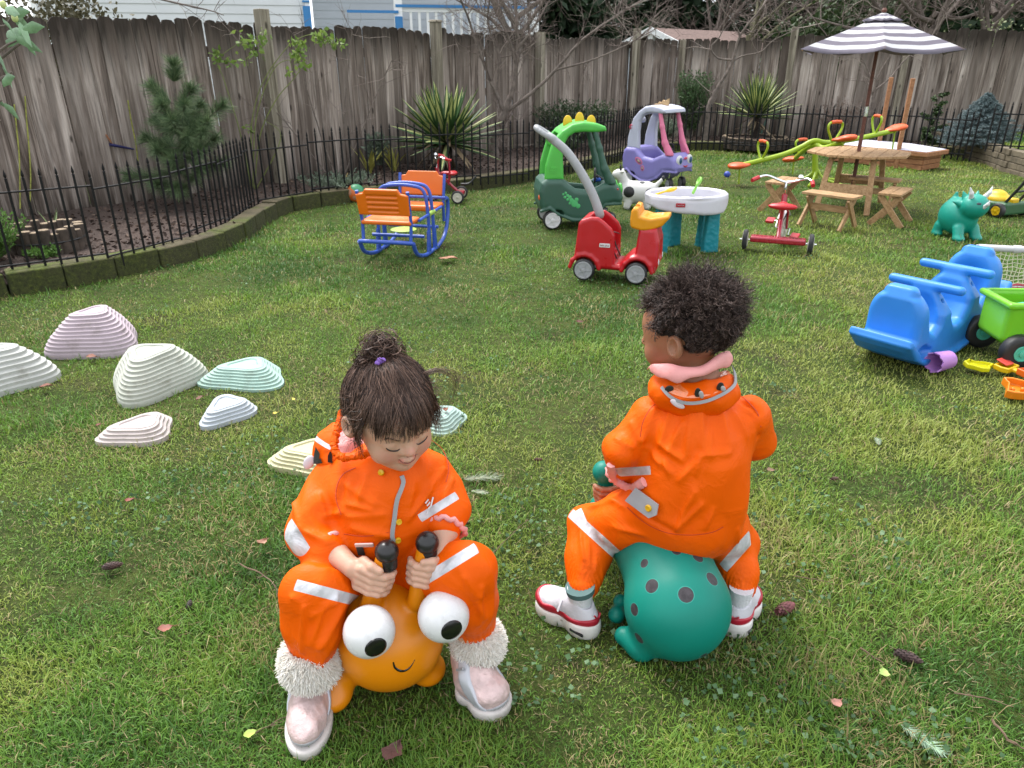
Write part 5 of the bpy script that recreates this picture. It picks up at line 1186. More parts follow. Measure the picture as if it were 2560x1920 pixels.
# ---- tricycles ----
def trike(label, loc, rz, sc, steer, deckw=.40, bar=False):
    t = thing('tricycle', label, 'tricycle', loc, rz, 'red tricycles', sc); TY = plastic('tyre_rubber', (52, 52, 55), .8, .2); HB = plastic('cream_hub', (225, 220, 205), .4, .05)
    for s_ in (-1, 1):
        wheel(t, (0, s_ * (deckw / 2 + .035), .075), .075, .034, TY, HB, 0, 0, hubr=.72); mb = MB(); mb.tube([(0, s_ * (deckw / 2), .075), (0, s_ * (deckw / 2 + .075), .075)], .006, 8); mb.build('axle', CHR, t)
    mb = MB(); mb.box((0, 0, .088), (.10, deckw, .045)); mb.build('deck', REDM, t, bevel=.015, seg=3)
    mb = MB(); mb.tube(curve([(0, 0, .10), (.08, 0, .17), (.17, 0, .26), (.25, 0, .335)], 6), .017, 12); mb.tube([(.245, 0, .30), (.26, 0, .385)], .022, 12); mb.tube([(.12, 0, .21), (.10, 0, .315)], .011, 10); mb.build('frame', REDM, t)
    sf = U_(.02, sd_ell((-.03, 0, 0), (.05, .105, .026)), sd_ell((.04, 0, 0), (.08, .04, .022))); o = sdf('seat', sf, (-.1, -.12, -.04), (.14, .12, .04), .006, REDP, t); o.location = (.10, 0, .325)
    F_ = Matrix.Translation((.26, 0, 0)) @ Matrix.Rotation(steer, 4, 'Z')
    def fp(x, y_, z): return F_ @ Vector((x, y_, z))
    w_ = wheel(t, tuple(fp(.07, 0, .115)), .115, .032, TY, HB, steer, 7, hubr=.78)
    mb = MB()
    for s_ in (-1, 1): mb.tube([fp(.07, s_ * .03, .115), fp(.045, s_ * .03, .25), fp(.0, s_ * .012, .31), fp(-.005, 0, .40)], .009, 8)
    mb.build('fork', REDM, t)
    mb = MB(); mb.tube([fp(.07 + .135 * cos(a), 0, .115 + .135 * sin(a)) for a in [R(q) for q in range(40, 150, 10)]], .024, 8, flat=.25); mb.build('fender', plastic('fender_white', (240, 240, 242), .3, .05), t)
    mb = MB(); mb.tube(curve([fp(0, 0, .38), fp(-.01, 0, .43), fp(-.005, 0, .475)], 4), .010, 10); mb.tube(curve([fp(-.07, .21, .50), fp(-.02, .15, .515), fp(0, .07, .49), fp(0, 0, .475), fp(0, -.07, .49), fp(-.02, -.15, .515), fp(-.07, -.21, .50)], 6), .0095, 10); mb.build('handlebar', CHR, t)
    for s_ in (-1, 1):
        mb = MB(); mb.tube([fp(-.06, s_ * .20, .503), fp(-.13, s_ * .225, .487)], [.016, .015], 12); mb.build('grip', REDP, t)
        mb = MB(); mb.tube([fp(.07, s_ * .03, .115), fp(.07, s_ * .055, .115), fp(.07 + s_ * .05, s_ * .06, .115 + s_ * .04), fp(.07 + s_ * .05, s_ * .11, .115 + s_ * .04)], .006, 8); mb.build('crank', CHR, t)
        mb = MB(); q = fp(.07 + s_ * .05, s_ * .115, .115 + s_ * .04); mb.box(q, (.07, .065, .022), (0, -.3, steer)); mb.build('pedal', REDP, t, bevel=.006)
    mb = MB(); mb.lathe([(.001, .022), (.014, .018), (.021, .006), (.022, 0), (.006, -.004)], Matrix.Translation(fp(-.01, -.10, .52)), 16); mb.build('bell', CHR, t)
    if bar: mb = MB(); mb.tube(curve([(.12, .06, .20), (.10, .06, .40), (.13, .06, .50), (.22, .05, .50), (.24, .04, .40)], 5), .011, 8); mb.build('push_bar', REDM, t); mb = MB(); mb.tube(curve([(-.02, .0, .20), (-.12, 0, .21), (-.2, 0, .29)], 5), .012, 8); mb.build('tail_bar', BLKP, t)
    return t
a_ = G(1855, 622); c_ = G(2028, 636); m_ = (a_ + c_) / 2
trike('red tricycle with cream wheels standing before the picnic table, seen from behind', (m_.x, m_.y, 0), atan2(-(c_.x - a_.x) * -1, (c_.y - a_.y) * -1) if 0 else atan2((c_.x - a_.x), -(c_.y - a_.y)), .93, R(-14))
trike('red tricycle half hidden behind the orange rocker', G(1148, 507) + Vector((0, .08, 0)), R(176), .80, R(20), .28, True)

# ---- octagonal picnic table, parasol and benches ----
TC = Vector((3.09, 6.87, 0)); u1 = Vector((.54, .84, 0)).normalized(); TA = atan2(u1.y, u1.x)
t = thing('picnic_table', 'octagonal cedar picnic table with the parasol pole through its centre', 'table', TC, TA)
mb = MB(); TZ = .475; r8 = .44; k8 = [(r8 * cos(R(22.5 + 45 * k)), r8 * sin(R(22.5 + 45 * k))) for k in range(8)]
def clip(poly, y0, y1):
    def cut(p, f):
        o = []
        for i in range(len(p)):
            a, b2 = p[i], p[(i + 1) % len(p)]; fa, fb = f(a), f(b2)
            if fa >= 0: o.append(a)
            if fa * fb < 0: q = fa / (fa - fb); o.append((a[0] + (b2[0] - a[0]) * q, a[1] + (b2[1] - a[1]) * q))
        return o
    return cut(cut(poly, lambda p: p[1] - y0), lambda p: y1 - p[1])
for k in range(8):
    y0 = -.41 + k * .1035; pl_ = clip(k8, y0, y0 + .0995)
    if len(pl_) > 2: mb.prism(pl_, .022, Matrix.Translation((0, 0, TZ)))
mb.build('tabletop', CEDAR, t, bevel=.004)
for sx_ in (-1, 1):
    for sy in (-1, 1): mb = MB(); mb.beam((sx_ * .385, sy * .21, 0), (sx_ * .25, sy * .17, TZ - .012), .045, .03, (1, 0, 0)); mb.build('leg', CEDAR, t, bevel=.003)
for sx_ in (-1, 1): mb = MB(); mb.box((sx_ * .33, 0, .20), (.02, .42, .085), (0, -sx_ * .25, 0)); mb.build('side_board', CEDAR, t, bevel=.003)
mb = MB(); mb.box((0, 0, .13), (.62, .07, .02)); mb.build('stretcher', CEDAR, t, bevel=.003)
for sy in (-1, 1): mb = MB(); mb.box((0, sy * .17, TZ - .032), (.58, .03, .04)); mb.build('batten', CEDAR, t, bevel=.003)
def bench(label, c_, rz):
    t = thing('bench', label, 'bench', (c_.x, c_.y, 0), rz, 'cedar benches round the picnic table'); L, W_, H = .42, .175, .255
    for s_ in (-1, 1): mb = MB(); mb.box((0, s_ * W_ * .252, H), (L, W_ * .485, .02)); mb.build('seat_board', CEDAR, t, bevel=.003)
    for sx_ in (-1, 1):
        for q in (-1, 1): mb = MB(); mb.beam((sx_ * L * .40 + q * .009, q * .125, 0), (sx_ * L * .40 + q * .009, -q * .075, H - .012), .018, .045, (0, 1, 0)); mb.build('leg', CEDAR, t, bevel=.002)
    mb = MB(); mb.box((0, 0, .15), (L * .74, .02, .05)); mb.build('stretcher', CEDAR, t, bevel=.002); return t
def yw(p, q): return atan2(q.y - p.y, q.x - p.x)
bench('small cedar bench in front of the picnic table', G(2080, 485, .26), yw(G(2025, 476, .26), G(2135, 490, .26)))
bench('small cedar bench at the right of the picnic table, seen end-on', G(2240, 477, .26), yw(G(2240, 486, .26), G(2268, 470, .26)) )
bench('small cedar bench at the left behind the tricycle handlebar', G(1958, 450, .26), yw(G(1932, 457, .26), G(1968, 445, .26)))
bench('small cedar bench on the far side of the picnic table', G(2188, 446, .26), yw(G(2137, 443, .26), G(2230, 450, .26)))
t = thing('parasol', 'small six-sided parasol with grey-mauve and white stripes on a dark wooden pole', 'parasol', TC, R(10))
mb = MB(); mb.tube([(0, 0, 0), (0, 0, .78)], .0165, 16); mb.use(1); mb.tube([(0, 0, .78), (0, 0, .86)], .019, 16); mb.use(0); mb.tube([(0, 0, .86), (0, 0, 1.60)], .015, 16); mb.build('pole', [MAHOG, CHR], t)
mb = MB(); mb.lathe([(.02, 0), (.034, .01), (.034, .05), (.02, .06)], Matrix.Translation((0, 0, 1.33)), 12); mb.build('hub', MAHOG, t)
CW = mat('canopy_white', (0.62, 0.62, 0.64), .85, .05); CG = mat('canopy_stripe', (0.20, 0.18, 0.225), .85, .08)
for m__ in (CW, CG):
    b_n = m__.node_tree; pr = [n for n in b_n.nodes if n.type == 'BSDF_PRINCIPLED'][0]; tr_ = b_n.nodes.new('ShaderNodeBsdfTranslucent'); ms = b_n.nodes.new('ShaderNodeMixShader'); ms.inputs[0].default_value = .35
    src = pr.inputs['Base Color'].links[0].from_socket; b_n.links.new(src, tr_.inputs[0]); b_n.links.new(pr.outputs[0], ms.inputs[1]); b_n.links.new(tr_.outputs[0], ms.inputs[2]); b_n.links.new(ms.outputs[0], [n for n in b_n.nodes if n.type == 'OUTPUT_MATERIAL'][0].inputs[0])
def canopy(R0, R1, z0, z1, rings, sag, nm, off=0):
    mb = MB(); seg = 8; V = []
    for i in range(rings + 1):
        tq = i / rings; rr = R0 + (R1 - R0) * tq; zz = z0 + (z1 - z0) * tq
        for k in range(6):
            a0, a1 = R(60 * k), R(60 * (k + 1)); p0 = Vector((rr * cos(a0), rr * sin(a0), zz)); p1 = Vector((rr * cos(a1), rr * sin(a1), zz))
            for j in range(seg):
                s_ = j / seg; p = p0.lerp(p1, s_); w = 4 * s_ * (1 - s_); p = p * 1.0; p.x *= 1 - sag * w * .35 * tq; p.y *= 1 - sag * w * .35 * tq; p.z -= sag * w * .10 * tq * rr * 1.3 - (.006 * sin(s_ * 9 + k) * tq); V.append(p)
    n = 6 * seg
    for i in range(rings):
        mb.cur = (i + off) % 2
        fs = [(i * n + j, i * n + (j + 1) % n, (i + 1) * n + (j + 1) % n, (i + 1) * n + j) for j in range(n)]; mb.add(V, []) if i == 0 else None
        for q in fs: mb.f.append(q); mb.mi.append(mb.cur)
    o = mb.build(nm, [CW, CG], t, smooth=25); md = o.modifiers.new('cloth', 'SOLIDIFY'); md.thickness = .002; return o
canopy(.10, .705, 1.535, 1.315, 9, .45, 'canopy', 1); canopy(.004, .175, 1.595, 1.535, 4, .3, 'vent_cap', 0)
for k in range(6): mb = MB(); a = R(60 * k); mb.beam((.02 * cos(a), .02 * sin(a), 1.555), (.69 * cos(a), .69 * sin(a), 1.308), .012, .008); mb.beam((.03 * cos(a), .03 * sin(a), 1.36), (.34 * cos(a), .34 * sin(a), 1.432), .010, .008); mb.build('rib', CEDAR, t)
mb = MB(); mb.lathe([(.02, 0), (.022, .015), (.012, .03)], Matrix.Translation((0, 0, 1.597)), 12); mb.build('finial', MAHOG, t)

# ---- four-seat seesaw ----
SC = G(2036, 458); t = thing('seesaw', 'lime green four-seat spinning seesaw with orange seats', 'seesaw', SC)
def L_(u, v, y): return A(u, v, y) - SC
yS = SC.y; mb = MB(); mb.tube([(0, 0, .05), L_(2038, 368, yS)], [.034, .028], 12); mb.build('post', LIME, t)
for k in range(5): a = k * 1.257 + .4; mb = MB(); mb.tube(curve([(0, 0, .16), (cos(a) * .10, sin(a) * .10, .06), (cos(a) * .34, sin(a) * .34, .012)], 5), .013, 8); mb.build('foot', LIME, t)
def seat(p, d, nm='seat', s=1.0):
    f = U_(.03, sd_ell((0, 0, 0), (.12, .085, .026)), sd_ell((.05, 0, .008), (.075, .095, .028))); o = sdf(nm, f, (-.15, -.12, -.05), (.15, .12, .05), .008, ORED, t); o.location = p; d = Vector(d).normalized(); y_ = Vector((0, 0, 1)).cross(d).normalized(); o.rotation_euler = Matrix((d, y_, d.cross(y_))).transposed().to_euler(); o.scale = (s,) * 3; return o
def handle(p, d, h=.20, w=.09, nm='handlebar'):
    p = Vector(p); d = Vector(d).normalized(); s_ = Vector((0, 0, 1)).cross(d).normalized(); u = Vector((0, 0, 1))
    P = curve([p, p + s_ * w * .5 + u * h * .3, p + s_ * w + u * h * .7, p + s_ * w * .85 + u * h * .95, p + u * h, p - s_ * w * .85 + u * h * .95, p - s_ * w + u * h * .7, p - s_ * w * .5 + u * h * .3, p], 5); mb = MB(); mb.tube(P, .012, 8); o = mb.build(nm, LIME, t); mb = MB(); mb.tube([p + s_ * w * .7 + u * h * .985, p + u * h * 1.01, p - s_ * w * .7 + u * h * .985], .017, 8); mb.build('grip', ORED, o)
a0, a1 = L_(1850, 414, 8.12), L_(2238, 326, 8.62); hm = L_(2038, 362, yS)
mb = MB(); P = curve([a0, a0.lerp(hm, .55) + Vector((0, 0, -.01)), hm + Vector((-.16, 0, -.03)), hm + Vector((-.02, 0, .04)), hm + Vector((.14, .02, .02)), hm.lerp(a1, .5) + Vector((0, 0, -.015)), a1], 6); mb.tube(P, .026, 10); mb.build('beam', LIME, t)
b0, b1 = L_(2108, 355, 7.85), L_(1985, 398, 8.85); mb = MB(); mb.tube(curve([b0, hm + Vector((.06, -.1, -.02)), hm + Vector((0, 0, .0)), hm + Vector((-.05, .12, -.06)), b1], 6), .026, 10); mb.build('beam', LIME, t)
d1 = (a1 - a0); seat(a0, -d1 * 1.0 + Vector((0, 0, d1.z * .3))); seat(a1 + Vector((0, 0, .02)), d1); seat(b0 + Vector((0, 0, .03)), (.7, -.6, .15)); seat(b1, (-.6, .7, -.2))
handle(a0.lerp(a1, .13), d1); handle(a0.lerp(a1, .86), d1, .2, .07); handle(L_(2000, 388, 8.7), (-.4, .8, 0), .17, .09); handle(L_(2082, 358, 8.05), (.4, -.8, 0), .21, .10)
for p in (a0, a1, b0, b1): mb = MB(); mb.tube([p + Vector((0, 0, -.02)), p + Vector((.01, 0, -.20 if p.z > .25 else -(p.z - .01)))], .009, 8); mb.build('stop_leg', LIME, t)

# ---- small balls ----
def tball(label, c_, r, m, nm='toy_ball'): mb = MB(); mb.ball((0, 0, 0), r, seg=28, rings=18); o = mb.build(nm, m, loc=(c_.x, c_.y, r * .96)); return tag(o, label, 'ball')
tball('small blue ball on the lawn left of the seesaw', G(1817, 444), .036, plastic('ball_blue', (60, 85, 200), .4, .05))
b = NB('patch_ball'); m1 = b.spots([((.03, -.03, .08), .07)]); m2 = b.spots([((-.05, -.06, .02), .03), ((0, -.08, -.03), .02)]); c = b.mix(m1, S(235, 120, 55), (0.06, 0.35, 0.16)); c = b.mix(m2, c, S(205, 150, 120)); b.setp(Base_Color=b.mix(.35, c, (0, 0, 0)), Roughness=.45)
tball('orange and green ball against the kerb left of the orange rocker', G(892, 505), .085, b.m)

# ---- sandbox with cover and two uprights ----
c0 = Vector((4.93, 9.20, 0)); uu = Vector((-.62, .80, 0)).normalized(); ww = Vector((.62, .78, 0)).normalized()
t = thing('sandbox', 'low cedar sandbox with a pale cover and two tall wooden uprights', 'sandbox', c0, atan2(uu.y, uu.x))
M0 = Matrix.Rotation(-atan2(uu.y, uu.x), 3, 'Z'); wl = M0 @ ww; sg = -1 if wl.y < 0 else 1; LA, LB = 1.15, .44
for lv in range(3):
    for (a, b2) in (((0, 0), (LA, 0)), ((0, 0), (0, LB)), ((LA, 0), (LA, LB)), ((0, LB), (LA, LB))):
        mb = MB(); ia = .0; mb.beam((a[0], sg * a[1], .035 + .062 * lv), (b2[0], sg * b2[1], .035 + .062 * lv), .022, .056); mb.build('side_board', RCEDAR, t, bevel=.003)
e = .06; zt = .205; mb = MB(); mb.box((LA / 2, sg * LB / 2, zt - .012), (LA + 2 * e, LB + 2 * e, .05)); mb.build('seat_frame', RCEDAR, t, bevel=.005)
mb = MB(); x0, x1, y0, y1 = -e * .6, LA + e * .6, -e * .6, LB + e * .6; mb.add([(x0, sg * y0, zt + .018), (x1, sg * y0, zt + .018), (x1, sg * y1, zt + .018), (x0, sg * y1, zt + .018), (LA * .25, sg * LB / 2, zt + .075), (LA * .75, sg * LB / 2, zt + .075)], [(0, 1, 5, 4), (1, 2, 5), (2, 3, 4, 5), (3, 0, 4), (0, 3, 2, 1)]); mb.build('cover', mat('cover_fabric', (0.50, 0.49, 0.56), .7, .08, 4, .6, 12), t, smooth=0)
for px_, (ua, va), (ub, vb) in ((0, (2199, 350), (2231, 193)), (1, (2246, 378), (2288, 196))):
    yy = 9.9 if px_ == 0 else 9.45; p0 = A(ua, va, yy); p1 = A(ub, vb, yy); q0 = M0 @ (Vector((p0.x, p0.y, .0)) - c0); q1 = M0 @ (Vector((p1.x, p1.y, p1.z)) - c0)
    q1 = Vector((q0.x, q0.y, p1.z)); mb = MB(); mb.box((q0.x, q0.y, q1.z / 2 + .0), (.045, .075, q1.z), (0, 0, .6)); mb.build('upright', RCEDAR, t, bevel=.004)

# ---- rubber hoppers in the background ----
def hopper(label, loc, rz, f, lo, hi, res, m, sc=1.0): t = thing('hopper_toy', label, 'hopper toy', loc, rz, 'rubber ride-on hopper animals', sc); sdf('body', f, lo, hi, res, m, t); return t
TEAL = plastic('teal_rubber', (15, 165, 145), .38, .04, bump=.02)
f = U_(.05, sd_ell((-.05, 0, .185), (.150, .132, .150)), sd_ell((.02, 0, .19), (.13, .122, .155))); f = U_(.025, f, sd_ell((.125, 0, .295), (.108, .112, .102)))
for s_ in (-1, 1):
    f = U_(.02, f, sd_cap((.09, s_ * .075, .10), (.12, s_ * .085, .035), .045, .042), sd_ell((.135, s_ * .088, .022), (.052, .042, .026)), sd_cap((-.12, s_ * .08, .09), (-.13, s_ * .09, .03), .045, .038), sd_ell((-.12, s_ * .09, .02), (.05, .04, .024)))
    f = U_(.012, f, sd_cap((.065, s_ * .055, .36), (.045, s_ * .075, .41), .03, .004), sd_cap((.06, s_ * .095, .31), (.03, s_ * .14, .325), .028, .005))
f = U_(.012, f, sd_cap((.06, 0, .37), (.04, 0, .425), .03, .005)); f = U_(.03, f, sd_cap((-.12, 0, .26), (-.10, 0, .37), .045, .012))
f = Sub(f, sd_cap((.225, -.03, .245), (.225, .03, .245), .006), .004)
t = hopper('teal triceratops hopper with white horns before the toy mower', G(2388, 594), R(-78), f, (-.27, -.19, -.01), (.3, .19, .46), .006, TEAL, .86)
for s_ in (-1, 1):
    f = chain([(.135, s_ * .062, .365), (.155, s_ * .088, .41), (.15, s_ * .108, .455)], [.022, .016, .006], .01); sdf('horn', f, (.07, s_ * .09 - .06, .32), (.21, s_ * .09 + .06, .48), .005, WHP, t)
    mb = MB(); mb.ball((0, 0, 0), (.006, .020, .012)); o = mb.build('eye', plastic('eye_dark', (50, 70, 75), .3, 0), t, loc=(.212, s_ * .045, .332)); o.rotation_euler = (0, -.45, s_ * .45)
f = chain([(.225, 0, .305), (.258, 0, .335), (.270, 0, .365)], [.018, .013, .004], .01); sdf('horn', f, (.18, -.04, .27), (.31, .04, .39), .005, WHP, t)
b = NB('cow_rubber'); c = b.mix(b.spots([((.13, -.12, .18), .055), ((-.10, -.12, .19), .06), ((.0, .1, .25), .07), ((.04, -.05, .31), .04), ((.20, -.05, .30), .03)]), (0.56, 0.55, 0.53), (0.012, 0.012, 0.013)); b.setp(Base_Color=c, Roughness=.4)
f = U_(.05, sd_cap((-.09, 0, .17), (.09, 0, .17), .125, .12)); f = U_(.03, f, sd_cap((-.12, 0, .22), (-.20, 0, .36), .06, .05), sd_ell((-.22, 0, .36), (.07, .055, .05)), sd_cap((.17, 0, .22), (.25, 0, .31), .03, .018))
for s_ in (-1, 1): f = U_(.02, f, sd_cap((-.1, s_ * .07, .08), (-.11, s_ * .08, .03), .045, .038), sd_cap((.1, s_ * .07, .08), (.11, s_ * .08, .03), .045, .038)); f = U_(.012, f, sd_cap((-.19, s_ * .04, .39), (-.17, s_ * .10, .40), .018, .01))
t = hopper('white cow hopper with black patches between the two ride-in cars', G(1592, 520), R(-8), f, (-.32, -.17, -.01), (.3, .17, .46), .007, b.m, .82)
for s_ in (-1, 1): mb = MB(); mb.tube([(-.20, s_ * .03, .40), (-.205, s_ * .04, .46)], [.014, .008], 8); mb.build('horn', BLKP, t)
mb = MB(); mb.ball((.262, 0, .325), (.02, .02, .03)); mb.build('tail_tip', BLKP, t)

# ---- toy mower ----
t = thing('toy_mower', 'green and yellow toy lawn mower with black handle near the retaining wall', 'toy mower', G(2482, 534), R(112), scale=1.12)
GRM = plastic('mower_green', (60, 110, 70), .45, .06)
sdf('deck', U_(.01, sd_box((0, 0, .07), (.15, .115, .04), .02), sd_box((-.12, 0, .065), (.05, .12, .045), .015)), (-.2, -.14, .01), (.18, .14, .13), .006, GRM, t)
f = U_(.01, sd_ell((0, 0, .115), (.11, .085, .05)), sd_ell((0, 0, .14), (.075, .06, .045)), sd_box((-.13, 0, .11), (.03, .035, .03), .012)); sdf('engine_cover', Int(f, lambda P: .1 - P[:, 2]), (-.18, -.1, .09), (.13, .1, .2), .005, YEL, t)
for x, y_, r_ in ((-.13, -.14, .055), (-.13, .14, .055), (.12, -.13, .045), (.12, .13, .045)): wheel(t, (x, y_, r_), r_, .045, BLKP, YEL, 0, 5, hubr=.62)
mb = MB()
for s_ in (-1, 1): mb.tube(curve([(-.12, s_ * .07, .10), (-.22, s_ * .07, .26), (-.24, s_ * .07, .30), (-.31, s_ * .075, .42), (-.36, s_ * .06, .455), (-.37, 0, .46)], 5), .011, 8)
mb.tube([(-.19, -.07, .2), (-.19, .07, .2)], .009, 8); mb.box((-.27, 0, .34), (.02, .15, .04), (0, .5, 0)); mb.build('handle', BLKP, t); mb = MB(); mb.box((0, 0, 0), (.02, .035, .03)); mb.build('lever', YEL, t, loc=(-.34, .0, .42), bevel=.005)

# ---- football goal ----
gp = G(2432, 712); t = thing('toy_goal', 'white pipe toy goal with a cream net at the right edge behind the blue rocker', 'goal', (2.70, 4.24, 0), R(-14)); PI_ = plastic('pipe_white', (225, 225, 228), .4, .2)
H, Wd, Dp = .245, .95, .5
mb = MB(); mb.tube([(0, 0, H), (Wd, 0, H)], .019, 12); mb.tube([(.18, 0, H), (.22, 0, H)], .023, 12); mb.build('crossbar', PI_, t)
for x in (0, Wd): mb = MB(); mb.tube(curve([(x, 0, H), (x, .03, H * .9), (x, .12, 0.02)], 4), .016, 10); mb.build('side_post', PI_, t)
NET = mat('net_cord', (0.55, 0.53, 0.40), .8, .1); REDN = plastic('net_red', (200, 70, 90), .6, 0)
def netp(a, s_): x = a * Wd; return Vector((x, -.05 * s_ - .02 * sin(a * 14) * s_, H * (1 - s_) + .01))
for nm_, m_, lst in (('net', NET, [i / 11 for i in range(10)]), ('net_band', REDN, [.86, .92])):
    mb = MB()
    for s_ in lst: mb.tube([netp(a / 24, s_) + Vector((0, 0, .006 * sin(a * 2.1 + s_ * 9))) for a in range(25)], .0022 if nm_ == 'net' else .007, 4)
    if nm_ == 'net':
        for a in range(41): mb.tube([netp(a / 40, k / 6) + Vector((.006 * sin(k * 2 + a), 0, 0)) for k in range(7)], .002, 4)
    else: mb.use(1); [mb.tube([netp(a / 24, s_) for a in range(25)], .006, 4) for s_ in (.89, .97)]
    mb.build(nm_, [m_, WHP] if nm_ != 'net' else m_, t)

# ---- blue teeter rocker ----
BLUE = plastic('blue_plastic', (50, 146, 242), .42, .05)
g0, g1 = G(2225, 880), G(2455, 770); ax_ = (g1 - g0).normalized(); cen = G(2318, 862)
t = thing('rocker', 'big sky blue plastic teeter rocker with two T handles near the right edge', 'rocker', (cen.x, cen.y, 0), atan2(ax_.y, ax_.x), scale=.88)
half = [(0.0, .0), (.20, .012), (.38, .05), (.50, .115), (.565, .19), (.585, .235), (.55, .25), (.515, .215), (.49, .24), (.482, .33), (.475, .44), (.45, .495), (.41, .50), (.385, .455), (.365, .33), (.33, .24), (.28, .215), (.235, .245), (.215, .33), (.205, .40), (.185, .43), (.15, .43), (.125, .38), (.10, .26), (.05, .185), (0, .17)]
out = [(-x, z) for x, z in half[::-1]][:-1] + half[1:] if 0 else half[:-1][::1]
full = [(x, z) for x, z in half] + [(-x, z) for x, z in half[::-1][1:-1]]
def hwf(P): x, z = np.abs(P[:, 0]), P[:, 2]; return .135 - .065 * np.clip((z - .26) * 10, 0, 1) * (x < .3) - .05 * (x > .3) * np.clip((z - .28) / .13, 0, 1) ** 3
full = [(x, z * (.90 if z > .2 else 1 - (z - .1) * .9 if z > .1 else 1)) for x, z in full]; f = sd_poly(full, hwf, .04)
f = U_(.015, f, sd_poly([(0, 0), (.2, .012), (.38, .05), (.5, .115), (.59, .21), (.575, .245), (.47, .15), (.37, .09), (.2, .045), (0, .03), (-.2, .045), (-.37, .09), (-.47, .15), (-.575, .245), (-.59, .21), (-.5, .115), (-.38, .05), (-.2, .012)], .158, .015))
for s_ in (-1, 1):
    f = Sub(f, sd_ell((s_ * .295, 0, .275), (.10, .098, .125)), .04); f = U_(.02, f, sd_cap((s_ * .17, -.165, .388), (s_ * .17, .165, .388), .023))
    for q in (-1, 1): f = Sub(f, U_(.02, sd_ell((s_ * .40, q * .15, .135), (.06, .05, .030)), sd_ell((s_ * .36, q * .15, .11), (.07, .05, .026))), .01)
    f = Sub(f, sd_cap((s_ * .17, -.09, .318), (s_ * .17, -.065, .318), .010), .008)
f = Sub(f, sd_ell((0, 0, .27), (.105, .105, .155)), .04)
f2 = f; sdf('body', f, (-.62, -.21, -.02), (.62, .21, .55), .0085, BLUE, t); t.rotation_euler = (Matrix.Rotation(atan2(ax_.y, ax_.x), 3, 'Z') @ Matrix.Rotation(-.075, 3, 'Y')).to_euler()

# ---- green wagon, teal shovel, sand toys ----
GT = NB('clear_green'); GT.setp(Base_Color=(0.22, 0.62, 0.03), Roughness=.25, Transmission_Weight=.35); c = GT
WG = G(2556, 898); t = thing('toy_wagon', 'translucent bright green toy wagon with chunky black wheels, cut by the right edge', 'wagon', (WG.x, WG.y + .02, 0), R(-3))
f = sd_box((0, 0, .19), (.17, .115, .095), .035); f = Sub(f, sd_box((0, 0, .26), (.156, .101, .15), .03), .004); f = U_(.006, f, Sub(sd_box((0, 0, .278), (.185, .13, .014), .012), sd_box((0, 0, .28), (.160, .105, .05), .02), .004))
sdf('bin', f, (-.2, -.15, .08), (.2, .15, .31), .005, GT.m, t)
for x in (-.10, .12):
    for s_ in (-1, 1): wheel(t, (x if s_ < 0 else x - .02, s_ * .135, .078), .078, .055, BLKP, plastic('mint_hub', (90, 205, 175), .4, .04), 0, 0, hubr=.45)
mb = MB(); mb.box((0, 0, .10), (.26, .16, .02)); mb.build('chassis', plastic('mint_hub', (90, 205, 175)), t, bevel=.005)
o = shovel('teal toy shovel lying in the green wagon', (WG.x - .15, WG.y - .04, .262), (WG.x + .12, WG.y + .06, .255), plastic('aqua_plastic', (70, 205, 180), .4, 0), .035, .014)
# cup
cp = G(2352, 930); mb = MB(); mb.lathe([(.036, 0), (.036, .105), (.032, .108), (.032, .01), (.002, .008)], Matrix.Rotation(R(90), 4, 'Y'), 26)
mb = MB(); n = 32; V = []
for (r_, z, sc_) in ((.030, 0.0, 0), (.038, .004, 0), (.045, .10, 1), (.040, .10, 1), (.034, .008, 0)):
    for k in range(n): a = 2 * pi * k / n; V.append((z + sc_ * .006 * cos(a * 8), r_ * cos(a) * (1 + .03 * sc_ * cos(a * 8)), r_ * sin(a) * (1 + .03 * sc_ * cos(a * 8))))
mb.add(V, [(i * n + k, i * n + (k + 1) % n, (i + 1) * n + (k + 1) % n, (i + 1) * n + k) for i in range(4) for k in range(n)] + [tuple(range(n))[::-1], tuple(range(4 * n, 5 * n))]); o = mb.build('sand_cup', plastic('orchid_plastic', (205, 145, 225), .4, .04), loc=(cp.x + .045, cp.y + .03, .048)); o.rotation_euler = (0, 0, R(203)); tag(o, 'purple sand cup lying on its side against the blue rocker', 'sand toy')
def mould(label, u, v, outl, h, m, rz, extra=None, tilt=0):
    p = G(u, v); f = sd_poly(outl, h / 2, .004, ax=(0, 1, 2), c0=h / 2); P_ = np.array(outl); cc = P_.mean(0); inn = sd_poly([tuple(cc + (q - cc) * .84) for q in P_], h / 2, .003, ax=(0, 1, 2), c0=h / 2 + .008); f = Sub(f, inn, .001)
    if extra: f = U_(.003, f, *extra)
    lo = P_.min(0) - .01; hi = P_.max(0) + .01; o = sdf('sand_mould', f, (lo[0] - .03, lo[1] - .03, -.01), (hi[0] + .06, hi[1] + .03, h + .02), .0028, m); o.location = (p.x, p.y, .018); o.rotation_euler = (tilt, tilt * .4, rz); return tag(o, label, 'sand toy', 'sand moulds on the lawn')
mould('bright yellow sand mould on the grass right of the purple cup', 2442, 928, [(-.055, -.02), (-.03, -.028), (0, -.045), (.03, -.04), (.035, -.02), (.065, .01), (.03, .022), (-.01, .022), (-.03, .038), (-.045, .022), (-.06, .012)], .022, plastic('lemon_plastic', (240, 235, 20), .4, 0), R(-8), tilt=.12)
mould('yellow framed sand toy with a red tilting plate by the wagon wheel', 2512, 934, [(-.045, -.03), (.04, -.03), (.045, .0), (.04, .035), (-.04, .035), (-.05, 0)], .024, YEL, R(30), [sd_box((.0, -.052, .010), (.014, .026, .008), .005)])
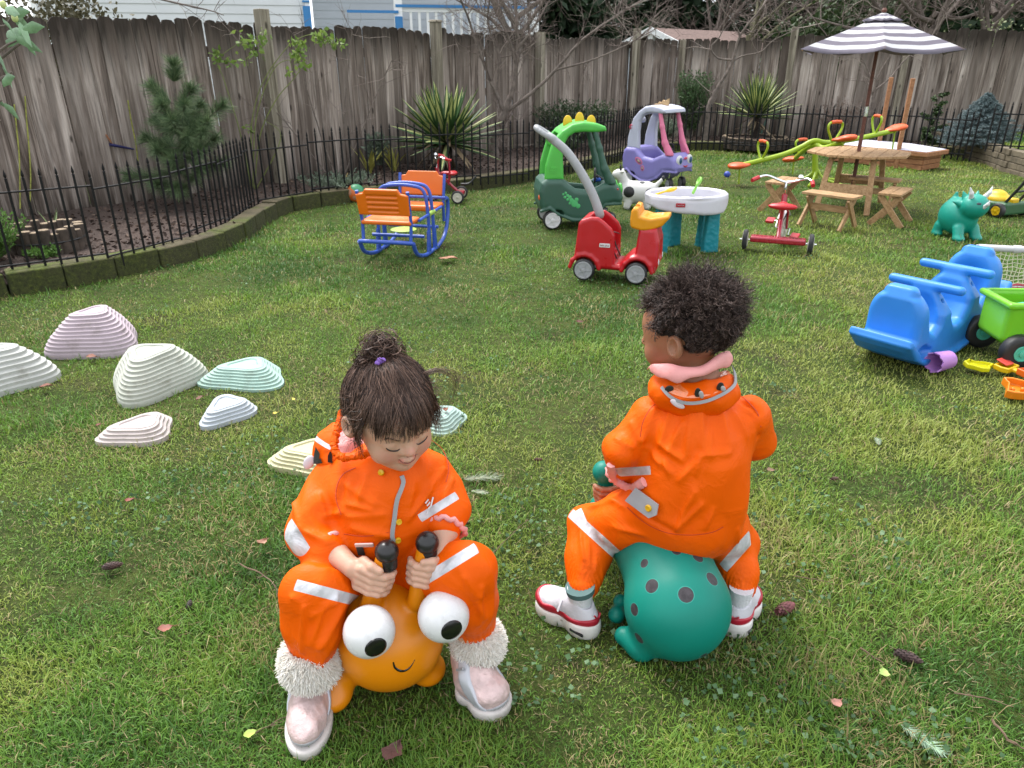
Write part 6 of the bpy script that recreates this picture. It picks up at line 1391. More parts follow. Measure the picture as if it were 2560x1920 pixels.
p = G(2508, 930); mb = MB(); mb.box((0, 0, 0), (.06, .05, .007)); o = mb.build('tilting_plate', plastic('coral_plastic', (230, 80, 70), .4, 0), loc=(p.x, p.y + .005, .047), bevel=.003); o.rotation_euler = (.25, .05, R(30)); tag(o, 'red plate resting in the yellow framed sand toy', 'sand toy')
OM = plastic('mango_plastic', (250, 140, 20), .4, 0)
mould('orange castle sand mould nearest the right edge', 2535, 992, [(-.06, -.05), (-.035, -.058), (0, -.056), (.04, -.045), (.055, .0), (.045, .05), (.0, .065), (-.035, .06), (-.03, .02)], .035, OM, R(-10), [sd_cap((-.02, -.01, .01), (-.02, -.01, .02), .008), sd_cap((.02, .0, .01), (.02, .0, .02), .008)], .15)
mould('orange sand mould tucked behind the castle mould at the right edge', 2575, 950, [(-.05, -.03), (.05, -.03), (.05, .03), (-.05, .03)], .03, plastic('deep_orange', (245, 110, 25), .4, 0), R(12))

# ---- stepping stones ----
def stone(label, u, v, w, h, rgb, rz, steps, seed, top=.42, d=.85):
    p = G(u, v); rnd = random.Random(seed); n = 60; V = []; Fq = []
    base = [rnd.uniform(-.06, .06) for _ in range(3)]
    def rad(a): return 1 / (1 + .18 * cos(3 * a + base[0] * 8) + .05 * cos(2 * a + base[1] * 20))
    prof = []
    for i in range(steps + 1):
        t_ = i / steps; s0 = 1 - (1 - top) * t_ ** 1.35 if h > .1 else 1 - (1 - top) * t_; z = h * (t_ ** .92)
        if i: prof.append((sp_ - .002, z - h / steps * .30)); prof.append((s0 + .0135, z - h / steps * .10)); prof.append((s0 + .010, z))
        prof.append((s0, z + .001)); sp_ = s0
    prof = [(1.0, -.02)] + prof + [(top * .72, h + .002), (top * .66, h - .003), (top * .3, h - .003)]
    for s_, z in prof:
        for k in range(n): a = 2 * pi * k / n; r_ = rad(a) * w / 2 * s_; V.append((r_ * cos(a), r_ * sin(a) * d, z + (.02 * h * cos(a) if z > h * .5 else 0)))
    m_ = len(prof); Fq = [(i * n + k, i * n + (k + 1) % n, (i + 1) * n + (k + 1) % n, (i + 1) * n + k) for i in range(m_ - 1) for k in range(n)] + [tuple((m_ - 1) * n + k for k in range(n))]
    mb = MB(); mb.add(V, Fq); o = mb.build('stepping_stone', mat('stone_%d' % seed, tuple(x * .50 for x in S(*rgb)), .6, .05, 5, .25, 150, dirt=.55, dcol=(.10, .085, .05)), loc=(p.x, p.y, 0), smooth=32); o.rotation_euler = (0, 0, rz)
    return tag(o, label, 'stepping stone', 'pastel ribbed stepping stones')
stone('tallest stepping stone, pale pink with many ribs, farthest left back', 250, 866, .385, .18, (222, 203, 214), .4, 11, 1, .34)
stone('big off-white ribbed stepping stone cut by the left edge', -8, 955, .41, .155, (226, 228, 222), -.5, 8, 2, .38)
stone('big sage-white ribbed stepping stone in the middle of the group', 388, 962, .385, .155, (216, 220, 206), 1.5, 10, 3, .42)
stone('mint green ribbed stepping stone right of the sage-white one', 618, 950, .34, .075, (188, 226, 212), .2, 7, 4, .5, .72)
stone('small pale blue stepping stone below the mint green one', 568, 1036, .225, .052, (214, 224, 234), 1.2, 4, 5, .6, .75)
stone('small pinkish cream stepping stone, nearest of the left group', 350, 1084, .25, .048, (230, 216, 212), .5, 4, 6, .6, .72)
stone('pale yellow stepping stone beside the girl’s hood', 775, 1152, .24, .055, (232, 226, 178), .1, 5, 7, .5, .8)
stone('pale mint stepping stone right of the girl’s head', 1094, 1058, .215, .05, (196, 226, 216), -.4, 5, 8, .55, .8)

# ---- orange two-seat rocker with blue tubes ----
BT = plastic('blue_tube_paint', (60, 100, 205), .3, .04); SEATO = plastic('seat_orange', (250, 122, 8), .38, .03)
n0, n1 = Vector((-1.03, 4.86, 0)), Vector((-.64, 4.73, 0)); e1 = Vector((-.53, 5.60, 0)); ctr = Vector((-.74, 5.17, 0)); ayaw = atan2(.87, .13 + .05)
t = thing('seat_rocker', 'two facing orange plastic seats on a blue tubular rocker frame', 'rocker', ctr, ayaw, scale=.9)
HW = .205
for s_ in (-1, 1):
    P = curve([(-.44, s_ * HW, .165), (-.36, s_ * HW, .07), (-.18, s_ * HW, .018), (0, s_ * HW, .012), (.18, s_ * HW, .018), (.36, s_ * HW, .07), (.45, s_ * HW, .20), (.46, s_ * HW, .32), (.40, s_ * HW, .35)], 6); mb = MB(); mb.tube(P, .0155, 10); mb.build('runner', BT, t)
for x in (-.44,): mb = MB(); mb.tube(curve([(x, -HW, .165), (x - .02, -HW * .6, .172), (x - .02, HW * .6, .172), (x, HW, .165)], 5), .0155, 10); mb.build('cross_tube', BT, t)
for x, z in ((-.18, .16), (.18, .16), (.40, .35)): mb = MB(); mb.tube([(x, -HW, z), (x, HW, z)], .0125, 10); mb.build('cross_tube', BT, t)
for sx_ in (-1, 1):
    for s_ in (-1, 1):
        mb = MB(); mb.tube([(sx_ * .42, s_ * HW * .88, .16), (sx_ * .40, s_ * HW * .9, .30), (sx_ * .455, s_ * HW * .92, .53)], .0125, 10); mb.build('seat_post', BT, t)
        mb = MB(); mb.tube([(sx_ * .10, s_ * HW, .025), (sx_ * .08, s_ * HW, .18)], .0115, 10); mb.build('strut', BT, t)
    f = sd_poly([(-.19, 0), (.19, 0), (.195, .15), (.14, .16), (.12, .19), (-.12, .19), (-.14, .16), (-.195, .15)], .014, .008, ax=(1, 2, 0))
    if sx_ < 0:
        for k in range(4): f = Sub(f, sd_box((-.016, 0, .035 + .036 * k), (.008, .115, .009), .004), .003)
    o = sdf('backrest', f, (-.03, -.21, -.01), (.03, .21, .2), .005, SEATO, t); o.location = (sx_ * .435 + (.0 if sx_ > 0 else .005), 0, .36); o.rotation_euler = (0, sx_ * .2, 0)
    f = U_(.01, sd_box((0, 0, 0), (.105, .19, .016), .014), sd_box((sx_ * -.09, 0, -.012), (.02, .18, .02), .014)); f = Sub(f, sd_ell((0, 0, .03), (.08, .15, .025)), .01); o = sdf('seat', f, (-.13, -.21, -.05), (.13, .21, .04), .006, SEATO, t); o.location = (sx_ * .32, 0, .30)
    mb = MB(); P = curve([(sx_ * .06, -HW, .02), (sx_ * .055, -HW * .98, .30), (sx_ * .055, -HW * .85, .47), (sx_ * .055, -HW * .4, .51), (sx_ * .055, HW * .4, .51), (sx_ * .055, HW * .85, .47), (sx_ * .055, HW * .98, .30), (sx_ * .06, HW, .02)], 6); mb.tube(P, .0135, 10); mb.build('handle_hoop', BT, t)
for s_ in (-1, 1): mb = MB(); mb.tube([(-.28, s_ * HW, .30), (.28, s_ * HW, .30)], .011, 8); g__ = mb.build('side_tube', BT, t); mb = MB(); mb.tube([(-.05, s_ * HW, .30), (.08, s_ * HW, .30)], .017, 10); mb.build('grip', plastic('lime_foam', (175, 215, 90), .6, 0), g__)
mb = MB(); mb.lathe([(.08, 0), (.10, .012), (.07, .02)], Matrix.Translation((-.06, 0, .17)), 28); mb.build('footrest', plastic('lime_plate', (190, 220, 100), .5, 0), t)
# =================== CHILDREN AND THE HOPPERS THEY RIDE ===================
def march(u, v, f, t0=.7, t1=3.0):
    d = ray(u, v); d = d.normalized(); o = Vector((0, 0, CAM_H)); t = t0
    T = np.arange(t0, 2.1, .006); Q = (np.array(list(o)) + np.outer(T, np.array(list(d)))).astype(f32); v_ = f(Q); k = np.argmax(v_ < 0)
    if not (v_ < 0).any(): return o + d * float(T[np.argmin(v_)])
    a_ = T[max(k - 1, 0)]; T = np.linspace(a_, a_ + .006, 25); v_ = f((np.array(list(o)) + np.outer(T, np.array(list(d)))).astype(f32)); return o + d * float(T[np.argmax(v_ < 0)] if (v_ < 0).any() else T[-1])
def snap(p, f, off=0.0):
    P = npv([p])
    for _ in range(6): P = P - grad(f, P, .002).astype(f32) * (f(P) - off)[:, None] * .9
    return Vector([float(x) for x in P[0]])
def snapN(P, f, off=0.0, it=5):
    P = np.asarray(P, f32).copy()
    for _ in range(it): P = P - grad(f, P, .002).astype(f32) * np.clip(f(P) - off, -.02, .02)[:, None] * .9
    return P
def normal(p, f): g = grad(f, npv([p]), .003)[0]; return Vector([float(x) for x in g])
def flatstrip(pts, f, w, th=.0016, off=.001, nrm=None):
    """ribbon lying on the surface of f"""
    mb = MB(); rows = []
    for i, p in enumerate(pts):
        n_ = normal(p, f); d = (pts[min(i + 1, len(pts) - 1)] - pts[max(i - 1, 0)]).normalized(); s_ = d.cross(n_).normalized(); q = p + n_ * off
        rows.append([q - s_ * w / 2, q + s_ * w / 2, q + s_ * w / 2 + n_ * th, q - s_ * w / 2 + n_ * th])
    for i in range(len(rows) - 1): mb.add(rows[i] + rows[i + 1], [(0, 1, 5, 4), (1, 2, 6, 5), (2, 3, 7, 6), (3, 0, 4, 7)])
    return mb
def disc(p, f, r, mt, nm, parent, th=.003):
    n_ = normal(p, f); x, y_, z = frame(n_); M_ = Matrix((x, y_, z)).transposed().to_4x4(); M_.translation = p; mb = MB(); mb.lathe([(r, -.001), (r, th * .6), (r * .8, th), (r * .3, th * .8), (.0003, th * .8)], M_, 18); return mb.build(nm, mt, parent)
def ridge(P, sc, off, st=(1, 1, 1), o=2): n_ = fbm(P, sc, o, off, st); return 1 - np.minimum(np.abs(n_) * 3.2, 1.6)

def on_plane(u, v, p0, n0):
    d = ray(u, v); o = Vector((0, 0, CAM_H)); return o + d * ((p0 - o).dot(n0) / d.dot(n0))
def fold_segs(L, f, cx, cy, k):
    return [(npv(march(cx + a / k, cy + b_ / k, f)), npv(march(cx + c_ / k, cy + d_ / k, f)), w * .001, am * .001) for a, b_, c_, d_, w, am in L]
def folds(P, segs):
    out = np.zeros(len(P))
    for a, b2, w, am in segs:
        ab = b2 - a; h = (P - a) @ ab / float(ab @ ab + 1e-9); hc_ = np.clip(h, 0, 1); d = np.linalg.norm(P - a - hc_[:, None] * ab, axis=1); en = np.clip(1.25 - np.abs(hc_ - .5) * 1.6, .2, 1)
        out += 1.7 * am * en * (1.15 * np.exp(-(d / w) ** 1.25) - .55 * np.exp(-(d / (2.4 * w)) ** 2))
    return out
# ---- head builder in local axes: x = the child's left, y = forward, z = up ----
def head_axes(F, roll):
    F = Vector(F).normalized(); Z = Vector((0, 0, 1)); U = (Z - F * F.dot(Z)).normalized(); X = F.cross(U)
    M_ = Matrix((X, F, U)).transposed()
    return Matrix.Rotation(roll, 3, F) @ M_
def head_sdf(c, M_, k=1.0):
    Mi = np.array(M_.inverted(), f32); c = npv(c)
    skull = sd_ell((0, -.012, .028), (.074, .090, .080)); face = sd_ell((0, .022, -.022), (.061, .060, .066)); fore = sd_ell((0, .030, .028), (.058, .056, .052))
    parts = U_(.03, skull, face, fore)
    parts = U_(.018, parts, *[sd_ball((s_ * .034, .050, -.034), .025) for s_ in (-1, 1)], sd_ball((0, .058, -.070), .018), sd_ell((0, .04, -.062), (.038, .03, .022)))
    for s_ in (-1, 1): parts = Sub(parts, sd_ell((s_ * .029, .094, .001), (.017, .014, .011)), .012)
    for s_ in (-1, 1): parts = U_(.004, parts, sd_ell((s_ * .029, .069, -.002), (.0158, .0135, .0135)))
    parts = U_(.010, parts, sd_cap((0, .079, .008), (0, .0925, -.0165), .0058, .0095), sd_ball((.0095, .083, -.0195), .0068), sd_ball((-.0095, .083, -.0195), .0068))
    lip = U_(.004, chain([(-.019, .071, -.0425), (-.009, .081, -.0455), (0, .083, -.044), (.009, .081, -.0455), (.019, .071, -.0425)], [.0028, .0052, .005, .0052, .0028], .004)); low = chain([(-.014, .073, -.0475), (0, .0805, -.0525), (.014, .073, -.0475)], [.004, .0062, .004], .004)
    parts = U_(.005, parts, lip, low); parts = Sub(parts, chain([(-.021, .0755, -.0425), (-.01, .087, -.0478), (0, .0895, -.0485), (.01, .087, -.0478), (.021, .0755, -.0425)], [.0012, .0016, .0016, .0016, .0012], .002), .002)
    for s_ in (-1, 1):
        ear = Sub(sd_ell((s_ * .080, -.012, -.008), (.013, .019, .026), Matrix.Rotation(s_ * .35, 3, 'Z')), sd_ell((s_ * .093, -.009, -.005), (.013, .012, .0175)), .004); parts = U_(.006, parts, ear)
    def f(P): return parts(((P - c) @ Mi.T / k).astype(f32)) * k
    return f
def hand_grip(c, axis, side, rs, wrist, sc=1.0, view=None):
    """fist round a stalk: c centre on the stalk axis, side=+1 palm on the image right"""
    a = Vector(axis).normalized(); view = Vector(view) if view else (Vector((0, 0, CAM_H)) - c).normalized(); e1 = (view - a * view.dot(a)).normalized(); e2 = e1.cross(a) * -1
    if e2.x * 1 < 0: e2 = -e2
    s_ = side; fs = []
    def pt(phi, r, h): return c + (e2 * s_ * cos(phi) + e1 * sin(phi)) * r + a * h
    for i in range(4):
        h = (.0235 - .0142 * i) * sc; L = [1.0, 1.12, 1.05, .85][i]; ra = [.0078, .0080, .0078, .0070][i] * sc; R_ = rs + ra * .92
        k0 = pt(R(28), R_ + .016 * sc, h + .001); P = [k0, pt(R(66), R_ + .004, h), pt(R(66 + 50 * L), R_, h - .001), pt(R(66 + 92 * L), R_ - .0005, h - .002), pt(R(66 + 118 * L), R_ + .001, h - .002)]
        fs.append(chain([tuple(p) for p in P], [ra * 1.12, ra * 1.04, ra, ra * .92, ra * .8], .003))
    palm_c = pt(R(4), rs + .020 * sc, -.001); w = Vector(wrist)
    palm = U_(.012, sd_cap(tuple(pt(R(18), rs + .018 * sc, .017 * sc)), tuple(pt(R(18), rs + .018 * sc, -.017 * sc)), .0125 * sc, .0115 * sc), sd_cap(tuple(palm_c), tuple(palm_c.lerp(w, .7)), .0175 * sc, .0165 * sc), sd_cap(tuple(pt(R(-30), rs + .012, .012)), tuple(pt(R(-25), rs + .014, -.014)), .012 * sc, .012 * sc))
    th = chain([tuple(pt(R(-20), rs + .020 * sc, .014 * sc)), tuple(pt(R(5), rs + .018 * sc, .030 * sc)), tuple(pt(R(50), rs + .010 * sc, .037 * sc)), tuple(pt(R(88), rs + .008 * sc, .036 * sc))], [.0125 * sc, .0105 * sc, .0088 * sc, .0076 * sc], .005)
    fin = fs[0]
    for q in fs[1:]: fin = U_(.0022, fin, q)
    return U_(.006, U_(.0035, fin, th), palm)
def skinmat(name, base, red, lips, brows=None, blush=None):
    b = NB(name); c = b.ramp(b.noise(22, 4), [(.3, tuple(x * .93 for x in base)), (.7, tuple(min(1, x * 1.06) for x in base))])
    if blush:
        for p, r_ in blush: c = b.mix(b.ramp(b.math('DIVIDE', b.vmath('DISTANCE', b.obj, Vector(p)), r_), [(.1, (.55,) * 3), (1, (0,) * 3)]), c, red)
    if lips:
        acc = None
        for p, r_ in lips:
            d = b.ramp(b.math('DIVIDE', b.vmath('DISTANCE', b.obj, Vector(p)), r_), [(.65, (1,) * 3), (1, (0,) * 3)]); acc = d if acc is None else b.math('MAXIMUM', acc, d)
        c = b.mix(b.math('MULTIPLY', acc, .75), c, tuple(x for x in red))
    b.setp(Base_Color=c, Roughness=.48, Subsurface_Weight=.22); b.b.inputs['Subsurface Radius'].default_value = (.010, .0035, .002); b.b.inputs['Subsurface Scale'].default_value = 1; b.b.inputs['Specular IOR Level'].default_value = .4
    b.l(b.bump(b.noise(260, 4), .12, .002), b.b.inputs['Normal']); return b.m
def suitmat(name, bands, patches=()):
    b = NB(name); c = b.ramp(b.noise(5, 4), [(.3, (0.70, 0.088, 0.0)), (.7, (0.77, 0.104, 0.0))])
    acc = None
    for bd in bands:
        m_ = b.band(*bd); acc = m_ if acc is None else b.math('MAXIMUM', acc, m_)
    rg = .5
    if acc is not None: c = b.mix(acc, c, b.ramp(b.noise(30, 3), [(.35, (.42, .42, .44)), (.65, (.66, .66, .70))]))
    for p, r_, col in patches: c = b.mix(b.spots([(p, r_)]), c, col)
    b.setp(Base_Color=c, Roughness=rg); b.b.inputs['Specular IOR Level'].default_value = .14
    if acc is not None: b.setp(Metallic=b.math('MULTIPLY', acc, .25))
    cr = b.noise(11, 5, rough=.55, dist=1.2); w_ = b.math('ABSOLUTE', b.math('SUBTRACT', cr, .5)); fine = b.noise(300, 2)
    b.l(b.bump(fine, .05, .001, b.bump(b.ramp(w_, [(0, (1,) * 3), (.06, (.35,) * 3), (.2, (0,) * 3)]), .16, .006)), b.b.inputs['Normal']); return b.m
PINKL = mat('pink_lining', (0.70, 0.30, 0.29), .55, .1, 20, .5, 40)
REFL = mat('reflective_grey', (0.27, 0.275, 0.29), .45, .12, 20); YBTN = plastic('yellow_snap', (245, 190, 20), .35, 0); HAIRD = rndmat('dark_brown_hair', [(0, (0.018, 0.010, 0.008)), (.5, (0.062, 0.036, 0.027)), (1, (0.21, 0.130, 0.098))], .34, varscale=0, island=False)
RUB_O = None
# ---------- the orange hopper ----------
HC = Vector((-.262, 1.225, .128)); root = thing('hopper_toy', 'orange snail-like hopper with big white ball eyes under the girl', 'hopper toy', (HC.x, HC.y, 0), 0, 'rubber ride-on hopper animals')
hb = HC
f_or = U_(.035, sd_ell(tuple(HC), (.118, .112, .116)), sd_ell((-.345, 1.395, .135), (.145, .15, .135), None)); f_or = U_(.05, f_or, sd_cap((-.29, 1.28, .15), (-.33, 1.36, .15), .09, .11))
SL = (A(924, 1515, 1.185), A(968, 1372, 1.19)); SR = (A(1043, 1500, 1.20), A(1066, 1352, 1.21))
for a_, b2 in (SL, SR): f_or = U_(.016, f_or, sd_cap(tuple(a_), tuple(b2), .020, .0165))
for u, v, rr in ((838, 1752, .034), (1072, 1688, .03)):
    q = G(u, v); f_or = U_(.02, f_or, sd_cap((q.x, q.y, .028), tuple(Vector((HC.x + (q.x - HC.x) * .6, HC.y - .02, .09))), .030, .035), sd_ell((q.x, q.y - .005, .02), (.036, .040, .026)))
b = NB('orange_rubber'); m1 = b.band((-.40, 1.42, .14), (.45, -.9, .0), .022); m1 = b.math('MULTIPLY', m1, b.math('LESS_THAN', b.vmath('DISTANCE', b.obj, Vector((-.40, 1.42, .14))), .3))
c = b.mix(m1, tuple(x * .72 for x in S(250, 150, 8)), (0.012, 0.012, 0.012)); dn = b.noise(9, 7, rough=.7); c = b.mix(b.ramp(dn, [(.58, (0,) * 3), (.8, (.25,) * 3)]), c, (.2, .09, .02)); sx = b.n('ShaderNodeSeparateXYZ'); b.l(b.obj, sx.inputs[0])
b.setp(Base_Color=c, Roughness=.34); b.l(b.bump(b.noise(90, 3), .04, .002), b.b.inputs['Normal'])
o = sdf('body', f_or, (-.54, 1.04, -.01), (-.05, 1.58, .40), .0042, b.m, root); o.location = -Vector(root.location)
for k, (a_, b2) in enumerate((SL, SR)):
    p = A(967, 1379, 1.19) if k == 0 else A(1068, 1357, 1.21); mb = MB(); mb.ball((0, 0, 0), .0235, seg=28, rings=18); mb.lathe([(.0185, -.036), (.0195, -.03), (.0195, -.012), (.016, -.006)], None, 20); mb.build('antenna_ball', mat('black_rubber', (.012, .011, .012), .28, .2), root, loc=tuple(p - Vector(root.location)))
EWH = plastic('eye_white', (248, 248, 250), .25, .3, bump=0)
for (u, v), (pu, pv), yy in (((923, 1579), (941, 1622), 1.118), ((1109, 1540), (1131, 1578), 1.142)):
    ec = A(u, v, yy); r_ = .0505; e = sd_ball(tuple(ec), r_); mb = MB(); mb.ball((0, 0, 0), r_, seg=40, rings=28)
    pp = march(pu, pv, e); o = mb.build('eyeball', EWH, root, loc=tuple(ec - Vector(root.location)), smooth=180)
    n_ = (pp - ec).normalized(); x, y_, z = frame(n_); M_ = Matrix((x, y_, z)).transposed().to_4x4(); mb = MB(); ra = .43; mb.lathe([((r_ + .0006) * sin(ra * (1 - i / 6)) + .00001, (r_ + .0006) * cos(ra * (1 - i / 6))) for i in range(7)], M_, 32); mb.build('pupil', mat('black_gloss', (.006, .006, .006), .15, 0), o, smooth=180)
sp_ = [march(u, v, f_or) for u, v in ((983, 1655), (987, 1668), (998, 1676), (1010, 1677), (1022, 1671), (1031, 1660), (1037, 1649))]
mb = MB(); mb.tube([p - Vector(root.location) for p in curve(sp_, 4)], [.0008 + .0019 * sin(pi * min(1, i / 24 + .12)) for i in range(25)], 8); mb.build('smile', mat('black_gloss', (.006,) * 3), root)

# ---------- the girl ----------
PV = Vector((-.295, 1.335, .245)); CHS = Vector((-.275, 1.335, .39)); NK = A(985, 1178, 1.325)
SHL, SHR = A(838, 1205, 1.345), A(1070, 1175, 1.345)
ELL, WRL = A(774, 1333, 1.27), A(880, 1418, 1.185); ELR, WRR = A(1122, 1280, 1.30), A(1100, 1378, 1.225)
HIL, HIR = PV + Vector((-.045, -.01, 0)), PV + Vector((.06, -.01, 0)); KNL, KNR = A(782, 1487, 1.16), A(1166, 1432, 1.20); ANL, ANR = A(776, 1700, 1.15), A(1182, 1665, 1.215)
HD = A(978, 1040, 1.285); HM = head_axes((.48, -.83, -.24), R(3))
GH = head_sdf(tuple(HD), HM)
slL = (SL[1] - SL[0]).normalized(); slR = (SR[1] - SR[0]).normalized()
ghc_L = SL[0].lerp(SL[1], .50); ghc_R = SR[0].lerp(SR[1], .52)
HGL = hand_grip(ghc_L, slL, -1, .0185, WRL); HGR = hand_grip(ghc_R, slR, 1, .0185, WRR, .95)
T_ = tuple
f_g = U_(.02, GH, sd_cap(T_(HD - Vector((.02, -.02, .05))), T_(NK), .036, .040)); f_g = U_(.03, f_g, chain([T_(NK), T_(CHS), T_(PV)], [.05, .085, .08], .03), sd_cap(T_(SHL + Vector((.02, 0, -.012))), T_(SHR - Vector((.02, 0, .012))), .026))
f_g = U_(.02, f_g, chain([T_(SHL + Vector((.01, 0, -.008))), T_(ELL), T_(ELL.lerp(WRL, .55)), T_(WRL)], [.026, .027, .027, .0185], .01), chain([T_(SHR - Vector((.01, 0, .008))), T_(ELR), T_(ELR.lerp(WRR, .5)), T_(WRR)], [.026, .027, .027, .0185], .01), chain([T_(HIL), T_(KNL), T_(ANL), T_(ANL - Vector((0, .05, .05)))], [.055, .034, .028, .025], .02), chain([T_(HIR), T_(KNR), T_(ANR), T_(ANR - Vector((-.03, .05, .05)))], [.055, .034, .028, .025], .02))
f_g = U_(.009, f_g, HGL, HGR)
def hl(x, y_, z): return HD + HM @ Vector((x, y_, z))
SKG = skinmat('light_skin', (0.53, 0.315, 0.225), (0.50, 0.17, 0.13), [(hl(x, .082, z), .0085) for x, z in ((0, -.049), (-.008, -.048), (.008, -.048), (-.014, -.045), (.014, -.045))], None, [(hl(.036, .072, -.03), .026), (hl(-.036, .072, -.03), .026), (hl(0, .095, -.014), .014)])
girl = sdf('person', f_g, (-.55, .98, -.02), (.06, 1.52, .86), .0029, SKG, None, project=2)
tag(girl, 'small girl in an orange rain suit riding the big-eyed orange hopper, dark hair tied up', 'person')
# mouth line, nostrils, brows, lashes
def mouthline(ff, hf, par, w, nm='mouth'):
    P = [Vector([float(q) for q in x_]) for x_ in snapN([list(hf(x, .088, z)) for x, z in ((-.0215, -.0395), (-.0185, -.0425), (-.012, -.0465), (-.005, -.0485), (0, -.0488), (.005, -.0485), (.012, -.0465), (.0185, -.0425), (.0215, -.0395))], ff, -.0002)]
    mb = MB(); mb.tube(curve(P, 3), [w * (.5 + .8 * sin(pi * i / 24)) for i in range(25)], 6); mb.build(nm, mat('mouth_line', (.17, .045, .035), .5, .05), par)
    for s_ in (-1, 1): p = Vector([float(q) for q in snapN([list(hf(s_ * .0062, .095, -.0268))], ff, 0)[0]]); mb = MB(); mb.ball((0, 0, 0), (.0024, .0024, .0014), None, 10, 6); mb.build('nostril', mat('mouth_line', (.17, .045, .035)), par, loc=T_(p))
mouthline(f_g, hl, girl, .0011)
for s_ in (-1, 1):
    P = [snap(hl(s_ * x, .085, z), f_g, .0004) for x, z in ((.017, -.0085), (.023, -.0125), (.030, -.0135), (.037, -.0115), (.044, -.0065), (.047, -.003))]; mb = MB(); mb.tube(curve(P, 3), [.0006, .0009, .0012, .0014, .0015, .0016, .0016, .0016, .0016, .0015, .0014, .0013, .0012, .001, .0008, .0005][:16], 6); mb.build('eyelashes', mat('lash', (.015, .01, .008), .6), girl)
    st = []; r_ = np.random.default_rng(3)
    for k in range(70): t_ = r_.random(); p = Vector([float(x_) for x_ in snapN([list(hl(s_ * (.014 + .032 * t_), .08, .0165 + .006 * sin(t_ * 2.6) + r_.normal(0, .0011)))], GH, .0003, 3)[0]]); d = HM @ Vector((s_ * .8, .15, .45 - .7 * t_)); st.append([list(p), list(p + d * .0028 + HM @ Vector((0, .0005, 0))), list(p + d * .0055)])
    strands('eyebrow', np.array(st), .0003, HAIRD, girl)
# hair
def hair_surf(dx, dy, dz, off):
    d = Vector((dx, dy, dz)).normalized(); r_ = (.074 + off, .090 + off, .080 + off); k = 1 / sqrt((d.x / r_[0]) ** 2 + (d.y / r_[1]) ** 2 + (d.z / r_[2]) ** 2); return Vector((d.x * k, d.y * k - .012, d.z * k + .028))
rh = np.random.default_rng(12); ST = []; BUN = Vector((0, -.045, .104))
def arc(d0, d1, off0, off1, K=9, bulge=0, jit=.0012, drop=None):
    a, b2 = Vector(d0).normalized(), Vector(d1).normalized(); out = []; w = Vector(rh.normal(0, 1, 3)) * .04
    for i in range(K):
        t_ = i / (K - 1); d = a.lerp(b2, t_) + w * sin(pi * t_); out.append(hl(*(hair_surf(d.x, d.y, d.z, off0 + (off1 - off0) * t_ + bulge * sin(pi * t_)) + Vector(rh.normal(0, jit, 3)))))
    return [list(p) for p in out]
bd = (BUN - Vector((0, -.012, .028)))
for _ in range(2600):      # pulled up to the bun from front, sides and back
    a = rh.random() * 2 * pi; el = rh.uniform(-.35, .75) if abs(sin(a - pi / 2)) < 2 and sin(a) < .45 else rh.uniform(.42, .95); d0 = (cos(a) * cos(el), sin(a) * cos(el), sin(el)); d0 = (d0[0] + .03 * sin(a * 31), d0[1], d0[2]); ST.append(arc(d0, (bd.x + rh.normal(0, .006), bd.y + rh.normal(0, .006), bd.z), rh.uniform(.002, .007) + .003 * sin(a * 19), rh.uniform(.006, .012), 9, .004 + .003 * sin(a * 23)))
FR = []; LK = [(t_, rh.normal(0, .10), .10 + rh.normal(0, .13) - .40 * max(0, abs(t_) - .75) * rh.uniform(.4, 1.4)) for t_ in rh.uniform(-1.4, 1.4, 34)]
for _ in range(1700):      # fringe
    if len(FR) % 5 < 4: lk = LK[int(rh.integers(len(LK)))]; sg_ = rh.normal(0, .045); th = lk[0] + sg_; x0 = lk[1] + th * .22 + sg_ * 1.5; ez = lk[2] + rh.normal(0, .035)
    else: th = rh.uniform(-1.35, 1.35); x0 = rh.normal(0, .16) + th * .22; ez = rh.triangular(.0, .2, .4) - .45 * max(0, abs(th) - .75) * rh.uniform(.2, 1.2)
    d0 = Vector((x0, .25 + rh.normal(0, .08), 1)).normalized(); d1 = Vector((sin(th), cos(th), ez)).normalized(); off = rh.uniform(.001, .006); pts = []; cl_ = .05 * sin(th * 23)
    for i in range(9):
        q = i / 8; d = d0.lerp(d1, q ** .85); d.x += cl_ * sin(pi * q) + .03 * q * q; p = hair_surf(d.x, d.y, d.z, .006 + off * .8)
        pts.append(list(hl(*p)) + [off if q > .45 else -1])
    FR.append(pts)
FR = np.array(FR, f32); sh_ = FR.shape; FRf = FR.reshape(-1, 4); mk = FRf[:, 3] >= 0; FRf[mk, :3] = np.where((GH(FRf[mk, :3]) > .004 + FRf[mk, 3])[:, None], FRf[mk, :3] * .35 + .65 * snapN(FRf[mk, :3], GH, .003 + FRf[mk, 3]), snapN(FRf[mk, :3], GH, .003 + FRf[mk, 3])); ST += [list(map(list, x)) for x in FR[:, :, :3]]
for _ in range(420):       # side locks, longer
    s_ = -1 if rh.random() < .5 else 1; L = rh.uniform(.0, .055); x0, y0, z0 = s_ * .068, rh.uniform(-.06, .045), .05; pts = []; ph = rh.random() * 6; am = rh.uniform(.002, .006)
    for i in range(9):
        q = i / 8; p = Vector((s_ * (.074 + .006 * sin(q * 2.0) + am * sin(q * 7 + ph)), y0 + (.01 if y0 > 0 else -.0) * q + am * cos(q * 6 + ph), z0 - (L + .04) * q)); pts.append(list(hl(*p)))
    ST.append(pts)
for _ in range(900):       # back of the head to the nape
    a = rh.uniform(pi * 1.05, pi * 1.95); d0 = (cos(a), sin(a), .9); d1 = (cos(a), sin(a), -.75 + rh.normal(0, .12)); ST.append(arc(d0, d1, .006, rh.uniform(.004, .016), 9, .003))
hair = strands('hair', np.array(ST), .00075, HAIRD, girl, tip=.35)
fl = []
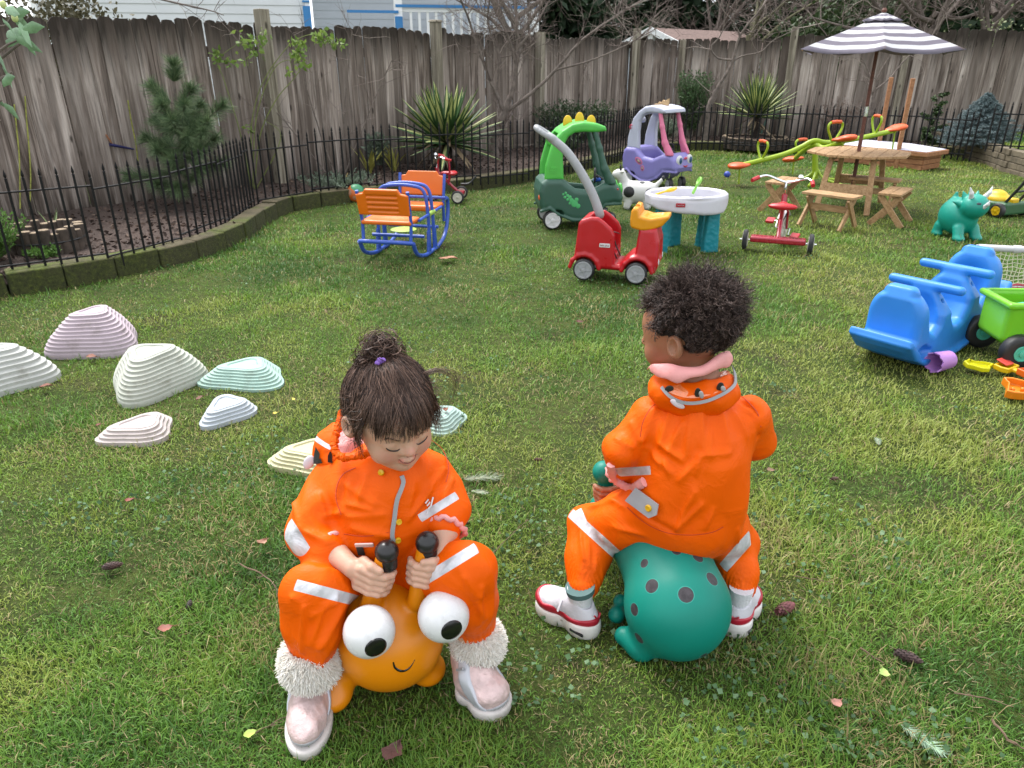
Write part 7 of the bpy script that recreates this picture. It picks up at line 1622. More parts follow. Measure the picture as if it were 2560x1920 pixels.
for _ in range(26):        # flyaway curl on her left and thin wisps
    j = rh.normal(0, .007, 3); P = curve([hl(-.055, .0, .075), hl(-.085, .012, .092), hl(-.118, .02, .078), hl(-.124, .022, .040), hl(-.105, .03, .012)], 2); q = min(8, 9); fl.append([list(P[i] + Vector(j) * (i / 8 + .3)) for i in range(9)])
for _ in range(280):
    s_ = -1 if rh.random() < .6 else 1; b0 = Vector((s_ * .074, rh.uniform(-.05, .05), rh.uniform(-.02, .08))); d = Vector((s_ * 1, rh.normal(0, .5), rh.normal(-.3, .7))).normalized(); b1 = d * rh.uniform(.015, .04); fl.append([list(hl(*(b0 + b1 * q / 8 + Vector((0, .006 * sin(q * .7), -.02 * (q / 8) ** 2))))) for q in range(9)])
for _ in range(60):
    x = rh.uniform(-.05, .05); fl.append([list(x_) for x_ in snapN([list(hl(x + .0012 * sin(q * .8 + x * 90), .09, .04 - .030 * q / 8)) for q in range(9)], GH, .003)])
strands('loose_hair', np.array(fl), .00045, HAIRD, girl, tip=.3)
bn = []
for _ in range(380):       # messy curled bun
    c_ = BUN + Vector((rh.normal(0, .013), rh.normal(-.004, .010), .022 + rh.normal(0, .009))); u_ = Vector(rh.normal(0, 1, 3)).normalized(); w = u_.orthogonal().normalized(); x = u_.cross(w); rr = rh.uniform(.007, .020); a0 = rh.random() * 6; bn.append([list(hl(*(c_ + (w * cos(a0 + k * .62) + x * sin(a0 + k * .62)) * rr * (1 + .03 * k)))) for k in range(9)])
for _ in range(160):       # curls falling from the bun to her right
    s_ = 1 if rh.random() < .65 else -1; c_ = BUN + Vector((s_ * rh.uniform(.02, .042), rh.normal(0, .008), rh.uniform(-.008, .018))); rr = rh.uniform(.006, .013); a0 = rh.random() * 6; bn.append([list(hl(*(c_ + Vector((cos(a0 + k * .75) * rr, rh.normal(0, .001), sin(a0 + k * .75) * rr - .001 * k))))) for k in range(9)])
strands('hair_bun', np.array(bn), .00085, HAIRD, girl, tip=.5)
fh = lambda P: smin(sd_ell((0, -.020, .036), (.074, .082, .077))(((P - npv(HD)) @ np.array(HM.inverted(), f32).T).astype(f32)), sd_ball(T_(hl(*(BUN + Vector((0, 0, .018))))), .017)(P), .012)
sdf('hair_base', fh, T_(HD - Vector((.14, .14, .14))), T_(HD + Vector((.14, .14, .18))), .004, mat('hair_core', (.016, .010, .008), .6, .3, 40, .6, 150, stretch=(1, 1, .2)), girl)
tb = hl(.004, -.040, .107); mb = MB(); x, y_, z = frame(HM @ Vector((0, -.1, 1))); mb.tube([tb + x * cos(a * .35) * .017 + y_ * sin(a * .35) * .017 + z * .002 * (a % 2) for a in range(18)], .0052, 8, closed=True); PUR = plastic('purple_tie', (190, 110, 215), .5, 0, bump=.6, bscale=400); mb.build('hair_tie', PUR, girl)
mb = MB(); fc = hl(.012, -.018, .122)
for k in range(5): a = k * 1.257; d = HM @ Vector((cos(a), .6, sin(a))).normalized(); mb.ball(fc + d * .007, (.0055, .003, .0055), None, 10, 6)
mb.ball(fc + HM @ Vector((0, .004, 0)), .003, None, 8, 6); mb.build('hair_flower', plastic('lilac_flower', (165, 120, 225), .4, 0), girl)

# rain suit of the girl
CUL, CUR = ELL.lerp(WRL, .42), ELR.lerp(WRR, .30); LGL, LGR2 = A(790, 1640, 1.155), A(1187, 1568, 1.222)
f_s = U_(.05, chain([T_(NK - Vector((0, -.005, .012))), T_(CHS + Vector((.0, .0, .01))), T_(PV + Vector((0, .005, .0)))], [.076, .104, .100], .05), sd_cap(T_(SHL + Vector((.015, 0, -.005))), T_(SHR - Vector((.015, 0, .005))), .050), sd_ell(T_(CHS + Vector((.012, -.02, -.03))), (.105, .085, .12)))
sl1 = chain([T_(SHL), T_(SHL.lerp(ELL, .6)), T_(ELL + Vector((0, 0, .0))), T_(CUL)], [.050, .054, .056, .044], .02); sl2 = chain([T_(SHR), T_(SHR.lerp(ELR, .6)), T_(ELR), T_(CUR)], [.048, .045, .043, .036], .02)
lg1 = chain([T_(HIL), T_(HIL.lerp(KNL, .55)), T_(KNL), T_(KNL.lerp(LGL, .5)), T_(LGL)], [.078, .064, .054, .056, .046], .03); lg2 = chain([T_(HIR), T_(HIR.lerp(KNR, .55)), T_(KNR), T_(KNR.lerp(LGR2, .5)), T_(LGR2)], [.078, .063, .055, .054, .045], .03)
f_s = U_(.010, f_s, sl1, sl2); f_s = U_(.016, f_s, lg1, lg2)
f_s = Sub(f_s, lambda P: GH(P) - .004, .006); f_s = Sub(f_s, sd_cap(T_(HD - Vector((.02, -.02, .05))), T_(HD - Vector((.015, -.01, .0))), .046), .006); f_s = Sub(f_s, lambda P: HGL(P) - .004, .003)
FGS = fold_segs([(380, 1260, 430, 1410, 9, 8), (430, 1410, 530, 1390, 9, 9), (560, 1420, 820, 1400, 9, 7), (540, 1180, 760, 1330, 10, 7), (560, 1330, 740, 1370, 8, 7), (1150, 1240, 1000, 1440, 9, 8), (1260, 1080, 1130, 1240, 9, 8), (600, 1500, 860, 1540, 9, 8),
  (180, 1250, 250, 1480, 10, 8), (250, 1500, 430, 1590, 9, 8), (700, 1130, 640, 1330, 12, 7), (1040, 1180, 1000, 1400, 11, 6), (1310, 1150, 1240, 1290, 8, 8), (560, 1120, 520, 1300, 9, -8)], f_s, 660, 780, 2.765) + \
 fold_segs([(160, 560, 480, 600, 10, 9), (480, 560, 300, 720, 9, 8), (500, 640, 360, 900, 9, 8), (420, 620, 280, 900, 8, 6), (240, 640, 220, 940, 8, 7), (1250, 350, 1400, 560, 10, 8), (1300, 430, 1440, 700, 9, 7), (1110, 520, 1300, 620, 9, 7), (1420, 500, 1400, 740, 8, 7), (400, 380, 620, 440, 9, 7)], f_s, 660, 1280, 2.592)
def dispg(P):
    a = (ridge(P, 5.5, 3.1, (1, 1, .42)) - .4) * .0095 + (ridge(P, 12, 8.2, (1, 1, .7), 1) - .4) * .0013 + fbm(P, 5, 2, 1.7) * .007 + folds(P, FGS)
    for cuff in (LGL, LGR2):
        d = np.linalg.norm(P - npv(cuff), axis=1); g = np.exp(-(d / .05) ** 2); ang = np.arctan2(P[:, 1] - cuff.y, P[:, 0] - cuff.x); a = a * (1 - g * .8) + g * .0035 * np.sin(ang * 26 + P[:, 2] * 60)
    return a - .003
bnd = []
def lb(a, b2, t_, w=.012, rad=.10, tiltv=(0, 0, 0)): p = a.lerp(b2, t_); return (T_(p), T_((b2 - a).normalized() + Vector(tiltv)), w, T_(p), rad)
def vband(p1, p2, f, w, rad):
    a, b2 = march(*p1, f), march(*p2, f); m_ = (a + b2) / 2; n_ = (b2 - a).cross(m_ - Vector((0, 0, CAM_H))).normalized(); return (T_(m_), T_(n_), w, T_(m_), rad)
bnd = [vband((785, 1474), (893, 1502), f_s, .0105, .085), vband((1090, 1432), (1158, 1390), f_s, .0105, .062), vband((1080, 1277), (1114, 1256), f_s, .0085, .045), vband((718, 1318), (748, 1366), f_s, .016, .042)]
SUITG = suitmat('orange_rainsuit_girl', bnd)
suit = sdf('rain_suit', f_s, (-.56, .98, .02), (.08, 1.54, .62), .0042, SUITG, girl, dispg, 2)
SEAM = mat('seam_orange', (0.42, 0.035, 0.0), .6, .05)
def seam(pts, cx, cy, k, f, par, w=.0018): flatstrip(curve([march(cx + a / k, cy + b_ / k, f) for a, b_ in pts], 4), f, w, .0012, .0022).build('seam', SEAM, par)
seam([(640, 1080), (560, 1120), (515, 1190), (505, 1290), (540, 1400)], 660, 780, 2.765, f_s, suit); seam([(1150, 890), (1230, 960), (1270, 1080), (1255, 1180)], 660, 780, 2.765, f_s, suit); seam([(560, 1530), (700, 1545), (860, 1520)], 660, 780, 2.765, f_s, suit)
# zip, snaps, logo, pocket label
zp = [march(u, v, f_s) for u, v in ((1003, 1190), (1007, 1205), (1001, 1225), (993, 1245), (988, 1270), (985, 1295), (981, 1320), (980, 1340), (986, 1355))]
flatstrip(curve(zp, 3), f_s, .0085, .003, .0035).build('zip', REFL, suit)
for u, v in ((954, 1182), (998, 1305), (996, 1351)): disc(march(u, v, f_s) + Vector((0, -.004, .003)), f_s, .0062, YBTN, 'snap_button', suit, .004)
for k, (u0, v0, u1_, v1_) in enumerate(((1060, 1257, 1068, 1247), (1064, 1263, 1074, 1253), (1068, 1270, 1080, 1261), (1078, 1262, 1083, 1242), (1066, 1274, 1064, 1284))): flatstrip([march(u0, v0, f_s), march((u0 + u1_) / 2, (v0 + v1_) / 2, f_s), march(u1_, v1_, f_s)], f_s, .0030, .001, .004).build('reflective_logo', mat('logo_silver', (.6, .6, .62), .4), suit)
p = march(914, 1358, f_s); mb = MB(); mb.box((0, 0, 0), (.037, .004, .014), (.5, 0, .05)); mb.build('pocket_label', mat('label_pink', (.62, .42, .40), .5), suit, bevel=.002, loc=T_(p + Vector((0, -.012, .004)))); mb = MB(); mb.box((0, 0, 0), (.014, .004, .03), (.4, 0, 0)); mb.build('strap', BLKP, suit, bevel=.001, loc=T_(p + Vector((-.01, -.006, -.014))))
def frill(c_, ax, r_, th, n, name, m, parent, wob=.0025):
    x, y_, z = frame(ax); mb = MB(); mb.tube([c_ + (x * cos(2 * pi * k / n) + y_ * sin(2 * pi * k / n)) * (r_ + wob * (k % 2) + .004 * sin(k * .45)) + z * (.003 * sin(k * 1.7)) for k in range(n)], th, 7, closed=True); return mb.build(name, m, parent, smooth=80)
frill(ELL.lerp(WRL, .50), WRL - ELL, .034, .005, 44, 'cuff_lining', PINKL, suit); frill(ELR.lerp(WRR, .39), WRR - ELR, .039, .0055, 44, 'cuff_lining', PINKL, suit)
# hood lying on her right shoulder
hc = A(872, 1135, 1.385); hM = Matrix.Rotation(R(35), 3, 'Y') @ Matrix.Rotation(R(-25), 3, 'X')
fhd = Sub(sd_ell(T_(hc), (.074, .058, .066), hM), sd_ell(T_(hc + Vector((.026, -.012, .020))), (.060, .050, .058), hM), .006)
sdf('hood', fhd, T_(hc - Vector((.11, .11, .11))), T_(hc + Vector((.11, .11, .11))), .004, suitmat('orange_hood', [((hc.x - .02, hc.y, hc.z + .028), (.3, .2, 1), .0045, T_(hc + Vector((-.04, 0, .03))), .06)]), suit, lambda P: ridge(P, 12, 2, (1, 1, 1)) * .004)
sdf('hood_lining', sd_ell(T_(hc + Vector((.018, -.006, .006))), (.056, .044, .048), hM), T_(hc - Vector((.09, .09, .09))), T_(hc + Vector((.09, .09, .09))), .004, PINKL, suit, lambda P: ridge(P, 16, 5) * .005)
ep = curve([A(856, 1030, 1.37), A(842, 1080, 1.335), A(836, 1118, 1.31), A(850, 1140, 1.295), A(885, 1142, 1.285), A(922, 1132, 1.285), A(950, 1128, 1.29)], 16); mb = MB(); mb.tube([p + Vector((.001 * sin(i * 2.1), 0, .0018 * sin(i * 1.4))) for i, p in enumerate(ep)], [.0070 + .0016 * (i % 2) + .001 * sin(i * 1.1) for i in range(len(ep))], 8); mb.build('elastic_edge', SUITG, suit)
for pl_ in ([(788, 1135), (792, 1118), (802, 1135), (798, 1160), (786, 1160)], [(822, 1140), (828, 1128), (842, 1145), (832, 1158), (822, 1156)], [(795, 1160), (803, 1145), (808, 1158)]):
    P = [march(u, v, lambda Q: np.minimum(f_s(Q), fhd(Q))) for u, v in pl_]; n_ = Vector((0, -.8, .5)); mb = MB(); k_ = len(P); mb.add([p + n_ * .0075 for p in P] + [p + n_ * .010 for p in P], [tuple(range(k_)), tuple(range(k_, 2 * k_))] + [(i, (i + 1) % k_, k_ + (i + 1) % k_, k_ + i) for i in range(k_)]); mb.build('tiger_mark', mat('mark_black', (.02, .02, .02), .5), suit)
P = A(770, 1158, 1.36); mb = MB(); mb.ball((0, 0, 0), (.011, .006, .018), Matrix.Rotation(.5, 4, 'Y')); mb.build('ear_patch', mat('patch_white', (.62, .55, .6), .5), suit, loc=T_(march(772, 1156, f_s)))
# boots
BPK = mat('boot_pink', (0.62, 0.46, 0.45), .42, .22, 35, .9, 60, metal=.25); BGR = mat('boot_grey', (0.34, 0.34, 0.36), .45, .08, 10); BSV = mat('strap_silver', (0.44, 0.45, 0.49), .35, .05, metal=.3); SOLE = mat('boot_sole', (0.52, 0.48, 0.46), .6, .1, dirt=.5); FUR = rndmat('cream_fur', [(0, (0.72, 0.66, 0.58)), (.5, (0.86, 0.82, 0.75)), (1, (0.95, 0.93, 0.90))], .8, varscale=0, island=False)
def boot(toe, heel, ankle, fur_c, fr, label=None):
    toe, heel = Vector(toe), Vector(heel); d = (toe - heel).normalized(); L = (toe - heel).length; s_ = Vector((-d.y, d.x, 0)); z = Vector((0, 0, 1)); Mx = Matrix((d, s_, z)).transposed()
    def q(x, y_, z_): return T_(heel + d * x * L + s_ * y_ + z * z_)
    up_ = U_(.02, sd_ell(q(.66, 0, .042), (L * .34, .040, .036), Mx), sd_ell(q(.32, 0, .045), (L * .34, .038, .045), Mx), sd_cap(q(.26, 0, .06), T_(Vector(ankle) + Vector((0, 0, .03))), .040, .042))
    o = sdf('boot', up_, T_(heel.lerp(toe, .5) - Vector((.14, .14, .06))), T_(heel.lerp(toe, .5) + Vector((.14, .14, .20))), .0036, BPK, girl, lambda P: ridge(P, 24, 4, (1, 1, 1), 1) * .0016)
    sole = Int(U_(.02, sd_ell(q(.66, 0, .016), (L * .39, .047, .05), Mx), sd_ell(q(.22, 0, .016), (L * .27, .041, .05), Mx)), lambda P: np.abs(P[:, 2] - .010) - .015, .006); sdf('sole', sole, T_(heel.lerp(toe, .5) - Vector((.14, .14, .06))), T_(heel.lerp(toe, .5) + Vector((.14, .14, .08))), .0036, SOLE, o)
    lo_, hi_ = T_(heel.lerp(toe, .5) - Vector((.14, .14, .06))), T_(heel.lerp(toe, .5) + Vector((.14, .14, .20)))
    gd = Int(lambda P: up_(P) - .0026, lambda P: P[:, 2] - .028 - .012 * np.clip(((P - npv(heel)) @ npv(d)) / L - .80, 0, .3) * 5, .003); sdf('toe_guard', gd, lo_, hi_, .0034, BGR, o)
    ac = Vector(q(.40, 0, .070)); zz = (z * .62 + d * .78).normalized(); an_ = npv(zz); a0_ = float(ac.dot(zz)); stp = Int(lambda P: up_(P) - .0045, lambda P: np.abs(P @ an_ - a0_) - .0115, .002); sdf('strap', stp, lo_, hi_, .003, BSV, o)
    v_ = (Vector((0, 0, CAM_H)) - ac); v_ = (v_ - zz * v_.dot(zz)).normalized(); mb = MB(); cc = Vector([float(x_) for x_ in snapN([list(ac + v_ * .05 + v_.cross(zz) * .014)], up_, .006)[0]]); mb.beam(cc - zz * .0115, cc + zz * .0115, .005, .005, T_(v_)); mb.build('buckle', GREYP, o)
    N = 8500; a = rh.random(N) * 2 * pi; h_ = rh.uniform(-1, 1, N); ax2 = (Vector(ankle) + Vector((0, 0, .05)) - Vector(ankle)).normalized(); fc_ = Vector(fur_c); rr = fr * np.sqrt(1 - .50 * h_ ** 2) * .84
    base = np.stack([fc_.x + np.cos(a) * rr, fc_.y + np.sin(a) * rr, fc_.z + h_ * fr * .62], 1); dr = np.stack([np.cos(a), np.sin(a), h_ * .55 - .30], 1) + rh.normal(0, .42, (N, 3)); dr /= np.linalg.norm(dr, axis=1, keepdims=True); L_f = rh.uniform(.008, .016, N)[:, None] * (fr / .06)
    cv = rh.normal(0, .25, (N, 3)); P = np.stack([base + dr * L_f * t_ + (cv + [0, 0, -.35]) * L_f * t_ * t_ * .5 for t_ in np.linspace(0, 1, 5)], 1); f_ = strands('fur_cuff', P, .0016, FUR, o, tip=.35)
    mb = MB(); mb.ball(fc_, (fr * .90, fr * .90, fr * .74), seg=24, rings=14); mb.build('fur_base', mat('fur_core', (.80, .75, .68), .95, .15, 60, 1, 120), f_)
boot(G(763, 1902) + Vector((0, .006, 0)), G(783, 1722) + Vector((0, .035, 0)), ANL, A(776, 1650, 1.155), .064)
boot(G(1262, 1798) + Vector((0, .01, 0)), G(1156, 1745) + Vector((0, .03, 0)), ANR + Vector((-.005, 0, 0)), A(1196, 1602, 1.222), .058)

# ---------- the teal hopper ----------
BC = Vector((.372, 1.325, .121)); root = thing('hopper_toy', 'teal hopper with dark round spots under the boy, seen from behind', 'hopper toy', (BC.x, BC.y, 0), 0, 'rubber ride-on hopper animals')
f_t = U_(.04, sd_ell(T_(BC), (.119, .118, .121)), sd_ell((.362, 1.43, .175), (.102, .12, .105)), sd_cap((.35, 1.45, .17), (.27, 1.62, .16), .09, .075))
hb1 = A(1509, 1179, 1.60); f_t = U_(.01, f_t, sd_cap(T_(hb1 + Vector((.018, .006, -.10))), T_(hb1), .020, .018), sd_ball(T_(hb1), .0275)); hb2 = hb1 + Vector((.12, .06, .0)); f_t = U_(.01, f_t, sd_cap(T_(hb2 + Vector((-.01, .0, -.10))), T_(hb2), .020, .018), sd_ball(T_(hb2), .0275))
q1, q2, q3, q4 = G(1604, 1615, .03), G(1560, 1590, .03), A(1538, 1585, 1.395), A(1548, 1556, 1.43)
f_t = U_(.018, f_t, chain([T_(BC + Vector((-.06, -.03, -.07))), T_(q1), T_(q2)], [.040, .030, .022], .02), sd_ball(T_(Vector((q3.x, q3.y, .032))), .020), sd_ball(T_(Vector((q4.x, q4.y, .042))), .018))
f_t = U_(.02, f_t, sd_cap((.44, 1.40, .06), (.46, 1.46, .04), .045, .03))
def crD(x, y_): return 1300 + x / 2.963, 1140 + y_ / 2.963
spx = [(920, 795, .0105), (975, 962, .0155), (1230, 1027, .0165), (845, 1137, .0135), (1425, 910, .0155), (1318, 748, .0135), (880, 1350, .0135), (1160, 700, .011)]
b = NB('teal_spotted_rubber'); sps = [(march(*crD(x, y_), f_t), r_) for x, y_, r_ in spx]; sps += [(Vector((.49, 1.33, .06)), .016), (Vector((.42, 1.22, .06)), .015), (Vector((.47, 1.40, .20)), .015), (Vector((.27, 1.50, .24)), .015)]
rim = b.spots([(p, r_ * 1.10) for p, r_ in sps]); ins = b.spots(sps); c = b.ramp(b.noise(6, 4), [(.3, (0.001, 0.165, 0.125)), (.7, (0.002, 0.20, 0.152))]); dn = b.noise(16, 8, rough=.7); c = b.mix(b.ramp(dn, [(.6, (0,) * 3), (.8, (.3,) * 3)]), c, (.03, .12, .10)); c = b.mix(rim, c, (.03, .26, .21)); c = b.mix(ins, c, b.ramp(b.noise(60, 5), [(.4, (.030, .026, .030)), (.7, (.062, .055, .062))]))
b.setp(Base_Color=c, Roughness=.46); b.b.inputs['Specular IOR Level'].default_value = .3; b.l(b.bump(b.noise(140, 3), .05, .002), b.b.inputs['Normal'])
o = sdf('body', f_t, (.10, 1.15, -.01), (.60, 1.76, .42), .0042, b.m, root); o.location = -Vector(root.location)
p = A(1533, 1413, 1.60); p.z = .05; mb = MB(); mb.ball((0, 0, 0), (.035, .045, .035)); mb.build('nose', mat('black_rubber', (.012, .011, .012)), root, loc=T_(Vector((.235, 1.67, .10)) - Vector(root.location)))

# ---------- the boy ----------
BP = A(1705, 1292, 1.43); BCH = A(1735, 1130, 1.455); BN = A(1738, 955, 1.47); BSL, BSR = A(1618, 1045, 1.465), A(1872, 1045, 1.465)
BEL, BWL = A(1556, 1118, 1.45), A(1572, 1186, 1.545); BER, BWR = A(1882, 1098, 1.51), A(1800, 1190, 1.63)
BHL, BHR = BP + Vector((-.055, .01, .0)), BP + Vector((.06, .01, 0)); BKL, BKR = A(1468, 1312, 1.53), A(1838, 1362, 1.50); _ta, _ha, _tb, _hb = G(1346, 1512), G(1493, 1592), G(1872, 1500), G(1826, 1592); BAL, BAR = _ha.lerp(_ta, .30) + Vector((0, 0, .088)), _hb.lerp(_tb, .27) + Vector((0, 0, .088))
BH = A(1712, 838, 1.495); BM = head_axes((-.80, .56, -.16), R(4)); BHF = head_sdf(T_(BH), BM, 1.0)
stk = (hb1 - Vector((.018, .006, -.0)) + Vector((.018, .006, -.10)) - hb1)
BG1 = hand_grip(hb1 + Vector((.010, .004, -.055)), (.17, .06, -1), 1, .0205, BWL, 1.0); BG2 = hand_grip(hb2 + Vector((-.005, 0, -.055)), (-.1, 0, -1), 1, .0205, BWR, 1.0)
f_b = U_(.02, BHF, sd_cap(T_(BH + Vector((.025, -.012, -.05))), T_(BN), .036, .042)); f_b = U_(.03, f_b, chain([T_(BN), T_(BCH), T_(BP)], [.05, .085, .08], .03), sd_cap(T_(BSL + Vector((.03, 0, -.01))), T_(BSR - Vector((.03, 0, .01))), .028))
f_b = U_(.02, f_b, chain([T_(BSL + Vector((.01, 0, -.008))), T_(BEL), T_(BWL)], [.026, .026, .0185], .01), chain([T_(BSR - Vector((.01, 0, .008))), T_(BER), T_(BWR)], [.026, .026, .0185], .01), chain([T_(BHL), T_(BKL), T_(BAL)], [.055, .038, .024], .02), chain([T_(BHR), T_(BKR), T_(BAR)], [.055, .038, .024], .02)); f_b = U_(.009, f_b, BG1, BG2)
def bl(x, y_, z): return BH + BM @ Vector((x, y_, z))
SKB = skinmat('brown_skin', (0.300, 0.135, 0.075), (0.26, 0.075, 0.045), [(bl(0, .082, -.049), .012)], None, [(bl(-.06, .04, -.03), .03)])
boy = sdf('person', f_b, (.06, 1.28, -.03), (.64, 1.78, .88), .0029, SKB, None, project=2)
tag(boy, 'small boy in an orange rain suit seen from behind, riding the teal hopper, afro hair', 'person')
mb = MB(); P = [snap(bl(s_, .082, -.009), f_b, .0006) for s_ in (-.018, -.030, -.044)]; mb.tube(curve(P, 4), .0014, 6); mb.build('eyelashes', mat('lash', (.015, .01, .008), .6), boy)
# afro
AF = rndmat('black_curly_hair', [(0, (0.014, 0.009, 0.008)), (.6, (0.050, 0.032, 0.027)), (1, (0.17, 0.12, 0.105))], .45, varscale=0, island=False)
ac = (.0, -.022, .040); fa = lambda P: sd_ell(ac, (.082, .090, .080))(((P - npv(BH)) @ np.array(BM.inverted(), f32).T).astype(f32))
sdf('hair_base', fa, T_(BH - Vector((.14, .14, .14))), T_(BH + Vector((.15, .15, .18))), .004, mat('afro_core', (.010, .007, .007), .9, .3, 40, 1, 90), boy, lambda P: fbm(P, 40, 3) * .008)
N = 15000; D = rh.normal(0, 1, (N * 2, 3)); D /= np.linalg.norm(D, axis=1, keepdims=True); keep = (D[:, 2] > -.62 + .5 * D[:, 1]) & ~((D[:, 1] > .55) & (D[:, 2] < .35)) & ~((np.abs(D[:, 0]) > .8) & (D[:, 2] < -.15) & (D[:, 1] > -.2)); D = D[keep][:N]; N = len(D)
Rr = np.array([.080, .088, .078]); base = np.array(ac) + D * Rr; L = rh.uniform(.008, .019, N) * (1 + .35 * (D[:, 2] > .2)); clump = vnoise(D[:, 0] * 3 + 5, D[:, 1] * 3 + D[:, 2] * 3, 3.0, 77); L *= (.6 + .9 * clump) * np.clip(1.2 + D[:, 2], .45, 1.25)
t1 = np.cross(D, [0.3, .5, .8]); t1 /= np.linalg.norm(t1, axis=1, keepdims=True); t2 = np.cross(D, t1); K = 14; ph = rh.random(N) * 6.28; tr_ = rh.uniform(1.4, 3.0, N); rad_ = rh.uniform(.0020, .0046, N); out = []
cj = np.stack([vnoise(D[:, 0] * 5 + q, D[:, 1] * 5 + D[:, 2] * 5 - q, 3.0, 80 + q) - .5 for q in range(3)], 1); dj = D + cj * 1.9 + rh.normal(0, .16, (N, 3))
for k in range(K): q = k / (K - 1); out.append(base + dj * (L * q)[:, None] + (t1 * np.cos(ph + q * 6.28 * tr_)[:, None] + t2 * np.sin(ph + q * 6.28 * tr_)[:, None]) * (rad_ * min(1, q * 4))[:, None])
P = np.stack(out, 1); P = P @ np.array(BM, float).T + np.array(BH); strands('hair', P, .00065, AF, boy, tip=.6)
# rain suit of the boy
BCU = BEL.lerp(BWL, .72); BLGL, BLGR = BKL.lerp(BAL, .84), BKR.lerp(BAR, .84)
f_u = U_(.05, chain([T_(BN - Vector((0, 0, .05))), T_(BCH), T_(BP + Vector((.01, 0, .0)))], [.072, .108, .112], .05), sd_cap(T_(BSL + Vector((.025, 0, -.012))), T_(BSR - Vector((.02, 0, .012))), .048), sd_ell(T_(BP.lerp(BCH, .35) + Vector((.015, -.012, 0))), (.130, .095, .125)))
f_u = U_(.010, f_u, chain([T_(BSL), T_(BEL), T_(BCU)], [.050, .047, .043], .02), chain([T_(BSR), T_(BER), T_(BER.lerp(BWR, .7))], [.048, .044, .038], .02)); f_u = U_(.018, f_u, chain([T_(BHL), T_(BHL.lerp(BKL, .5)), T_(BKL), T_(BKL.lerp(BLGL, .55)), T_(BLGL)], [.084, .070, .058, .056, .044], .03), chain([T_(BHR), T_(BHR.lerp(BKR, .5)), T_(BKR), T_(BKR.lerp(BLGR, .55)), T_(BLGR)], [.080, .066, .054, .048, .036], .03))
f_u = Sub(f_u, sd_ball(T_(BN + Vector((-.01, .02, .055))), .056), .01)
FBS = fold_segs([(1180, 1090, 1150, 1380, 12, 7), (1330, 1200, 1290, 1480, 12, 7), (940, 1040, 850, 1290, 10, 9), (740, 1140, 850, 1290, 9, 9), (1030, 1060, 970, 1300, 11, 8), (1030, 1350, 1120, 1150, 10, 8), (1100, 1560, 1240, 1400, 10, 9), (1250, 1380, 1440, 1360, 8, 8), (1220, 1510, 1250, 1390, 9, 8), (1480, 930, 1640, 1090, 7, -7), (1490, 1100, 1560, 1250, 10, 8), (860, 1330, 960, 1440, 9, 8), (650, 1250, 790, 1330, 9, 8), (1260, 1060, 1270, 1330, 12, 7), (1400, 1060, 1440, 1300, 12, 6), (1590, 1100, 1650, 1250, 8, -8), (960, 1300, 1120, 1420, 9, 7)], f_u, 1300, 640, 2.766) + \
 fold_segs([(500, 350, 700, 340, 9, 8), (430, 520, 470, 760, 9, 8), (620, 600, 560, 860, 9, 8), (500, 560, 520, 820, 8, 6), (1160, 560, 1350, 380, 10, 9), (900, 430, 1110, 570, 8, -7), (1290, 280, 1160, 540, 10, 8), (620, 290, 780, 380, 9, 7), (700, 520, 900, 600, 10, 6), (1060, 40, 1090, 130, 9, 8), (1640, 560, 1600, 700, 8, 6), (1450, 420, 1400, 560, 9, 7)], f_u, 1300, 1140, 2.963)
def dispb(P):
    a = (ridge(P, 5, 13.1, (1, 1, .38)) - .4) * .0105 + (ridge(P, 12, 18.2, (1, 1, .7), 1) - .4) * .0013 + fbm(P, 5, 2, 7.7) * .007 + folds(P, FBS)
    for cuff in (BLGL, BLGR):
        d = np.linalg.norm(P - npv(cuff), axis=1); g = np.exp(-(d / .045) ** 2); ang = np.arctan2(P[:, 1] - cuff.y, P[:, 0] - cuff.x); a = a * (1 - g * .8) + g * .0035 * np.sin(ang * 24 + P[:, 2] * 60)
    return a - .003
kb = march(*crD(560, 590), f_u); kb2 = march(*crD(700, 690), f_u); k0 = march(*crD(440, 430), f_u)
nb_ = (kb2 - k0).cross(kb - Vector((0, 0, CAM_H))).normalized()
bnd = [vband(crD(450, 490), crD(660, 680), f_u, .0115, .10), vband(crD(1540, 790), crD(1665, 650), f_u, .012, .06), vband(crD(750, 120), crD(900, 110), f_u, .0095, .05), vband(crD(420, 400), crD(450, 470), f_u, .012, .03)]
SUITB = suitmat('orange_rainsuit_boy', bnd); bsuit = sdf('rain_suit', f_u, (.04, 1.26, .0), (.66, 1.74, .68), .0042, SUITB, boy, dispb, 2)
frill(BEL.lerp(BWL, .80), BWL - BEL, .040, .008, 40, 'cuff_lining', PINKL, bsuit, .004)
P = [march(*crD(x, y_), f_u) for x, y_ in ((672, 60), (690, 150), (745, 200), (820, 235), (870, 215), (915, 185))]; mb = MB(); mb.tube([p + Vector((0, -.004, 0)) for p in curve(P, 5)], [.010 + .002 * (i % 2) for i in range(26)], 8, flat=.6); mb.build('cuff_lining', PINKL, bsuit)
seam([(800, 380), (900, 470), (1000, 530), (1120, 570), (1280, 580), (1420, 560), (1500, 520)], 1300, 1140, 2.963, f_u, bsuit); seam([(960, 1010), (900, 1060), (850, 1150), (830, 1250)], 1300, 640, 2.766, f_u, bsuit); seam([(1470, 940), (1560, 1000), (1640, 1090), (1660, 1180)], 1300, 640, 2.766, f_u, bsuit)
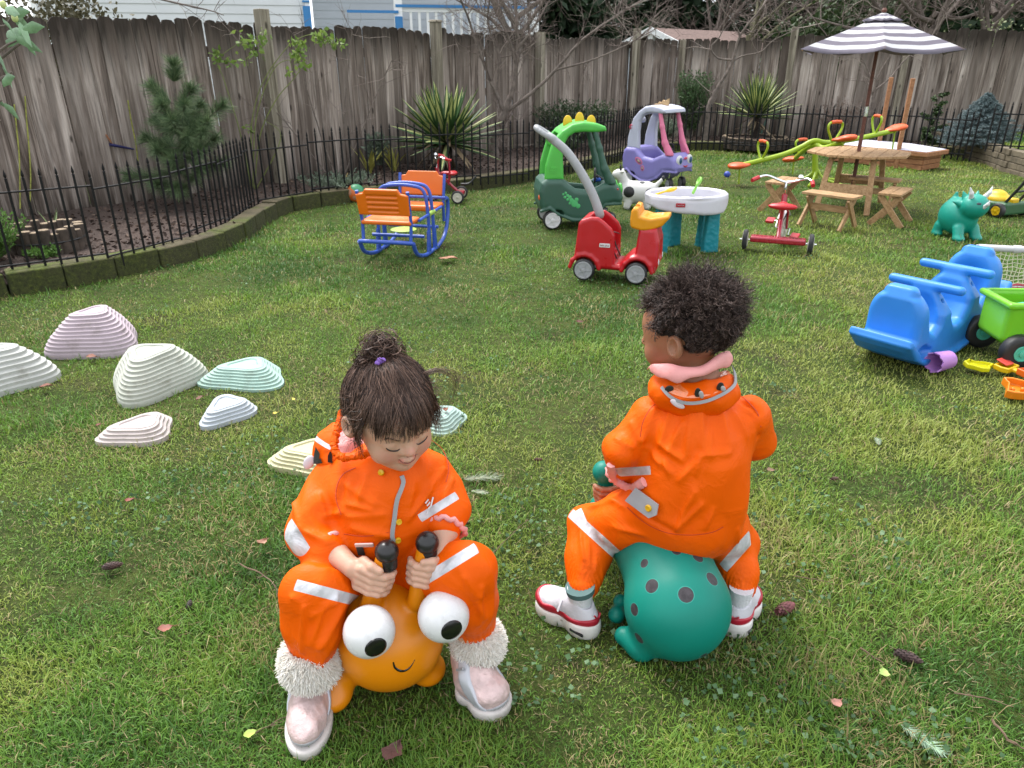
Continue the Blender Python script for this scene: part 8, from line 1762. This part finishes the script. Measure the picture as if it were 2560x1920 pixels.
# grey tab with yellow snap on the left hip
_pc = march(*crD(930, 350), f_u); n_ = (normal(_pc, f_u) + Vector((-.1, -.5, .3))).normalized(); tb_ = [on_plane(*crD(x, y_), _pc, n_) for x, y_ in ((873, 230), (795, 325), (970, 455), (1028, 432), (1042, 355))]; mb = MB(); k_ = 5; mb.add([p + n_ * .008 for p in tb_] + [p + n_ * .011 for p in tb_], [tuple(range(k_)), tuple(range(k_, 2 * k_))] + [(i, (i + 1) % k_, k_ + (i + 1) % k_, k_ + i) for i in range(k_)]); tab = mb.build('reflective_tab', REFL, bsuit); disc(on_plane(*crD(970, 380), _pc, n_) + n_ * .011, f_u, .0078, YBTN, 'snap_button', tab, .004)
# hood with turned-out pink lining, clear window and marks
def crC(x, y_): return 1300 + x / 2.766, 640 + y_ / 2.766
HB = A(1735, 972, 1.455); fh2 = U_(.02, sd_ell(T_(HB), (.096, .066, .046)), sd_ell(T_(HB + Vector((0, -.008, -.012))), (.080, .056, .040))); fh2 = Sub(fh2, sd_ell(T_(HB + Vector((-.004, .03, .05))), (.082, .07, .06)), .008)
sdf('hood', fh2, T_(HB - Vector((.13, .11, .11))), T_(HB + Vector((.13, .13, .12))), .004, suitmat('orange_hood_boy', []), bsuit, lambda P: ridge(P, 11, 2.5) * .005)
lp_ = [(890, 760), (935, 735), (1030, 740), (1110, 745), (1190, 768), (1290, 730), (1400, 660), (1440, 645), (1468, 690)]; yy_ = [1.475, 1.44, 1.415, 1.405, 1.40, 1.405, 1.43, 1.46, 1.48]
topP = curve([A(*crC(x, y_), yv) for (x, y_), yv in zip(lp_, yy_)], 4); botp = [(905, 800), (945, 830), (1010, 855), (1090, 878), (1180, 850), (1290, 815), (1400, 780), (1445, 765), (1460, 735)]; botP = curve([A(*crC(x, y_), yv - .012) for (x, y_), yv in zip(botp, yy_)], 4)
mb = MB(); n = len(topP); rows = []
for k in range(4): q = k / 3; rows.append([t_.lerp(b2, q) + Vector((0, -.008 * sin(pi * q) - .002 * sin(i * .7 + k * .1), .0015 * sin(i * .9))) for i, (t_, b2) in enumerate(zip(topP, botP))])
rows = [[p + Vector((0, .022, -.02)) for p in rows[0]]] + rows
mb.add([p for r__ in rows for p in r__], [(k * n + i, k * n + i + 1, (k + 1) * n + i + 1, (k + 1) * n + i) for k in range(4) for i in range(n - 1)])
o = mb.build('hood_lining', PINKL, bsuit, smooth=80); md = o.modifiers.new('th', 'SOLIDIFY'); md.thickness = .004; md.offset = 0; md = o.modifiers.new('s', 'SUBSURF'); md.levels = 1; md.render_levels = 1
fboth = lambda Q: np.minimum(f_u(Q), fh2(Q))
wp = [march(*crC(x, y_), fboth) for x, y_ in ((990, 915), (1040, 965), (1110, 1000), (1190, 1010), (1290, 995), (1390, 955), (1450, 915), (1470, 880), (1465, 820), (1450, 780))]; flatstrip(curve(wp, 4), fboth, .0068, .002, .0075).build('reflective_piping', REFL, bsuit)
GLZ = NB('clear_vinyl'); GLZ.setp(Base_Color=(.78, .20, .06), Roughness=.12, Coat_Weight=1.0); GLZ.l(GLZ.bump(GLZ.noise(28, 3, dist=1.5), .9, .01), GLZ.b.inputs['Normal'])
gr_ = [[(1010, 905), (1100, 885), (1190, 862), (1290, 828), (1380, 800), (1440, 778)], [(1000, 918), (1100, 930), (1200, 925), (1300, 900), (1390, 868), (1455, 830)], [(1030, 945), (1110, 975), (1200, 985), (1300, 965), (1390, 930), (1462, 870)]]
R_ = [[march(*crC(x, y_), fboth) + Vector((0, -.006, .002)) for x, y_ in row] for row in gr_]; mb = MB()
mb.add([p for r__ in R_ for p in r__], [(k * 6 + i, k * 6 + i + 1, k * 6 + 7 + i, k * 6 + 6 + i) for k in range(2) for i in range(5)])
o = mb.build('clear_window', GLZ.m, bsuit, smooth=80); md = o.modifiers.new('s', 'SUBSURF'); md.levels = 2; md.render_levels = 2
for x, y_, rx, rz_, ang_, col_ in ((1025, 915, .009, .010, .3, 'k'), (1178, 868, .006, .007, .2, 'k'), (1222, 945, .007, .016, -.25, 'k'), (1375, 905, .008, .015, -.15, 'k'), (1245, 955, .005, .012, -.4, 'g'), (1395, 915, .005, .010, -.5, 'g'), (1335, 800, .008, .006, .1, 'k')):
    p = march(*crC(x, y_), fboth) + Vector((0, -.010, .003)); mb = MB(); mb.ball((0, 0, 0), (rx, .0025, rz_), Matrix.Rotation(ang_, 4, 'Y') @ Matrix.Rotation(.35, 4, 'X'), 16, 8); mb.build('tiger_mark', mat('mark_black', (.02, .02, .02), .5) if col_ == 'k' else mat('mark_grey', (.4, .4, .42), .5), bsuit, loc=T_(p))
p = march(*crC(1085, 1015), fboth) + Vector((0, -.006, .0)); mb = MB(); mb.ball((0, 0, 0), (.018, .003, .007), Matrix.Rotation(.55, 4, 'Y'), 16, 8); mb.build('ear_patch', mat('patch_white', (.62, .55, .6), .5), bsuit, loc=T_(p))
# shoes and socks
WSH = mat('white_leather', (0.56, 0.55, 0.60), .45, .05, 20, .3, 120); CRM = mat('crimson_leather', (0.36, 0.010, 0.028), .4, .06); SOCK = mat('white_sock', (0.60, 0.60, 0.64), .9, .06, 30, .6, 160, stretch=(6, 6, .5)); WSO = mat('white_sole', (0.62, 0.60, 0.58), .5, .05, dirt=.25)
def shoe(toe, heel, ankle, side):
    toe, heel = Vector(toe), Vector(heel); toe.z = heel.z = 0; d = (toe - heel).normalized(); L = (toe - heel).length; s_ = Vector((-d.y, d.x, 0)); z = Vector((0, 0, 1)); Mx = Matrix((d, s_, z)).transposed(); cm = heel.lerp(toe, .5)
    def q(x, y_, z_): return T_(heel + d * x * L + s_ * y_ + z * z_)
    lo, hi = T_(cm - Vector((.13, .13, .03))), T_(cm + Vector((.13, .13, .14)))
    toeb = U_(.02, sd_ell(q(.72, 0, .046), (L * .27, .034, .026), Mx), sd_ell(q(.30, 0, .048), (L * .28, .031, .034), Mx), sd_cap(q(.55, 0, .058), q(.30, 0, .082), .026, .028)); toeb = Sub(toeb, sd_cap(q(.22, 0, .09), q(.26, 0, .14), .022, .028), .006); toeb = Int(toeb, lambda P: .024 - P[:, 2], .004)
    o = sdf('shoe', toeb, lo, hi, .0032, WSH, boy)
    sole = U_(.02, sd_ell(q(.70, 0, .018), (L * .31, .041, .05), Mx), sd_ell(q(.24, 0, .02), (L * .26, .038, .05), Mx)); sole = Int(sole, lambda P: np.abs(P[:, 2] - .016) - .0165 - .006 * np.clip(1 - np.abs((P - npv(heel)) @ npv(d)) / L, 0, 1), .005); so__ = sdf('sole', sole, lo, hi, .0032, WSO, o)
    rd = Int(U_(.02, sd_ell(q(.725, 0, .044), (L * .292, .0385, .031), Mx), sd_ell(q(.30, 0, .046), (L * .303, .0355, .036), Mx)), lambda P: P[:, 2] - (.051 + .022 * np.clip(((P - npv(heel)) @ npv(d)) / L - .78, 0, 1) * 4 + .004 * np.cos(((P - npv(heel)) @ npv(d)) * 60)), .003); sdf('mudguard', rd, lo, hi, .0032, CRM, o)
    for t_ in (.50, .62): mb = MB(); mb.tube([q(t_ + .04, .030, .048), q(t_ + .02, .022, .075 - (t_ - .5) * .12), q(t_, 0, .088 - (t_ - .5) * .15), q(t_ + .02, -.022, .075 - (t_ - .5) * .12), q(t_ + .04, -.030, .048)], .009, 8, flat=.35); mb.build('strap', WSH, o, smooth=60)
    mb = MB()
    for sd_ in (-1, 1): mb.box(q(.20, sd_ * .037, .018), (L * .22, .004, .008), Mx)
    mb.build('air_window', mat('window_dark', (.03, .03, .035), .2), so__, bevel=.002)
    mb = MB(); mb.tube(curve([q(.015, -.012, .062), q(.005, -.004, .056), q(.005, .005, .058), q(.012, .014, .070)], 4), .0022, 6); mb.build('heel_logo', CRM, o)
    return o
shoe(G(1346, 1512), G(1493, 1592), BAL, -1); shoe(G(1872, 1500), G(1826, 1592), BAR, 1)
for a_, r_ in ((BAL, .030), (BAR, .027)): mb = MB(); mb.tube([a_ + Vector((0, .0, .028)), a_ + Vector((0, 0, .01)), a_ + Vector((0, 0, -.03))], [r_ * 1.05, r_ * .98, r_ * .9], 20); mb.build('sock', SOCK, boy, smooth=80)
mb = MB(); a_ = BAL + Vector((0, 0, .018)); mb.tube([a_, a_ + Vector((-.002, 0, .014))], [.0335, .035], 22); mb.build('trouser_hem', mat('teal_grey_hem', (.06, .12, .12), .8), boy, smooth=80)
